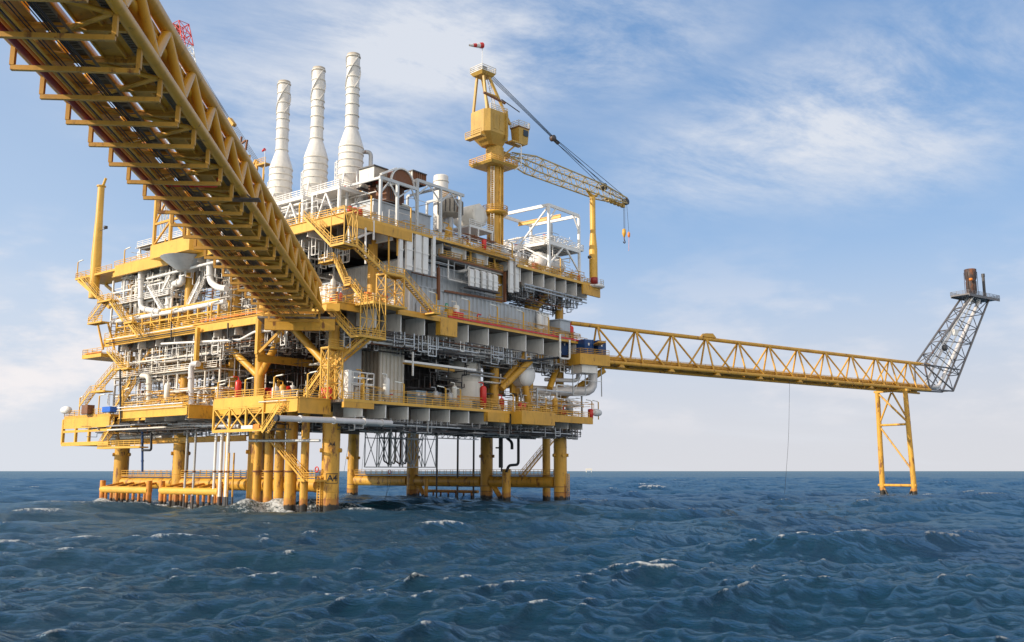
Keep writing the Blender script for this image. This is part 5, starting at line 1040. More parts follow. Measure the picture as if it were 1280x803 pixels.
for x in (-3.4, -1, 3): m = MB(); m.beam((p.x + x, -2.3, ZT), (p.x + x, -2.3, p.z - 2.9), .24); t.part('stand_post', m, 'white_paint')
m = MB(); m.rail([(p.x - 3.6, -2.4, p.z - 2.6), (p.x + 3.2, -2.4, p.z - 2.6)], r=.05); t.part('handrail', m, 'white_paint')
# ================================================================ white process module with monorail, right of the crane
t = T('process_frame', 'tall white open steel frame with yellow lifting beam right of the crane', 'frame', (50, 0, ZE))
ua, ub = 50.0, 60.5; zA, zB_ = 58.0, 50.6; va, vb = -4.9, 7.5
for u, v, z in ((ua, va, zA), (ua, vb, zA), (ub, va, zA), (ub, vb, zA)):
    m = MB(); m.beam((u, v, ZE), (u, v, z), .45, .45, (1, 0, 0)); t.part('post', m, 'white_paint')
for p, q in (((ua, va, zA + .2), (ua, vb, zA + .2)), ((ub, va, zA + .2), (ub, vb, zA + .2)), ((ua, va, zA + .2), (ub, va, zA + .2)), ((ua, vb, zA + .2), (ub, vb, zA + .2))):
    m = MB(); m.beam(p, q, .4, .6); t.part('roof_beam', m, 'white_paint')
for p, q in (((ua, va, zB_), (ua, 18, zB_)), ((ub, va, zB_), (ub, 18, zB_)), ((ua, va, zB_), (ub, va, zB_)), ((ua, vb, zB_), (ub, vb, zB_))):
    m = MB(); m.beam(p, q, .4, .6); t.part('mid_beam', m, 'white_paint')
for p, q in (((ua, va, zA), (ua, 3, zB_)), ((ua, va + .2, ZE + 3), (ua, 1.5, zB_)), ((ua, vb, ZE + 3), (ua, 1.5, zB_)), ((ua, va, ZE + 2), (55, va, zB_)), ((ub, va, zA - 3), (ub - 2, va, zA)), ((ub, va, ZE + 2), (55.6, va, zB_)), ((ua, vb, ZE), (ua, 13, zB_)), ((ua, 18, ZE), (ua, 13, zB_)), ((ua, va, zA - 3), (ua + 2.5, va, zA))):
    m = MB(); m.beam(p, q, .28); t.part('brace', m, 'white_paint')
m = MB(); m.beam((ua, 18, ZE), (ua, 18, zB_), .4); t.part('post', m, 'white_paint')
m = MB(); m.box((ua + .2, va, zB_ + .32), (ub + 1.6, 18, zB_ + .5)); fl_ = t.part('floor', m, 'cream_paint')
m = MB(); m.rail([(ua, 18, zB_ + .5), (ua, va, zB_ + .5), (ub + 1.6, va, zB_ + .5), (ub + 1.6, 8, zB_ + .5)], r=.05); t.part('handrail', m, 'white_paint', fl_)
m = MB(); m.ib((55.5, va + 1.0, zA - .7), (55.5, vb - .5, zA - .7), .35, .75); t.part('lifting_beam', m, 'yellow_paint_clean')
for i, (u, v, z, r, L_, ax, lb) in enumerate(((50.8, -1.2, 47.4, 2.0, 6.8, (1, 0, 0), 'rounded white vessel nearest the deck edge in the process frame'), (51, 4.2, 47.8, 1.9, 6.5, (1, 0, 0), 'largest white horizontal vessel inside the white process frame'), (51.5, 8.5, 47.2, 1.3, 6, (1, 0, 0), 'white horizontal vessel behind the largest one in the process frame'), (52, 0.5, 52.2, .9, 6, (1, 0, 0), 'small white vessel on the upper floor of the process frame'), (50.5, 14, 46.6, 1.2, 5, (1, 0, 0), 'white vessel farthest from the deck edge in the process frame'))):
    m = MB(); m.lathe((u, v, z), [(.05, -.55 * r), (.6 * r, -.4 * r), (.9 * r, -.15 * r), (r, .1), (r, L_), (.9 * r, L_ + .25 * r), (.6 * r, L_ + .5 * r), (.05, L_ + .6 * r)], 20, ax); t = T('pressure_vessel', lb, 'vessel', (u, v, z)); t.part('shell', m, 'white_paint')
    for q in (.2, .8): m = MB(); m.box((u + L_ * q - .2, v - r * .8, z - r - .8), (u + L_ * q + .2, v + r * .8, z - r * .55)); t.part('saddle', m, 'cream_paint')
# ================================================================ cellar deck: main equipment (shaded face)
p = PF.atv(580, 480, 1.6); m = MB(); m.lathe((p.x, 1.6, ZC), [(3.05, 0), (3.05, 9.4), (2.8, 10.3), (1.9, 11.1), (.1, 11.5)], 36); t = T('vertical_tank', 'big cream vertical tank on the cellar deck beside the blue grey cabinets', 'tank', (p.x, 1.6, ZC)); t.part('shell', m, 'cream_paint')
for z in (2.2, 5.6, 9.2): m = MB(); m.lathe((p.x, 1.6, ZC + z), [(3.05, -.05), (3.09, -.04), (3.09, .04), (3.05, .05)], 36); t.part('weld_band', m, 'cream_paint')
an = -PI / 2 + .55; c = Vector((p.x + 3.0 * math.cos(an), 1.6 + 3.0 * math.sin(an), ZC + 4.2)); m = MB(); m.lathe(c, [(.62, 0), (.62, .4), (.78, .42), (.78, .6), (.1, .68)], 16, (math.cos(an), math.sin(an), 0)); t.part('manhole', m, 'cream_paint')
p = PF.atv(659, 468, -3.2); r = 2.35; m = MB(); m.lathe((p.x, -3.2, p.z), [(.05, -.95), (.5 * r, -.82), (.78 * r, -.55), (.94 * r, -.22), (r, .1), (r, 9), (.05, 9.6)], 32, (0, 1, 0)); t = T('pressure_vessel', 'large white horizontal vessel with domed end under the main deck beside the yellow struts', 'vessel', (p.x, 0, p.z)); t.part('shell', m, 'white_paint')
m = MB(); m.lathe((p.x, -3.05, p.z), [(r, 0), (r + .06, .02), (r + .06, .2), (r, .22)], 32, (0, 1, 0)); t.part('band', m, 'cream_paint')
for v in (-1, 4): m = MB(); m.box((p.x - 2, v, p.z - r - 1.2), (p.x + 2, v + .5, p.z - r * .7)); m.beam((p.x, v + .25, ZC), (p.x, v + .25, p.z - r - 1.2), .5); t.part('saddle', m, 'yellow_paint')
for i, (x0, x1) in enumerate(((519.5, 533), (539.5, 552), (559, 571))):
    a, b = PF.atv(x0, 500, -3.6), PF.atv(x1, 500, -3.6); t = T('control_cabinet', ['first', 'second', 'third'][i] + ' of three blue grey two door cabinets behind the cellar deck railing, from the stairs', 'cabinet', (a.x, -3.6, ZC), group='blue grey cabinets')
    m = MB(); m.box((a.x, -3.6, ZC + .1), (b.x, -1.6, ZC + 2.6)); t.part('case', m, 'cabinet_blue_grey'); h = (a.x + b.x) / 2
    for s_ in (a.x + .06, h + .03):
        m = MB(); m.box((s_, -3.66, ZC + .2), (s_ + (b.x - a.x) / 2 - .09, -3.605, ZC + 2.5)); d = t.part('door', m, 'cabinet_blue_grey'); m = MB(); m.box((s_ + .35, -3.69, ZC + 1.75), (s_ + .8, -3.665, ZC + 2.1)); t.part('label_plate', m, 'girder_grey', d)
t = T('white_skid', 'white tube frame skid with tall white side panel on the cellar deck near the corner', 'skid', (0, -4, ZC)); a, b = PF.atv(437, 480, -4.6).x, PF.atv(467, 480, -4.6).x
m = MB(); m.box((a - .3, -4.6, ZC + .3), (a + .4, -3, ZC + 4.6)); t.part('side_panel', m, 'white_paint')
m = MB()
for x in np.linspace(a + .6, b, 4): m.beam((x, -4.6, ZC), (x, -4.6, ZC + 4.4), .14); m.beam((x, -3, ZC), (x, -3, ZC + 4.4), .14)
for z in (2.7, 3.6, 4.4): m.beam((a + .4, -4.6, ZC + z), (b, -4.6, ZC + z), .14); m.beam((b, -4.6, ZC + z), (b, -3, ZC + z), .14)
t.part('frame', m, 'white_paint'); m = MB(); m.box((a + .6, -4.5, ZC + 2.35), (b, -3, ZC + 2.6)); t.part('shelf', m, 'white_paint')
for i in range(4): x = a + 1 + i * 1.1; m = MB(); m.tube((x, -3.8, ZC + .1), (x, -3.8, ZC + 2.2), .38, 12); t.part('bottle', m, 'cream_paint')
# yellow hoist beam with white edge
a, b = PF.atv(505, 455, -4.5), PF.atv(590, 459, -4.5); m = MB(); m.beam((a.x, -4.4, 23.6), (b.x + 1, -4.4, 23.6), .5, .35); solo('hoist_beam', 'long white edged beam hanging over the blue grey cabinets', 'beam', m, 'white_paint', a)
m = MB(); m.beam((a.x + 1, -3.5, 23.5), (b.x - 1.5, -1.5, 23.5), .5, .4); solo('hoist_beam', 'yellow beam hanging behind the white edged beam over the cabinets', 'beam', m, 'yellow_paint', a)
# big pale elbow under the flare landing
P = [FF.W((5.4 - 1.6, -1.5, 26.4)), FF.W((3.8, -1.5, 21.9)), FF.W((-4.0, 1, 21.7)), FF.W((-11, 3, 21.9))]
m = MB(); m.path([PF.L(q) for q in P], .95, 18, R=2.4); solo('pipe', 'very thick pale elbow pipe hanging under the flare bridge landing', 'pipe', m, 'pale_pipe', PF.L(P[1]))
m = MB(); m.path([PF.L(FF.W(q)) for q in ((1.2, 0, 26.4), (1.2, 0, 24), (-6, 1.5, 24))], .4, 12, R=1.2); solo('pipe', 'thinner pale elbow pipe above the very thick one under the flare landing', 'pipe', m, 'pale_pipe', PF.L(FF.W((1, 0, 24))))
m = MB()
for s_ in (-2.6, .6, 4.8):
    m.beam(PF.L(FF.W((s_, -3, 26.7))), PF.L(FF.W((s_, -3, 20.8))), .16)
m.beam(PF.L(FF.W((-2.6, -3, 20.8))), PF.L(FF.W((.6, -3, 20.8))), .16); m.beam(PF.L(FF.W((.6, -3, 26.6))), PF.L(FF.W((-2.6, -3, 20.9))), .12); m.beam(PF.L(FF.W((-2.6, -3, 23.8))), PF.L(FF.W((4.8, -3, 23.8))), .12)
solo('pipe_support', 'thin grey hanging frame around the pale elbow pipes under the flare landing', 'frame', m, 'galvanised', PF.L(FF.W((0, -3, 22))))
# blue containers
for i, (s_, q_, z0, w_, lb) in enumerate(((-.4, -4.0, 28.81, 2.3, 'blue container nearest the platform on the flare landing'), (2.9, -4.2, 28.81, 2.1, 'blue container nearest the flare bridge on the landing'), (-4.0, -1.0, 28.81, 2.0, 'dark blue container half hidden behind the landing railing'))):
    t = T('blue_container', lb, 'container', (s_, q_, z0), FF); m = MB(); m.box((s_, q_, z0), (s_ + w_, q_ + 2.6, z0 + 3.1)); t.part('body', m, 'blue_paint')
    for x in (s_, s_ + w_ - .16):
        m = MB(); m.beam((x + .08, q_ - .07, z0), (x + .08, q_ - .07, z0 + 3.15), .16, .12, (1, 0, 0)); t.part('corner_post', m, 'blue_paint')
    m = MB(); m.corr((s_ + .17, q_ - .01), (s_ + w_ - .17, q_ - .01), z0 + .15, z0 + 3, .3, .04, -1); t.part('side_panel', m, 'blue_paint')
    m = MB(); m.box((s_ + w_ * .4, q_ - .11, z0 + 1.9), (s_ + w_ * .55, q_ - .06, z0 + 2.4)); t.part('label_plate', m, 'girder_grey')
# ================================================================ stairs
def flight(p, q, side, w_, label, mat='yellow_paint_clean', name='stairway', treads='grating'):
    t = T(name, label, 'stairs', q); m = MB(); sdv = Vector(side).normalized(); p, q = Vector(p), Vector(q)
    for k in (-.5, .5): m = MB(); m.beam(p + sdv * w_ * k, q + sdv * w_ * k, .10, .36); t.part('stringer', m, mat)
    m = MB(); n = max(4, int(abs(p.z - q.z) / .25)); d = (q - p) / n; f = Vector((d.x, d.y, 0)).normalized() * .14
    for i in range(n):
        c = p + d * (i + .5) + Vector((0, 0, .06)); m.beam(c - sdv * (w_ / 2 - .06), c + sdv * (w_ / 2 - .06), .24, .05)
    t.part('treads', m, treads)
    for k in (-.5, .5):
        a, b = p + sdv * w_ * k, q + sdv * w_ * k; m = MB(); nn = max(2, round((b - a).length / 1.3))
        for i in range(nn + 1): c = a.lerp(b, i / nn); m.beam(c, c + Vector((0, 0, 1.1)), .07)
        for z in (1.1, .6): m.beam(a + Vector((0, 0, z)), b + Vector((0, 0, z)), .07)
        t.part('handrail', m, mat)
    return t
def landing(a, b, z, label, rail_pts, legs=None, zl=None, mat='yellow_paint_clean', name='stair_landing', xb=True):
    t = T(name, label, 'landing', (a[0], a[1], z)); m = MB(); m.box((a[0], a[1], z - .02), (b[0], b[1], z)); t.part('floor', m, 'grating'); m = MB(); x0, x1 = sorted((a[0], b[0])); y0, y1 = sorted((a[1], b[1]))
    for p_, q_ in (((x0, y0), (x1, y0)), ((x0, y1), (x1, y1)), ((x0, y0 + .06), (x0, y1 - .06)), ((x1, y0 + .06), (x1, y1 - .06)), ((x0 + .06, (y0 + y1) / 2), (x1 - .06, (y0 + y1) / 2))): m.beam((*p_, z - .14), (*q_, z - .14), .1, .22)
    t.part('frame', m, mat)
    m = MB(); m.rail([(x, y, z) for x, y in rail_pts], r=.05); t.part('handrail', m, mat)
    if legs:
        for x, y in legs: m = MB(); m.beam((x, y, zl), (x, y, z - .3), .2, .2, (1, 0, 0)); t.part('post', m, mat)
        if xb:
            n = max(1, round((z - zl) / 2.4))
            for (x, y), (x2, y2) in zip(legs, legs[1:] + legs[:1]):
                m = MB()
                for i in range(n):
                    z0, z1 = zl + (z - .3 - zl) * i / n, zl + (z - .3 - zl) * (i + 1) / n; m.beam((x, y, z0), (x2, y2, z1), .09); m.beam((x2, y2, z0), (x, y, z1), .09); m.beam((x, y, z1), (x2, y2, z1), .09)
                t.part('bracing', m, mat)
    return t
UX, VX = (1, 0, 0), (0, 1, 0)
uS = -5.2
a, b = pz(383, 273, u=uS), pz(417, 308, u=uS); flight(a, b, UX, 1.0, 'bright yellow stair flight from the upper deck near the stacks, topmost of the zigzag')
c = b; vO = -7.6; d2 = pz(444, 309, v=vO); d2.z = c.z
landing((uS - .7, vO - .7), (d2.x, c.y), c.z, 'yellow stair landing hanging below the corner of the upper deck', [(uS - .6, c.y), (uS - .6, vO - .6), (d2.x, vO - .6)])
m = MB(); ys = (c.y, vO - .6)
for x, y in ((uS - .6, c.y), (uS - .6, vO - .6), (d2.x - .2, vO - .6), ((uS + d2.x) / 2, vO - .6)): m.beam((x, y, c.z), (x, y, ZT - .2), .12)
for x0, x1 in ((uS - .6, (uS + d2.x) / 2), ((uS + d2.x) / 2, d2.x - .2)): m.beam((x0, vO - .6, c.z), (x1, vO - .6, ZT - .4), .1); m.beam((x1, vO - .6, c.z), (x0, vO - .6, ZT - .4), .1)
m.beam((uS - .6, c.y, ZT - .3), (uS - .6, vO - .6, ZT - .3), .12); m.beam((uS - .6, vO - .6, ZT - .3), (d2.x - .2, vO - .6, ZT - .3), .12); m.beam((uS - .6, c.y, ZT - .35), (-3.3, c.y + 2, ZT - .35), .12); m.beam((d2.x - .2, vO - .6, ZT - .3), (d2.x - .2, -5.3, ZT - .3), .12)
solo('stair_hanger', 'yellow X braced frame carrying the landing below the upper deck corner', 'frame', m, 'yellow_paint_clean', c)
e = pz(478, 341, v=vO); flight(d2, e, VX, 1.0, 'bright yellow stair flight slanting across the corner, middle of the zigzag')
zL = e.z; f0 = pz(502, 341, v=vO)
landing((e.x, vO - .8), (f0.x, vO + 1.4), zL, 'yellow railed landing on top of the X braced stair tower', [(e.x, vO - .7), (f0.x, vO - .7)], [(e.x + .1, vO - .7), (f0.x - .1, vO - .7), (f0.x - .1, vO + 1.3), (e.x + .1, vO + 1.3)], ZM)
g = pz(539, 392, v=vO); g.z = ZM + .2; flight(Vector((f0.x, vO, zL)), g, VX, 1.1, 'yellow stair flight going down to the shaded walkway, seen from below')
landing((g.x - .1, vO - .7), (g.x + 1.5, -6.2), ZM + .1, 'small yellow landing at the foot of the last stair flight', [(g.x + .1, vO - .6), (g.x + 1.4, vO - .6)])
m = MB(); m.box((e.x - 2.5, vO - .9, ZM - .3), (f0.x + .5, -4.2, ZM - .02)); plat.part('side_platform', m, 'yellow_paint_clean')
m = MB(); m.rail([(e.x - 2.4, -4.3, ZM), (e.x - 2.4, vO - .8, ZM), (e.x, vO - .8, ZM)]); plat.part('handrail', m, 'yellow_paint')
# inner white edged flights on the sunlit side
a, b = pz(402, 329, u=2), pz(412, 328, u=2); landing((1.3, b.y - 1.6), (2.8, a.y), a.z, 'small yellow landing with white underside on the sunlit main deck wall', [(1.4, a.y), (1.4, b.y - 1.6)])
p, q = Vector((2, b.y - 1.6, a.z)), pz(434, 357, u=2); flight(p, q, UX, .9, 'yellow stair flight with white stringers on the sunlit wall, upper one', 'yellow_paint_clean')
q2 = pz(458, 380, u=2); flight(Vector((2, q.y - 1.3, q.z - .1)), q2, UX, .9, 'yellow stair flight with white stringers on the sunlit wall, lower one'); landing((1.3, q.y - 1.4), (2.8, q.y), q.z, 'tiny landing between the two white edged stair flights', [(1.4, q.y), (1.4, q.y - 1.4)])
# flights down to the cellar deck
uT = -3.0
a, b = pz(412, 388, u=uT), pz(442, 421, u=uT); flight(a, b, UX, 1.1, 'bright yellow stair flight down from the bridge landing')
c = pz(476, 420, v=b.y - 1); p = pz(462, 424, u=-1.5); yo = min(p.y, b.y - 1.6) - .3
landing((uT - .7, yo), (c.x, b.y), b.z, 'yellow railed box landing hanging under the main deck corner', [(uT - .6, b.y), (uT - .6, yo + .1), (c.x, yo + .1), (c.x, b.y)])
m = MB(); xs_ = np.linspace(uT - .6, c.x - .1, 5)
for x in xs_: m.beam((x, yo + .1, b.z), (x, yo + .1, ZM + .6), .12)
for x0, x1 in zip(xs_, xs_[1:]): m.beam((x0, yo + .1, b.z), (x1, yo + .1, b.z + 2.6), .09); m.beam((x1, yo + .1, b.z + 2.6), (x0, yo + .1, ZM + .4), .09)
m.beam((xs_[0], yo + .1, b.z + 2.6), (xs_[-1], yo + .1, b.z + 2.6), .1); m.beam((xs_[0], yo + .1, ZM + .5), (xs_[-1], yo + .1, ZM + .5), .12)
for x in (xs_[0], xs_[-1]): m.beam((x, yo + .1, ZM + .5), (x, -5.8, ZM - .5), .12)
solo('stair_hanger', 'yellow latticed frame carrying the box landing under the main deck', 'frame', m, 'yellow_paint_clean', b)
q = pz(417, 459, u=-1.5); p.z = b.z; flight(p, q, UX, 1.1, 'yellow stair flight under the main deck with dotted bright treads, upper one', treads='yellow_paint_clean')
landing((-2.3, q.y), (-.7, q.y + 1.6), q.z, 'small square yellow landing beside the leg column below the main deck', [(-2.2, q.y + 1.6), (-2.2, q.y)], [(-2.2, q.y + .1), (-.8, q.y + .1), (-.8, q.y + 1.5), (-2.2, q.y + 1.5)], ZC)
r_ = pz(383, 496, u=-1.5); flight(Vector((-1.5, q.y + 1.6, q.z)), r_, UX, 1.1, 'yellow stair flight reaching the cellar deck corner, lower one')
uT = -8.5
landing((uT + 3.5, -4.6), (uT + 6.5, -2.8), 24.4, 'tall yellow braced scaffold tower standing on the cellar deck corner', [(uT + 3.6, -4.5), (uT + 6.4, -4.5)], [(uT + 3.6, -4.5), (uT + 6.4, -4.5), (uT + 6.4, -2.9), (uT + 3.6, -2.9)], ZC)
a, b = pz(353, 508, u=-9.8), pz(331, 541, u=-9.8); flight(a, b, UX, 1.0, 'yellow stair flight down into the truss box above the conductors')
# far sunlit end stair zigzag
uE = -5.5
def fl(x0, y0, x1, y1, lab, u=uE): return flight(pz(x0, y0, u=u), pz(x1, y1, u=u), UX, 1.1, lab)
fl(104, 349, 124, 373, 'stair flight at the far sunlit end, topmost under the tall tapering post')
fl(133, 376, 114, 402, 'stair flight at the far sunlit end with pale treads, second from the top')
fl(138, 374, 157, 402, 'stair flight at the far sunlit end slanting behind the pale treads')
fl(162, 403, 176, 422, 'short stair flight ending at the sunlit main deck edge')
fl(137, 440, 158, 464, 'stair flight hanging below the main deck at the far sunlit end')
fl(145, 461, 122, 488, 'stair flight above the blue container at the far sunlit end')
fl(116, 490, 103, 508, 'lowest stair flight above the cellar deck at the far sunlit end')
fl(166, 478, 148, 508, 'short stair flight just left of the white pipes on the cellar deck')
fl(146, 528, 127, 558, 'stair flight hanging below the cellar deck at the far sunlit end')
for i, (x0, y, x1) in enumerate(((122, 376, 139), (110, 403, 127), (155, 403, 165), (143, 461, 160), (114, 489, 131), (122, 559, 175))):
    a, b = pz(x0, y, u=uE - .7), pz(x1, y, u=uE - .7)
    landing((uE - .8, b.y), (uE + .9, a.y), (a.z + b.z) / 2, ['landing at the far sunlit end, directly under the topmost flight', 'outermost small landing at the far sunlit end', 'landing just above the sunlit main deck edge', 'landing under the main deck at the far sunlit end', 'landing halfway down to the cellar deck at the far end', 'long low landing hanging below the cellar deck end'][i], [(uE - .7, a.y), (uE - .7, b.y)])
m = MB(); a, b = pz(122, 404, u=-3.5), pz(129, 437, u=-3.5); m.beam(a, b, .3); solo('strut', 'thin rust tinted strut under the outermost landing', 'strut', m, 'yellow_paint', a)
m = MB(); a, b = pz(135, 404, u=-3.5), pz(143, 437, u=-3.5); m.beam(a, b, .3); solo('strut', 'thin rust tinted strut nearer the platform under the landings', 'strut', m, 'yellow_paint', a)
# ================================================================ second crane, mast, flag beyond the overhead bridge
t = T('far_crane', 'yellow box crane base with pale tapered underside on the far upper deck edge', 'crane', (-5, 38, ZT))
a, b = pz(188, 311, u=-6).y, pz(232, 311, u=-6).y
m = MB(); m.box((-6, b - 1, ZT - 1.0), (1, a, ZT + 1.5)); t.part('box', m, 'yellow_paint_clean')
m = MB(); m.lathe((-2.4, (a + b) / 2 - .5, ZT - 1.1), [(1.6, -2.3), (4.4, -.2), (4.6, 0)], 24); t.part('cone', m, 'clad_grey')
for x, y in ((-5.6, a - .4), (-5.6, b), (.5, a - .4), (.5, b), (-5.6, (a + b) / 2)): m = MB(); m.beam((x, y, ZT + 1.5), (x, y, ZT + 12), .5, .5, (1, 0, 0)); t.part('post', m, 'yellow_paint')
for z in (5.5, 11.8): m = MB(); m.beam((-5.6, a - .4, ZT + z), (-5.6, b, ZT + z), .4); t.part('tie', m, 'yellow_paint')
for z0, z1 in ((1.6, 5.5), (5.5, 11.8)): m = MB(); m.beam((-5.6, a - .4, ZT + z0), (-5.6, (a + b) / 2, ZT + z1), .28); t.part('brace', m, 'yellow_paint'); m = MB(); m.beam((-5.6, b, ZT + z0), (-5.6, (a + b) / 2, ZT + z1), .28); t.part('brace', m, 'yellow_paint')
a = pz(262, 260, u=20); b = pz(226, 30, u=20)
t = T('lattice_mast', 'slim white lattice mast with red tip rising behind the overhead bridge', 'mast', (20, a.y, ZT))
def mq(z, h): y = a.y + (b.y - a.y) * (z - a.z) / (b.z - a.z); return [(20 - h, y - h, z), (20 + h, y - h, z), (20 + h, y + h, z), (20 - h, y + h, z)]
zs = [ZT, b.z * .62 + ZT * .38, b.z - 6, b.z]
for i, (z0, z1) in enumerate(zip(zs, zs[1:])): m = MB(); m.lattice(mq(z0, 1.5), mq(z1, 1.5 - .1 * i), .13, .08, max(2, int((z1 - z0) / 2.6)), x=True); t.part('lattice_section', m, 'red_paint' if i == 2 else 'white_paint')
c = pz(212, 30, u=21); m = MB(); m.lattice([(22, c.y - 1, ZT), (23.4, c.y - 1, ZT), (23.4, c.y + .4, ZT), (22, c.y + .4, ZT)], [(22, c.y - 1, c.z), (23.4, c.y - 1, c.z), (23.4, c.y + .4, c.z), (22, c.y + .4, c.z)], .11, .06, 22); t2 = T('lattice_mast', 'pale brown tipped lattice mast half hidden by the overhead bridge', 'mast', (22, c.y, ZT)); t2.part('lattice_section', m, 'cream_paint')
m = MB(); m.box((22, c.y - 1, c.z - 2.2), (23.4, c.y + .4, c.z + .1)); t2.part('head_box', m, 'rust_brown')
uc = 18
t = T('second_crane', 'smaller yellow crane partly hidden behind the overhead bridge', 'crane', (uc, 34, ZT)); P_ = lambda x, y: pz(x, y, u=uc)
for x0, y0, x1, y1, w_ in ((312, 235, 322, 202, .5), (305, 232, 320, 200, .45), (318, 240, 322, 202, .4), (296, 232, 300, 186, .8), (303, 235, 304, 190, .6)): m = MB(); m.beam(P_(x0, y0), P_(x1, y1), w_); t.part('gantry_leg', m, 'yellow_paint')
m = MB(); q = P_(304, 200); m.box(q - Vector((1, 1.2, 2.4)), q + Vector((1, 1.2, 1))); t.part('winch_house', m, 'yellow_paint')
for x0, y0, x1, y1 in ((300, 184, 302, 171), (307, 188, 309, 175), (300, 181, 307, 176)): m = MB(); m.beam(P_(x0, y0), P_(x1, y1), .35); t.part('horn', m, 'rust_brown')
q = P_(330, 206); m = MB(); m.box(q - Vector((.8, 1.5, .2)), q + Vector((.8, 1.5, 0))); m.rail([q + Vector((-.8, -1.5, 0)), q + Vector((-.8, 1.5, 0))]); m.beam(q, P_(328, 245), .3); t.part('platform', m, 'yellow_paint')
blk = P_(290, 153)
for k, (x, y) in enumerate(((195, -2), (189, -4))):
    for dx in (0, .35): m = MB(); m.tube(P_(x, y) + Vector((0, dx, 0)), blk + Vector((0, dx, 0)), .045, 5); t.part('stay_cable', m, 'black')
for dx in (-.6, -.2, .2, .6): m = MB(); m.tube(blk + Vector((0, dx, 0)), P_(322, 203) + Vector((0, dx, 0)), .045, 5); t.part('stay_cable', m, 'black')
m = MB(); m.beam(P_(287, 149), P_(293, 157), .9, .7); t.part('bridle_block', m, 'yellow_paint')
p = pz(281, 165, u=14); t = T('flag', 'small red white and blue striped flag behind the overhead bridge', 'flag', p); m = MB(); m.tube(p, pz(280, 141, u=14), .05, 6); t.part('pole', m, 'white_paint')
q = pz(281, 142, u=14)
for i, (z0, z1, mt) in enumerate(((0, .22, 'red_paint'), (.22, .42, 'white_paint'), (.42, .85, 'bright_blue_paint'), (.85, 1.05, 'white_paint'), (1.05, 1.27, 'red_paint'))):
    m = MB(); n = 8; vs = []
    for k in range(n + 1): y = .1 + 1.1 * k / n * 1.0; vs += [(q.x + .12 * math.sin(k * .9), q.y + y, q.z - z0 * .95), (q.x + .12 * math.sin(k * .9), q.y + y, q.z - z1 * .95)]
    vs2 = [(a_[0] + .03, a_[1], a_[2]) for a_ in vs]; N = len(vs); m.add(vs + vs2, [(2 * k, 2 * k + 1, 2 * k + 3, 2 * k + 2) for k in range(n)] + [(N + 2 * k + 2, N + 2 * k + 3, N + 2 * k + 1, N + 2 * k) for k in range(n)]); t.part('stripe', m, mt)
p = pz(331, 218, u=14); t = T('windsock', 'tiny red windsock beside the small crane behind the bridge', 'windsock', p); m = MB(); m.tube(p, pz(331, 187, u=14), .05, 6); t.part('pole', m, 'white_paint'); q = pz(331, 187, u=14); m = MB(); m.tube(q, q + Vector((0, .8, -.2)), .32, 10, .15); t.part('sock', m, 'red_paint')
# ================================================================ lamp posts
def lamp(p, label, group, arm=(-1, 0, 0), h=3.7, mat='yellow_paint_clean'):
    t = T('lamp_post', label, 'lamp', p, group=group); p = Vector(p); ar = Vector(arm); m = MB(); m.beam(p, p + Vector((0, 0, h)), .17, .17, (1, 0, 0)); t.part('post', m, mat)
    m = MB(); m.beam(p + Vector((0, 0, h)), p + Vector((0, 0, h + .15)) + ar * .7, .1); t.part('arm', m, mat); c = p + Vector((0, 0, h + .15)) + ar * .5
    m = MB(); m.beam(c, c + ar * 1.5 + Vector((0, 0, .1)), .24, .13); t.part('lamp_tube', m, 'lamp_glass')
for i, x in enumerate((545.5, 586.5, 622, 654.5, 686)): lamp((PF.atv(x, 400, -6).x, -5.98, ZM), ORD[i] + ' lamp post along the shaded main deck railing, counted from the stairs', 'lamp posts on the main deck edge')
for i, x in enumerate((454, 504, 556.5, 575, 641, 682)): lamp((PF.atv(x, 500, -5.8).x, -5.9, ZC), ORD[i] + ' lamp post along the shaded cellar deck railing, counted from the corner', 'lamp posts on the cellar deck edge', (-1, 0, 0), 3.1)
for i, x in enumerate((740, 748)): lamp((PF.atv(x, 515, -4).x, -4, ZC), ['inner', 'outermost'][i] + ' lamp post at the outer end of the cellar deck', 'lamp posts at the cellar deck end', (-1, 0, 0), 3.6)
for i, x in enumerate((463, 513, 640, 700)): lamp((PF.atv(x, 290, -4.9).x, -4.95, ZT if x < 600 else ZE), ORD[i] + ' lamp post along the shaded upper deck railing, counted from the corner', 'lamp posts on the upper deck edge', (-1, 0, 0), 3.9)
for i, x in enumerate((97.5, 155, 205, 292, 372)): lamp((-3.3, pz(x, 330, u=-3.3).y, ZT), ORD[i] + ' lamp post along the sunlit upper deck edge, counted from the far end', 'lamp posts on the sunlit upper deck', (0, -1, 0), 3.2)
for i, x in enumerate((165, 212, 262, 345)): lamp((-4 if x > 300 else -3.2, pz(x, 420, u=-3.3).y, ZM), ORD[i] + ' lamp post along the sunlit main deck edge, counted from the far end', 'lamp posts on the sunlit main deck', (0, -1, 0), 3.2)
for i, x in enumerate((93, 117, 172, 258, 282, 316, 352, 394)): lamp((-8.5 if x > 280 else -4.9 if x > 240 else -9.8 if x > 150 else -5.9, pz(x, 500, u=-7).y, ZC), ORD[i] + ' lamp post along the sunlit cellar deck edge, counted from the far end', 'lamp posts on the sunlit cellar deck', (0, -1, 0), 3.4)
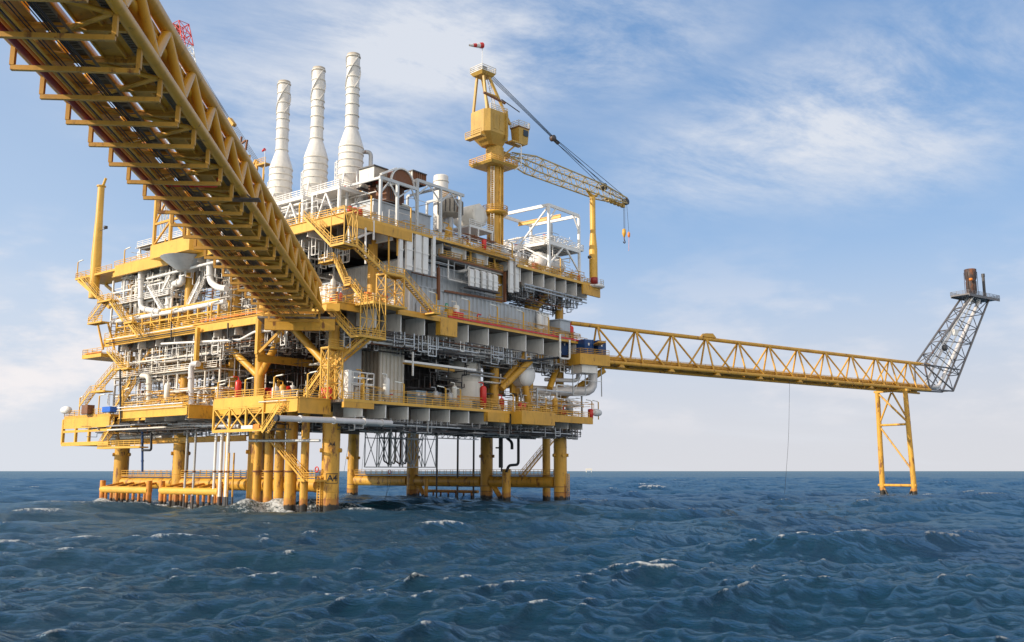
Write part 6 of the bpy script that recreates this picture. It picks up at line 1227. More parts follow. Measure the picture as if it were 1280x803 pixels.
# ================================================================ pipework
rnd = random.Random(5)
PIPES = [0]
def pipes(n, box, mats, label, group, rs=(.08, .12, .16, .24), axis=1, seg=4, long_=.55, sides=8, ph=.0):
    u0, u1, v0, v1, z0, z1 = box; lo, hi = [u0, v0, z0], [u1, v1, z1]
    for _ in range(n):
        r = rnd.choice(rs); p = [rnd.uniform(lo[k] + r, hi[k] - r) for k in range(3)]; pts = [tuple(p)]; ax = axis if rnd.random() < .7 else 2
        for s_ in range(rnd.randint(2, seg)):
            span = hi[ax] - lo[ax]; d = span * (rnd.uniform(.35, 1) * long_ if ax == axis else rnd.uniform(.2, .75)) * rnd.choice((-1, 1)); q = p[ax] + d
            if not lo[ax] + r < q < hi[ax] - r: q = p[ax] - d
            q = min(max(q, lo[ax] + r), hi[ax] - r)
            if abs(q - p[ax]) < r * 6: ax = (ax + 1) % 3; continue
            p[ax] = q; pts.append(tuple(p)); o = [a for a in range(3) if a != ax]; ax = axis if axis in o and rnd.random() < .6 else rnd.choice(o)
        if len(pts) < 2: continue
        m = MB(); m.path(pts, r, sides); mt = rnd.choice(mats); PIPES[0] += 1
        L = sum((Vector(a) - Vector(b)).length for a, b in zip(pts, pts[1:]))
        t = T('pipe', label, 'pipe', pts[0], group=group); t.part('run', m, mt)
        for k in range(min(3, int(L / 3))):               # flanges
            a, b = rnd.choice(list(zip(pts, pts[1:]))); a, b = Vector(a), Vector(b); d = (b - a)
            if d.length < r * 12: continue
            c = a.lerp(b, rnd.uniform(.3, .7)); f = MB(); f.tube(c - d.normalized() * .09, c + d.normalized() * .09, r * 1.6, 10); t.part('flange', f, mt)
def hangers(dk, n, box, mat='white_paint', ax=0, w_=(.8, 2.2), name='pipe_hanger', stuff=False):
    allm = MB()
    u0, u1, v0, v1, z0, z1 = box
    for i in range(n):
        u, v = rnd.uniform(u0, u1), rnd.uniform(v0, v1); zb = rnd.uniform(z0, z0 + (z1 - z0) * .6); L_ = rnd.uniform(*w_); m = MB(); t_ = rnd.uniform(.1, .17)
        d = Vector((L_, 0, 0)) if rnd.random() < .5 else Vector((0, L_, 0)); a = Vector((u, v, zb)); m.beam(a, a + d, t_); m.beam(a, (u, v, z1), t_); m.beam(a + d, Vector((u, v, z1)) + d, t_)
        if rnd.random() < .4: zz_ = (zb + z1) / 2; m.beam((u, v, zz_), Vector((u, v, zz_)) + d, t_)
        if stuff: allm.v.extend([]); base = len(allm.v); allm.v += m.v; allm.f += [tuple(q + base for q in f_) for f_ in m.f]; allm.sm += m.sm
        else: plat.part(name, m, mat, dk)
    if stuff: plat.part(name, allm, mat, dk, kind='stuff')
WH = ['white_paint', 'white_paint', 'cream_paint', 'steel']; DK = ['dark_steel', 'steel', 'rust_brown', 'galvanised', 'cream_paint']; BR = ['cream_paint', 'tan_panel', 'rust_brown', 'steel', 'white_paint']
pipes(34, (-2.4, 4, 42, 63, 32, 43.2), WH, 'white process pipe in the dense pipework of the sunlit main deck', 'white pipes on the sunlit main deck', (.09, .13, .18, .26, .34))
pipes(14, (-1, 8, 14, 36, 32, 43.4), BR, 'pale pipe behind the overhead bridge on the sunlit main deck', 'pipes behind the overhead bridge', (.1, .14, .2), 2)
pipes(20, (1, 58, -5, -.5, 25.6, 28.1), DK + ['white_paint'] * 3, 'pipe slung under the shaded edge of the main deck', 'pipes slung under the main deck', (.08, .12, .18, .24), 0)
pipes(20, (0, 60, -5, 0, 12.4, 14.1), DK, 'pipe slung under the shaded edge of the cellar deck', 'pipes slung under the cellar deck', (.08, .12, .18, .22), 0)
pipes(16, (-8, 4, 24, 62, 12.6, 14.3), DK + ['yellow_paint'], 'pipe slung under the sunlit edge of the cellar deck', 'pipes slung under the sunlit cellar deck', (.1, .15, .2), 1)
pipes(16, (-2, 6, 12, 62, 26, 28.7), DK + ['white_paint'], 'pipe slung under the sunlit edge of the main deck', 'pipes slung under the sunlit main deck', (.08, .12, .18), 1)
pipes(26, (-3, 8, 30, 61, 17, 27), BR, 'pipe among the equipment of the sunlit cellar deck', 'pipes on the sunlit cellar deck', (.1, .15, .22, .3), 1)
pipes(14, (2, 16, 3, 24, 17, 27), ['dark_steel', 'rust_brown', 'cream_paint'], 'pipe in the shadow behind the cellar deck stairs', 'pipes in the shaded cellar deck corner', (.1, .15, .2), 2)
pipes(14, (43, 61, -4.6, 3, 17, 23), BR + ['yellow_paint'], 'pipe at the outer shaded end of the cellar deck', 'pipes at the outer end of the cellar deck', (.07, .1, .16), 0)
pipes(14, (22, 44, -3, 3, 22, 27.5), DK, 'pipe above the blue grey cabinets and vertical tank', 'pipes above the cabinets', (.08, .12, .16), 0)
pipes(16, (50.5, 60, -4, 15, 45, 50), WH, 'white pipe on the lower floor of the white process frame', 'pipes in the process frame', (.08, .14, .22), 1)
pipes(10, (50.5, 61.5, -4, 16, 51.4, 53.4), WH, 'white pipe on the upper floor of the white process frame', 'pipes on top of the process frame', (.07, .1, .16), 1)
pipes(16, (2, 17, -3.6, 30, 46, 51.6), WH, 'white pipe around the feet of the exhaust stacks', 'pipes below the exhaust stacks', (.1, .16, .24), 1)
pipes(14, (-1, 8, 31, 60, 45.6, 49.5), WH + ['yellow_paint'], 'pipe on the sunlit upper deck beyond the bridge', 'pipes on the far sunlit upper deck', (.1, .16, .28), 1)
pipes(12, (20, 47, -4.6, 0, 45.3, 49), BR + ['white_paint'], 'pipe on the upper deck between the frame and the crane', 'pipes beside the crane foot', (.07, .1, .16), 0)
pipes(14, (40, 62, -4, 3, 37.5, 41), DK, 'pipe under the raised outer part of the upper deck', 'pipes under the outer upper deck', (.08, .12, .16), 0)
pipes(12, (14, 40, -3.6, -2.2, 38, 43), ['clad_grey', 'steel', 'white_paint', 'rust_brown'], 'pipe along the upper part of the grey module wall', 'pipes on the grey module wall', (.07, .1, .14), 0)
hangers(dm, 34, (0, 60, -5.4, -.6, 25.3, 28.2)); hangers(dc, 28, (0, 60, -5.4, -.5, 12.6, 14.3), 'galvanised'); hangers(dm, 14, (-2.6, 4, 12, 60, 26, 28.8)); hangers(dt, 12, (-2.6, 6, 10, 60, 40.5, 42.9), 'white_paint')
hangers(dm, 170, (0, 61, -5.4, 2, 24.9, 28.2), 'galvanised', stuff=True, w_=(.7, 3)); hangers(dc, 170, (0, 61, -5.4, 4, 12.2, 14.3), 'steel', stuff=True, w_=(.7, 3)); hangers(dm, 110, (-2.6, 8, 8, 62, 25.4, 28.8), 'white_paint', stuff=True)
hangers(dc, 110, (-8.4 + 4, 4, 4, 62, 11.8, 14.3), 'galvanised', stuff=True); hangers(dt, 110, (-2.6, 8, 2, 61, 39.4, 42.9), 'white_paint', stuff=True); hangers(de, 60, (40, 63, -5, 2, 38.2, 41.2), 'galvanised', stuff=True)
def smallpipes(regions, mat, name, label):
    al = MB()
    for n, box, axis, rs in regions:
        u0, u1, v0, v1, z0, z1 = box; lo, hi = [u0, v0, z0], [u1, v1, z1]
        for _ in range(n):
            p = [rnd.uniform(lo[k], hi[k]) for k in range(3)]; pts = [tuple(p)]; ax = axis if rnd.random() < .6 else rnd.randrange(3); r = rnd.choice(rs)
            for s_ in range(rnd.randint(2, 6)):
                span = hi[ax] - lo[ax]; q = min(max(p[ax] + rnd.choice((-1, 1)) * span * rnd.uniform(.05, .4), lo[ax]), hi[ax])
                if abs(q - p[ax]) > .4: p[ax] = q; pts.append(tuple(p))
                ax = (ax + rnd.choice((1, 2))) % 3
            if len(pts) > 1:
                for a, b in zip(pts, pts[1:]): al.beam(a, b, r * 2) if r < .05 else al.tube(a, b, r, 6, cap=False)
    o = solo(name, label, 'pipework', al, mat, (0, 0, ZC), kind='stuff'); return o
smallpipes([(170, (-2.2, 5, 43, 63, 31.8, 43.4), 1, (.04, .06, .09)), (60, (-1, 10, 10, 40, 32, 43.4), 1, (.04, .06)), (60, (2, 18, -3.8, 30, 45.4, 51.8), 1, (.04, .06)), (70, (50.2, 61, -4.6, 17, 44.4, 50.3), 1, (.04, .06, .1)), (40, (50.2, 61, -4.6, 17, 51.2, 53.4), 1, (.04, .06)), (60, (20, 48, -4.4, 2, 44.6, 48.2), 0, (.04, .06)), (50, (-2, 8, 31, 62, 45.5, 48.5), 1, (.04, .06)), (130, (-3, 6, 26, 61, 17, 28), 1, (.04, .06, .09)), (50, (44, 61, -5, 3, 17, 22), 0, (.04, .06))], 'white_paint', 'white_pipework', 'dense small white pipework on the platform decks')
smallpipes([(110, (0, 60, -5.2, 3, 25.2, 28.1), 0, (.05, .08)), (110, (0, 60, -5.2, 4, 12.4, 14.2), 0, (.05, .08, .1)), (70, (-8, 5, 6, 62, 12.4, 14.4), 1, (.05, .08)), (70, (-2.4, 8, 8, 62, 25.6, 28.8), 1, (.05, .08)), (60, (1, 16, 3, 26, 17, 28), 2, (.05, .1)), (60, (40, 62, -4.6, 2, 38, 41.2), 0, (.05, .08)), (40, (16, 44, -3, 4, 20, 28), 2, (.05, .1))], 'dark_steel', 'dark_pipework', 'dense small dark pipework under the platform decks')
smallpipes([(50, (-9, 4, 24, VE, 16.9, 20), 1, (.05, .08)), (50, (-2.8, 4, 30, 62, 31.8, 36), 1, (.05, .08)), (30, (-2.8, 5, -3, 8, 31.8, 35), 0, (.05,)), (30, (15, 60, -5.4, -4.3, 31.7, 34), 0, (.04,)), (30, (20, 62, -5.4, -4.4, 44.4, 46.5), 0, (.04,)), (40, (1, 60, -5.6, -4, 16.9, 19), 0, (.04,)), (30, (0, 16, -4, 30, 45.4, 48), 1, (.05,)), (40, (44, 62, -7, 2, 16.9, 20), 0, (.04, .06))], 'yellow_paint', 'yellow_pipework', 'small yellow pipes and frames on the platform decks')
# named big pipes
def bigpipe(pts, r, mat, label, u=None, v=None, R=None):
    P = [pz(x, y, u=u, v=v) for x, y in pts]; m = MB(); m.path(P, r, 14, R=R or r * 2.5); t = T('pipe', label, 'pipe', P[0]); t.part('run', m, mat)
    for a, b in zip(P, P[1:]):
        if (a - b).length > 4:
            for q in (.3, .75): c = a.lerp(b, q); d = (b - a).normalized(); f = MB(); f.tube(c - d * .12, c + d * .12, r * 1.28, 16); t.part('flange', f, mat)
bigpipe([(140, 403), (210, 391), (281, 377)], .42, 'white_paint', 'long thick white pipe running above the sunlit main deck railing', u=-2.6)
bigpipe([(176, 334), (176, 386), (200, 390)], .5, 'white_paint', 'thick white pipe dropping from the upper deck then turning toward the bridge', u=-2.8)
bigpipe([(158, 339), (176, 334)], .45, 'white_paint', 'short thick white pipe stub under the sunlit upper deck edge', u=-2.8)
bigpipe([(211, 392), (211, 357), (228, 353), (228, 345)], .62, 'white_paint', 'fat white pipe arching upright like a hook on the sunlit main deck', u=-1.5)
bigpipe([(262, 322), (262, 352), (272, 360), (283, 361)], .55, 'white_paint', 'thick white pipe turning under the overhead bridge edge', u=-2)
bigpipe([(236, 374), (236, 356), (226, 352)], .6, 'cream_paint', 'cream funnel shaped pipe behind the fat white hook pipe', u=.5)
bigpipe([(184, 349), (255, 331), (300, 320)], .24, 'white_paint', 'slender white pipe running just below the sunlit upper deck', u=-2.6)
bigpipe([(345, 523), (440, 526.5), (489, 529)], .42, 'pale_pipe', 'pale horizontal pipe with dark open end below the cellar deck near leg A4', v=-7.2)
m = MB(); a = pz(345, 523, v=-7.2); m.tube(a - Vector((.05, 0, 0)), a + Vector((.3, 0, 0)), .47, 14); solo('end_cap_disc', 'black end cap on the pale pipe below the cellar deck', 'cap', m, 'black', a)
bigpipe([(212, 530), (236, 531), (300, 533)], .38, 'pale_pipe', 'pinkish pale pipe under the cellar deck edge behind the risers', u=-6)
bigpipe([(312, 551), (345, 551), (400, 551)], .22, 'galvanised', 'thin silvery pipe crossing in front of the conductors', u=-5)
bigpipe([(150, 462), (151, 525), (150, 530), (163, 530)], .16, 'black', 'black hose pipe dropping past the cellar deck at the far end', u=-10.4)
bigpipe([(189, 541), (189, 563), (178, 563)], .2, 'black', 'black bent pipe hanging below the far sunlit cellar deck', u=-8)
bigpipe([(178, 536), (178, 590)], 14 / 70, 'blue_paint', 'dark blue vertical pipe below the far sunlit cellar deck', u=-5)
bigpipe([(239, 528), (239, 455), (248, 455)], .5, 'pale_pipe', 'tall pale vertical pipe on the sunlit cellar deck under the bracket beam', u=-4.4)
bigpipe([(177, 470), (186, 470), (186, 503)], .45, 'cream_paint', 'cream pipe arch on the cellar deck beside the far column', u=-4)
bigpipe([(214, 402), (214, 425)], .12, 'black', 'thin black pipe below the sunlit main deck edge', u=-3.6)
bigpipe([(285, 404), (285, 424), (300, 428)], .14, 'black', 'thin black pipe hanging under the orange pipe', u=-3.8)
bigpipe([(202, 430), (300, 425), (318, 415), (340, 413)], .2, 'white_paint', 'slim white pipe bending up toward the bridge landing', u=-3.2)
bigpipe([(700, 418), (700, 448), (712, 449), (712, 425)], .2, 'white_paint', 'white square pipe loop hanging at the outer end of the main deck', v=-6.6)
bigpipe([(650, 452), (712, 446)], .2, 'black', 'black pipe running under the outer main deck above the white vessel', v=-5.4)
bigpipe([(655, 355), (690, 364), (733, 375)], .15, 'galvanised', 'upper of two silvery pipes under the outer upper deck', v=-5.7)
bigpipe([(655, 359), (690, 368), (733, 379)], .15, 'galvanised', 'lower of two silvery pipes under the outer upper deck', v=-5.7)
for i, (uu, vv0, vv1, zz, r, mt) in enumerate(((-10.55, 24, VE, ZC + .35, .09, 'white_paint'), (-10.55, 24, VE, ZC - .15, .07, 'cream_paint'), (-3.6, 33, 62, ZM - .35, .1, 'white_paint'), (-3.6, 32, 62, ZM - 1.05, .13, 'black'), (-9.55, -1, 5.5, ZC - .3, .08, 'cream_paint'))):
    m = MB(); m.tube((uu, vv0, zz), (uu, vv1, zz), r, 8); solo('pipe', ['upper slim white pipe clipped to the sunlit cellar deck edge', 'lower slim cream pipe clipped to the sunlit cellar deck edge', 'slim white pipe clipped to the sunlit main deck edge', 'black pipe under the sunlit main deck edge', 'short cream pipe clipped to the bright box by the truss landing'][i], 'pipe', m, mt, (uu, vv0, zz))
# cable trays below decks
for i, (u0, u1, v, z, dk) in enumerate(((3, 58, -4.4, 26.6, 'main'), (3, 58, -2.2, 27.4, 'main'), (0, 58, -4.6, 13.2, 'cellar'), (0, 58, -2.6, 13.9, 'cellar'))):
    m = MB(); m.box((u0, v - .35, z), (u1, v - .3, z + .16)); m.box((u0, v + .3, z), (u1, v + .35, z + .16))
    for q in range(int((u1 - u0) / 1.1)): m.box((u0 + q * 1.1, v - .3, z + .02), (u0 + q * 1.1 + .1, v + .3, z + .08))
    solo('cable_tray', ['outer long cable tray under the main deck', 'inner long cable tray under the main deck', 'outer long cable tray under the cellar deck', 'inner long cable tray under the cellar deck'][i] + ' along the shaded side', 'cable tray', m, 'galvanised', (u0, v, z))
def rack(label, u0, u1, v0, v1, z0, z1, nv, zs, mat, floorz=None):
    t = T('pipe_rack', label, 'rack', (u0, (v0 + v1) / 2, z0))
    for v in np.linspace(v0, v1, nv):
        for u in (u0, u1): m = MB(); m.beam((u, v, z0), (u, v, z1), .28, .28, (1, 0, 0)); t.part('post', m, mat)
        for z in zs: m = MB(); m.beam((u0, v, z), (u1, v, z), .18, .24); t.part('cross_beam', m, mat)
    for z in zs:
        for u in (u0, u1): m = MB(); m.beam((u, v0, z), (u, v1, z), .2, .26); t.part('beam', m, mat)
    vv = np.linspace(v0, v1, nv)
    for i in range(0, nv - 1, 2): m = MB(); m.beam((u0, vv[i], z0), (u0, vv[i + 1], zs[0]), .16); t.part('brace', m, mat)
    if floorz:
        m = MB(); m.box((u0 - .7, v0, floorz), (u1 - .5, v1, floorz + .1)); f = t.part('floor', m, 'grating'); m = MB(); m.rail([(u0 - .7, v0, floorz + .1), (u0 - .7, v1, floorz + .1)], r=.045); t.part('handrail', m, mat, f)
rack('cream steel pipe rack on the sunlit cellar deck under the main deck', -1.8, 5, 27, 61, ZC, 28.6, 9, (20.2, 23.4, 26.4), 'cream_paint', 23.6)
rack('white steel pipe rack just behind the end of the overhead bridge on the main deck', 3.5, 9, 11, 31, ZM, 43.2, 6, (35, 38.5, 41.5), 'white_paint', 38.7)
rack('yellow low frame row along the sunlit main deck edge', -2.7, -.6, 27, 60, ZM, 35.4, 12, (33.4, 35.3), 'yellow_paint_clean')
rack('white steel rack on the sunlit upper deck beyond the farthest stack', 0, 6, 31, 58, ZT, 49.4, 7, (47.2, 49.2), 'white_paint', 49.3)
rack('pale steel frame at the outer end of the shaded cellar deck', 46, 61, -4.8, -1, ZC, 21.6, 2, (19, 21.4), 'galvanised')
# white frames with mid floor on the sunlit main deck
v0, v1 = 43, 64
t = T('pipe_rack', 'white steel pipe rack filling the sunlit main deck beyond the bridge', 'rack', (-1.8, 50, ZM))
for v in np.linspace(v0, v1, 6):
    for u in (-1.8, 4.2): m = MB(); m.beam((u, v, ZM), (u, v, 43.3), .32, .32, (1, 0, 0)); t.part('post', m, 'white_paint')
for z in (34.8, 37.8, 40.8):
    for u in (-1.8, 4.2): m = MB(); m.beam((u, v0, z), (u, v1, z), .24, .3); t.part('beam', m, 'white_paint')
    for v in np.linspace(v0, v1, 6): m = MB(); m.beam((-1.8, v, z), (4.2, v, z), .2, .26); t.part('cross_beam', m, 'white_paint')
m = MB(); m.box((-2.6, v0, 37.98), (1.5, v1, 38.1)); f = t.part('floor', m, 'grating'); m = MB(); m.rail([(-2.6, v0, 38.1), (-2.6, v1, 38.1)], r=.05); t.part('handrail', m, 'white_paint', f)
for i, (x0, y0, x1, y1) in enumerate(((187, 358, 206, 392), (252, 353, 236, 386), (215, 345, 205, 365))): flight(pz(x0, y0, u=-2.2), pz(x1, y1, u=-2.2), UX, .9, ['white stair flight on the sunlit main deck nearer the far end', 'white stair flight on the sunlit main deck nearer the bridge', 'short white stair flight under the sunlit upper deck'][i], 'white_paint', treads='cream_paint')
for i, (x, u) in enumerate(((283, 1), (250, 2), (345, 3), (326, 2))):
    a, b = pz(x, 375, u=u), None; m = MB(); m.lattice([(u, a.y, ZM), (u + 1, a.y, ZM), (u + 1, a.y + 1, ZM), (u, a.y + 1, ZM)], [(u, a.y, 43.5), (u + 1, a.y, 43.5), (u + 1, a.y + 1, 43.5), (u, a.y + 1, 43.5)], .08, .05, 8, x=True); solo('scaffold_tower', ['slim white scaffold tower against the white module wall', 'slim white scaffold tower among the white pipes', 'slim pale scaffold tower just behind the overhead bridge edge', 'slim pale scaffold tower hidden in part by the bridge truss'][i], 'scaffold', m, 'white_paint', a)
# fluted exhaust risers in the shade behind the bridge
for i, x in enumerate((352, 362, 372, 384, 392)):
    a = pz(x, 340, u=9); m = MB(); m.lathe((9, a.y, 0), [(.55, ZM), (.55, 43)], 12); t = T('vertical_duct', 'dark ribbed vertical duct behind the overhead bridge', 'duct', (9, a.y, ZM), group='dark vertical ducts behind the bridge'); t.part('duct', m, ['dark_steel', 'tan_panel', 'dark_steel', 'steel', 'dark_steel'][i])
    m = MB(); m.ladder((8.3, a.y, ZM), (8.3, a.y, 43), .5, VX, .05); t.part('ladder', m, 'white_paint')
# ================================================================ small equipment
def drum(p, r, h, mat, name, label, cat, group=None, axis=(0, 0, 1)):
    m = MB(); m.lathe(p, [(r * .6, -.06), (r, .0), (r, h), (r * .6, h + .08)], 14, axis); t = T(name, label, cat, p, group=group); t.part('body', m, mat)
    m = MB(); m.lathe(Vector(p) + Vector(axis) * h * .5, [(r, -.05), (r + .05, 0), (r, .05)], 14, axis); t.part('hoop', m, mat); return t
def cabinet(p, sx, sy, h, mat, name, label, cat, group=None):
    u, v, z = p; t = T(name, label, cat, p, group=group); m = MB(); m.box((u, v, z + .15), (u + sx, v + sy, z + h)); t.part('case', m, mat)
    m = MB(); m.box((u + .06, v - .05, z + .25), (u + sx - .06, v - .004, z + h - .1)); m.box((u - .05, v + .06, z + .25), (u - .004, v + sy - .06, z + h - .1)); 
    m2 = MB(); m2.box((u + .06, v - .05, z + .25), (u + sx - .06, v - .004, z + h - .1)); t.part('door', m2, mat)
    m2 = MB(); m2.box((u + sx * .75, v - .09, z + h * .45), (u + sx * .82, v - .051, z + h * .6)); t.part('handle', m2, 'dark_steel')
    for x in (u + .1, u + sx - .2): m2 = MB(); m2.box((x, v + .1, z), (x + .1, v + sy - .1, z + .149)); t.part('foot', m2, 'dark_steel')
    return t
reds = [((437, 268), -4.4, ZT, 'first red drum on the upper deck corner beside the yellow railing'), ((443, 268), -4.4, ZT, 'second red drum on the upper deck corner'), ((450, 268), -4.4, ZT, 'third red drum, nearest the grey frame, on the upper deck corner'), ((637, 300), -4.4, ZE, 'red drum near the pair of white ducts on the upper deck'), ((723, 345), -4.8, ZE, 'red drum near the outer end of the upper deck')]
for (x, y), v, z, lb in reds: drum((PF.atv(x, y, v).x, v, z), .38, 1.35, 'red_paint', 'red_drum', lb, 'drum')
drum((PF.atv(604.5, 302, -4.6).x, -4.7, ZT + .3), .45, 1.8, 'red_paint', 'fire_extinguisher', 'large red fire extinguisher at the foot of the crane', 'extinguisher')
drum((PF.atv(742, 343, -5.9).x, -6.0, ZE + .1), .8, 1.3, 'deep_red_paint', 'hose_reel', 'red hose reel at the base of the boom rest post', 'hose reel')
for i, x in enumerate((571, 576)): cabinet((PF.atv(x, 392, -6).x, -5.7, ZM), 1.1, .7, 1.5, 'red_paint', 'fire_cabinet', ['left', 'right'][i] + ' one of two red fire cabinets on the shaded walkway', 'cabinet')
for i, x in enumerate((461, 468, 481)): cabinet((PF.atv(x, 380, -5).x, -4.6, ZM), 1.0, .8, 2.2, ['orange_pipe_paint', 'white_paint', 'red_paint'][i], 'cabinet', ['orange cabinet behind the stair tower railing', 'white cabinet between the orange and the red one', 'red cabinet beside the X braced stair tower'][i], 'cabinet')
a = PF.atu(345, 490, -3); m = MB(); m.lathe((2.2, PF.atu(325, 490, 2.2).y, ZC + 2.2), [(.1, -.5), (1.0, -.3), (1.15, 0), (1.15, 8), (1.0, 8.3), (.1, 8.5)], 18, (0, -1, 0)); t = T('red_tank', 'long red horizontal tank in the shade on the cellar deck', 'tank', (2.2, a.y, ZC)); t.part('shell', m, 'red_paint')
for q in (1.5, 6): m = MB(); yy = PF.atu(325, 490, 2.2).y - q; m.box((1.4, yy - .2, ZC), (3.0, yy + .2, ZC + 1.2)); t.part('saddle', m, 'dark_steel')
drum((1.6, PF.atu(326, 490, 1.6).y + .5, ZC), .7, 3.0, 'red_paint', 'red_cylinder', 'upright red cylinder at the end of the long red tank', 'cylinder')
for i in range(3): drum((-2.5, PF.atu(404 + i * 4, 490, -2.5).y, ZC), .38, 1.9, 'red_paint', 'gas_bottle', 'orange red gas bottle behind the cellar deck stairs', 'gas bottle', 'orange red gas bottles')
for i, x in enumerate((650, 655)): drum((PF.atv(x, 500, -4.5).x, -4.5, ZC), .4, 1.9, 'red_paint', 'gas_bottle', 'red gas bottle beside the big yellow strut foot', 'gas bottle', 'red gas bottles by the strut')
cabinet((-7.5, PF.atu(132, 514, -7.5).y - 1.5, ZC), 1.4, 2.8, 1.1, 'bright_blue_paint', 'blue_container', 'small bright blue container with pale stripe at the far cellar deck end', 'container')
cabinet((-7, PF.atu(104, 514, -7).y - 1.5, ZC), 1.4, 2.2, 1.8, 'rust_brown', 'rusty_crate', 'rusty brown crate under the lowest far stair flight', 'crate')
p = PF.atv(746.5, 517, -5); m = MB(); m.lathe((p.x - .7, -5, ZC + 1.3), [(.1, -.9), (.6, -.7), (.75, 0), (.75, .9), (.6, 1.6), (.1, 1.8)], 16, (1, 0, 0)); solo('life_raft', 'white life raft canister at the outer cellar deck edge', 'life raft', m, 'white_paint', p)
p = PF.atu(84, 515, -6.2); m = MB(); m.lathe((-6.2, p.y, ZC + 1.2), [(.1, -.9), (.6, -.7), (.75, 0), (.75, .9), (.6, 1.6), (.1, 1.8)], 16, (0, 1, 0)); solo('life_raft', 'white life raft canister at the far sunlit cellar deck end', 'life raft', m, 'white_paint', p)
p = PF.atv(738, 510, -4.5); drum((p.x, -4.5, ZC), .55, 1.9, 'red_paint', 'red_drum', 'red drum beside the outer lamp post of the cellar deck', 'drum')
kinds = [('pump_skid', 'skid'), ('valve_cabinet', 'cabinet'), ('filter_pot', 'vessel'), ('control_box', 'box')]
def scatter(n, box, mats, where):
    u0, u1, v0, v1, z = box
    for i in range(n):
        u, v = rnd.uniform(u0, u1), rnd.uniform(v0, v1); k = rnd.randrange(4); mt = rnd.choice(mats); g = {'a': 'small equipment ' + where}['a']
        nm = mt.replace('_paint', '').replace('_', ' ')
        if k == 0:
            t = T('pump_skid', 'small pump skid ' + where, 'pump', (u, v, z), group='pump skids ' + where); m = MB(); m.box((u, v, z), (u + 2, v + 1, z + .25)); t.part('base', m, 'dark_steel')
            m = MB(); m.lathe((u + .3, v + .5, z + .75), [(.2, 0), (.4, .1), (.4, .9), (.2, 1)], 12, (1, 0, 0)); t.part('motor', m, mt); m = MB(); m.lathe((u + 1.6, v + .5, z + .3), [(.25, 0), (.5, .1), (.5, .8), (.2, 1)], 12); t.part('pump', m, mt)
            m = MB(); m.path([(u + 1.6, v + .5, z + 1.2), (u + 1.6, v + .5, z + 2.2), (u + 2.6, v + .5, z + 2.2)], .12, 8); t.part('outlet_pipe', m, mt)
        elif k == 1: cabinet((u, v, z), rnd.uniform(.8, 1.6), rnd.uniform(.6, 1), rnd.uniform(1.2, 2.4), mt, 'valve_cabinet', 'small steel cabinet ' + where, 'cabinet', 'cabinets ' + where)
        elif k == 2:
            t = T('filter_pot', 'small upright filter vessel ' + where, 'vessel', (u, v, z), group='filter vessels ' + where); h = rnd.uniform(1.6, 3.6); r = rnd.uniform(.35, .7)
            m = MB(); m.lathe((u, v, z + .5), [(.1, -.1), (r, .1), (r, h), (.7 * r, h + .3), (.1, h + .4)], 16); t.part('shell', m, mt)
            for q in range(3): an = q * 2.1; m = MB(); m.beam((u + r * .8 * math.cos(an), v + r * .8 * math.sin(an), z), (u + r * .8 * math.cos(an), v + r * .8 * math.sin(an), z + .8), .1); t.part('foot', m, mt)
            m = MB(); m.path([(u, v, z + h + .8), (u, v, z + h + 1.4), (u - r * 2, v, z + h + 1.4)], .1, 8); t.part('outlet_pipe', m, mt)
        else:
            t = T('valve_stand', 'valve with handwheel on a stand ' + where, 'valve', (u, v, z), group='valves ' + where); m = MB(); m.tube((u, v, z), (u, v, z + 1.3), .09, 8); m.lathe((u, v, z + .7), [(.1, -.3), (.28, -.1), (.28, .15), (.1, .35)], 10); t.part('stem', m, mt)
            m = MB(); m.path([(u + .35 * math.cos(q * PI / 5), v + .35 * math.sin(q * PI / 5), z + 1.35) for q in range(11)], .05, 5, R=.05); m.beam((u - .33, v, z + 1.33), (u + .33, v, z + 1.33), .06); t.part('handwheel', m, 'red_paint')
SM = ['white_paint', 'cream_paint', 'steel', 'yellow_paint', 'clad_grey', 'red_paint']
for n, b, w_ in ((16, (14, 58, -5.3, -4.2, ZM), 'on the shaded main deck walkway'), (22, (2, 60, -5.2, -3.4, ZC), 'on the shaded cellar deck edge'), (20, (-1, 9, 34, 62, ZM), 'on the sunlit main deck'), (10, (-9, -4, 26, VE - 2, ZC), 'at the sunlit cellar deck edge'), (16, (-3, 4, 26, 61, ZC), 'on the far sunlit cellar deck'),
                 (12, (-4.5, 4, 6.5, 22, ZC), 'on the sunlit cellar deck by the truss box'), (18, (19, 46, -4.4, 2, ZT if False else ZE + .01), 'on the upper deck'), (14, (46, 62, -4.8, 3, ZE), 'on the outer upper deck'), (14, (0, 12, 31, 60, ZT), 'on the far sunlit upper deck'), (12, (50.5, 61, -4, 14, 51.1), 'on top of the process frame'), (8, (-2, 5, -3, 3, ZM), 'on the main deck corner'), (10, (3, 16, -3.5, 26, ZT), 'below the exhaust stacks'), (10, (3, 12, -2, 28, 52.2), 'on the stack platforms')):
    scatter(n, b, SM, w_)
# mid frame pieces and yellow verticals between decks at the corner
for i, (x, y0, y1, vv) in enumerate(((457, 285, 330, -5.6), (436, 283, 306, -5.6), (467, 276, 300, -5.2), (516, 440, 470, -5.4))):
    a, b = PF.atv(x, y0, vv), PF.atv(x, y1, vv); m = MB(); m.beam(a, b, .22); solo('hanger_rod', ['pale hanger rod under the upper deck corner', 'pale hanger rod beside the corner landing', 'pale hanger rod near the white pipe bend', 'grey hanger rod above the hoist beam'][i], 'rod', m, 'girder_grey', b)
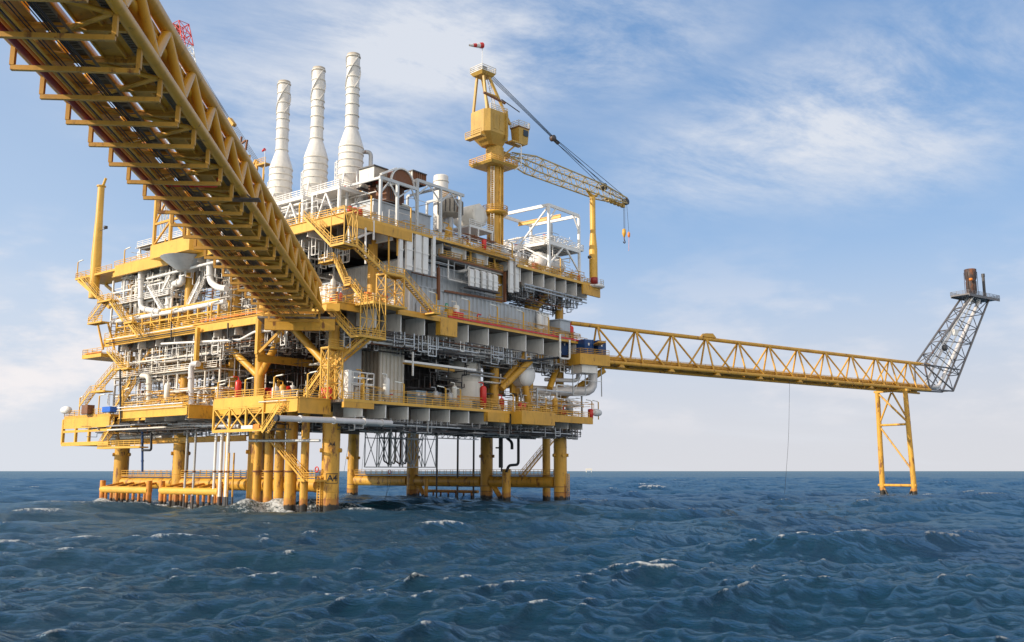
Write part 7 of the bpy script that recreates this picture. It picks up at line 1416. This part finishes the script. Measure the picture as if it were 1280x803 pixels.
# ================================================================ people
def person(p, face, label, suit, pose=0):
    me = bpy.data.meshes.new('person'); o = bpy.data.objects.new('person', me); C.objects.link(o)
    J = [(0, 0, .95, .15), (0, 0, 1.15, .14), (0, 0, 1.40, .17), (0, 0, 1.52, .07), (0, .01, 1.60, .085), (0, .01, 1.72, .095), (.19, 0, 1.44, .075), (.27, .02, 1.18, .05), (.24, .18, .98, .04), (.24, .24, .94, .045),
         (-.19, 0, 1.44, .075), (-.27, .02, 1.18, .05), (-.25, .14, .95, .04), (-.25, .2, .9, .045), (.10, 0, .90, .11), (.11, .04, .5, .075), (.12, 0, .10, .055), (.12, .14, .04, .05), (-.10, 0, .90, .11), (-.11, -.02, .5, .075), (-.12, -.06, .10, .055), (-.12, .08, .04, .05)]
    E = [(0, 1), (1, 2), (2, 3), (3, 4), (4, 5), (2, 6), (6, 7), (7, 8), (8, 9), (2, 10), (10, 11), (11, 12), (12, 13), (0, 14), (14, 15), (15, 16), (16, 17), (0, 18), (18, 19), (19, 20), (20, 21)]
    me.from_pydata([j[:3] for j in J], E, []); o.modifiers.new('skin', 'SKIN')
    for i, j in enumerate(J): me.skin_vertices[0].data[i].radius = (j[3], j[3])
    me.skin_vertices[0].data[0].use_root = True
    s = o.modifiers.new('sub', 'SUBSURF'); s.levels = s.render_levels = 1; me.materials.append(MATS[suit]); o.location = PF.W(p); o.rotation_euler = (0, 0, PF.a + face); props(o, label, 'person')
    for nm, mb, mt in (('hard_hat', MB().lathe((0, .01, 1.74), [(.17, -.01), (.125, 0), (.12, .06), (.08, .12), (.01, .135)], 14), 'white_paint'), ('face', MB().lathe((0, .07, 1.66), [(.01, -.07), (.055, -.03), (.06, .02), (.03, .07)], 10), 'skin')):
        c = link(nm, mb, mt, o)
person((-1.6, PF.atu(425.5, 388, -1.6).y, ZM), 2.6, 'person in a red coverall and white helmet standing on the sunlit main deck railing side', 'coverall_red')
person((PF.atv(700.5, 403, -3).x, -5.2, ZM), -1.6, 'person in a dark blue coverall beside the smooth grey container', 'coverall_blue')
person((PF.atv(712, 350, -4).x, -4.4, ZE), -1.2, 'person in a red coverall near the outer end of the upper deck', 'coverall_red')
# ================================================================ far platform on the horizon
t = T('distant_platform', 'tiny pale platform far away on the horizon', 'platform', (430, 5400, 0), WF)
m = MB(); m.box((412, 5390, 12), (446, 5410, 20)); t.part('deck', m, 'cream_paint')
for x in (415, 443):
    for y in (5392, 5408): m = MB(); m.tube((x, y, -3), (x, y, 12), 1.4, 8); t.part('leg', m, 'cream_paint')
print('pipes', PIPES[0], 'objects', len(bpy.data.objects))
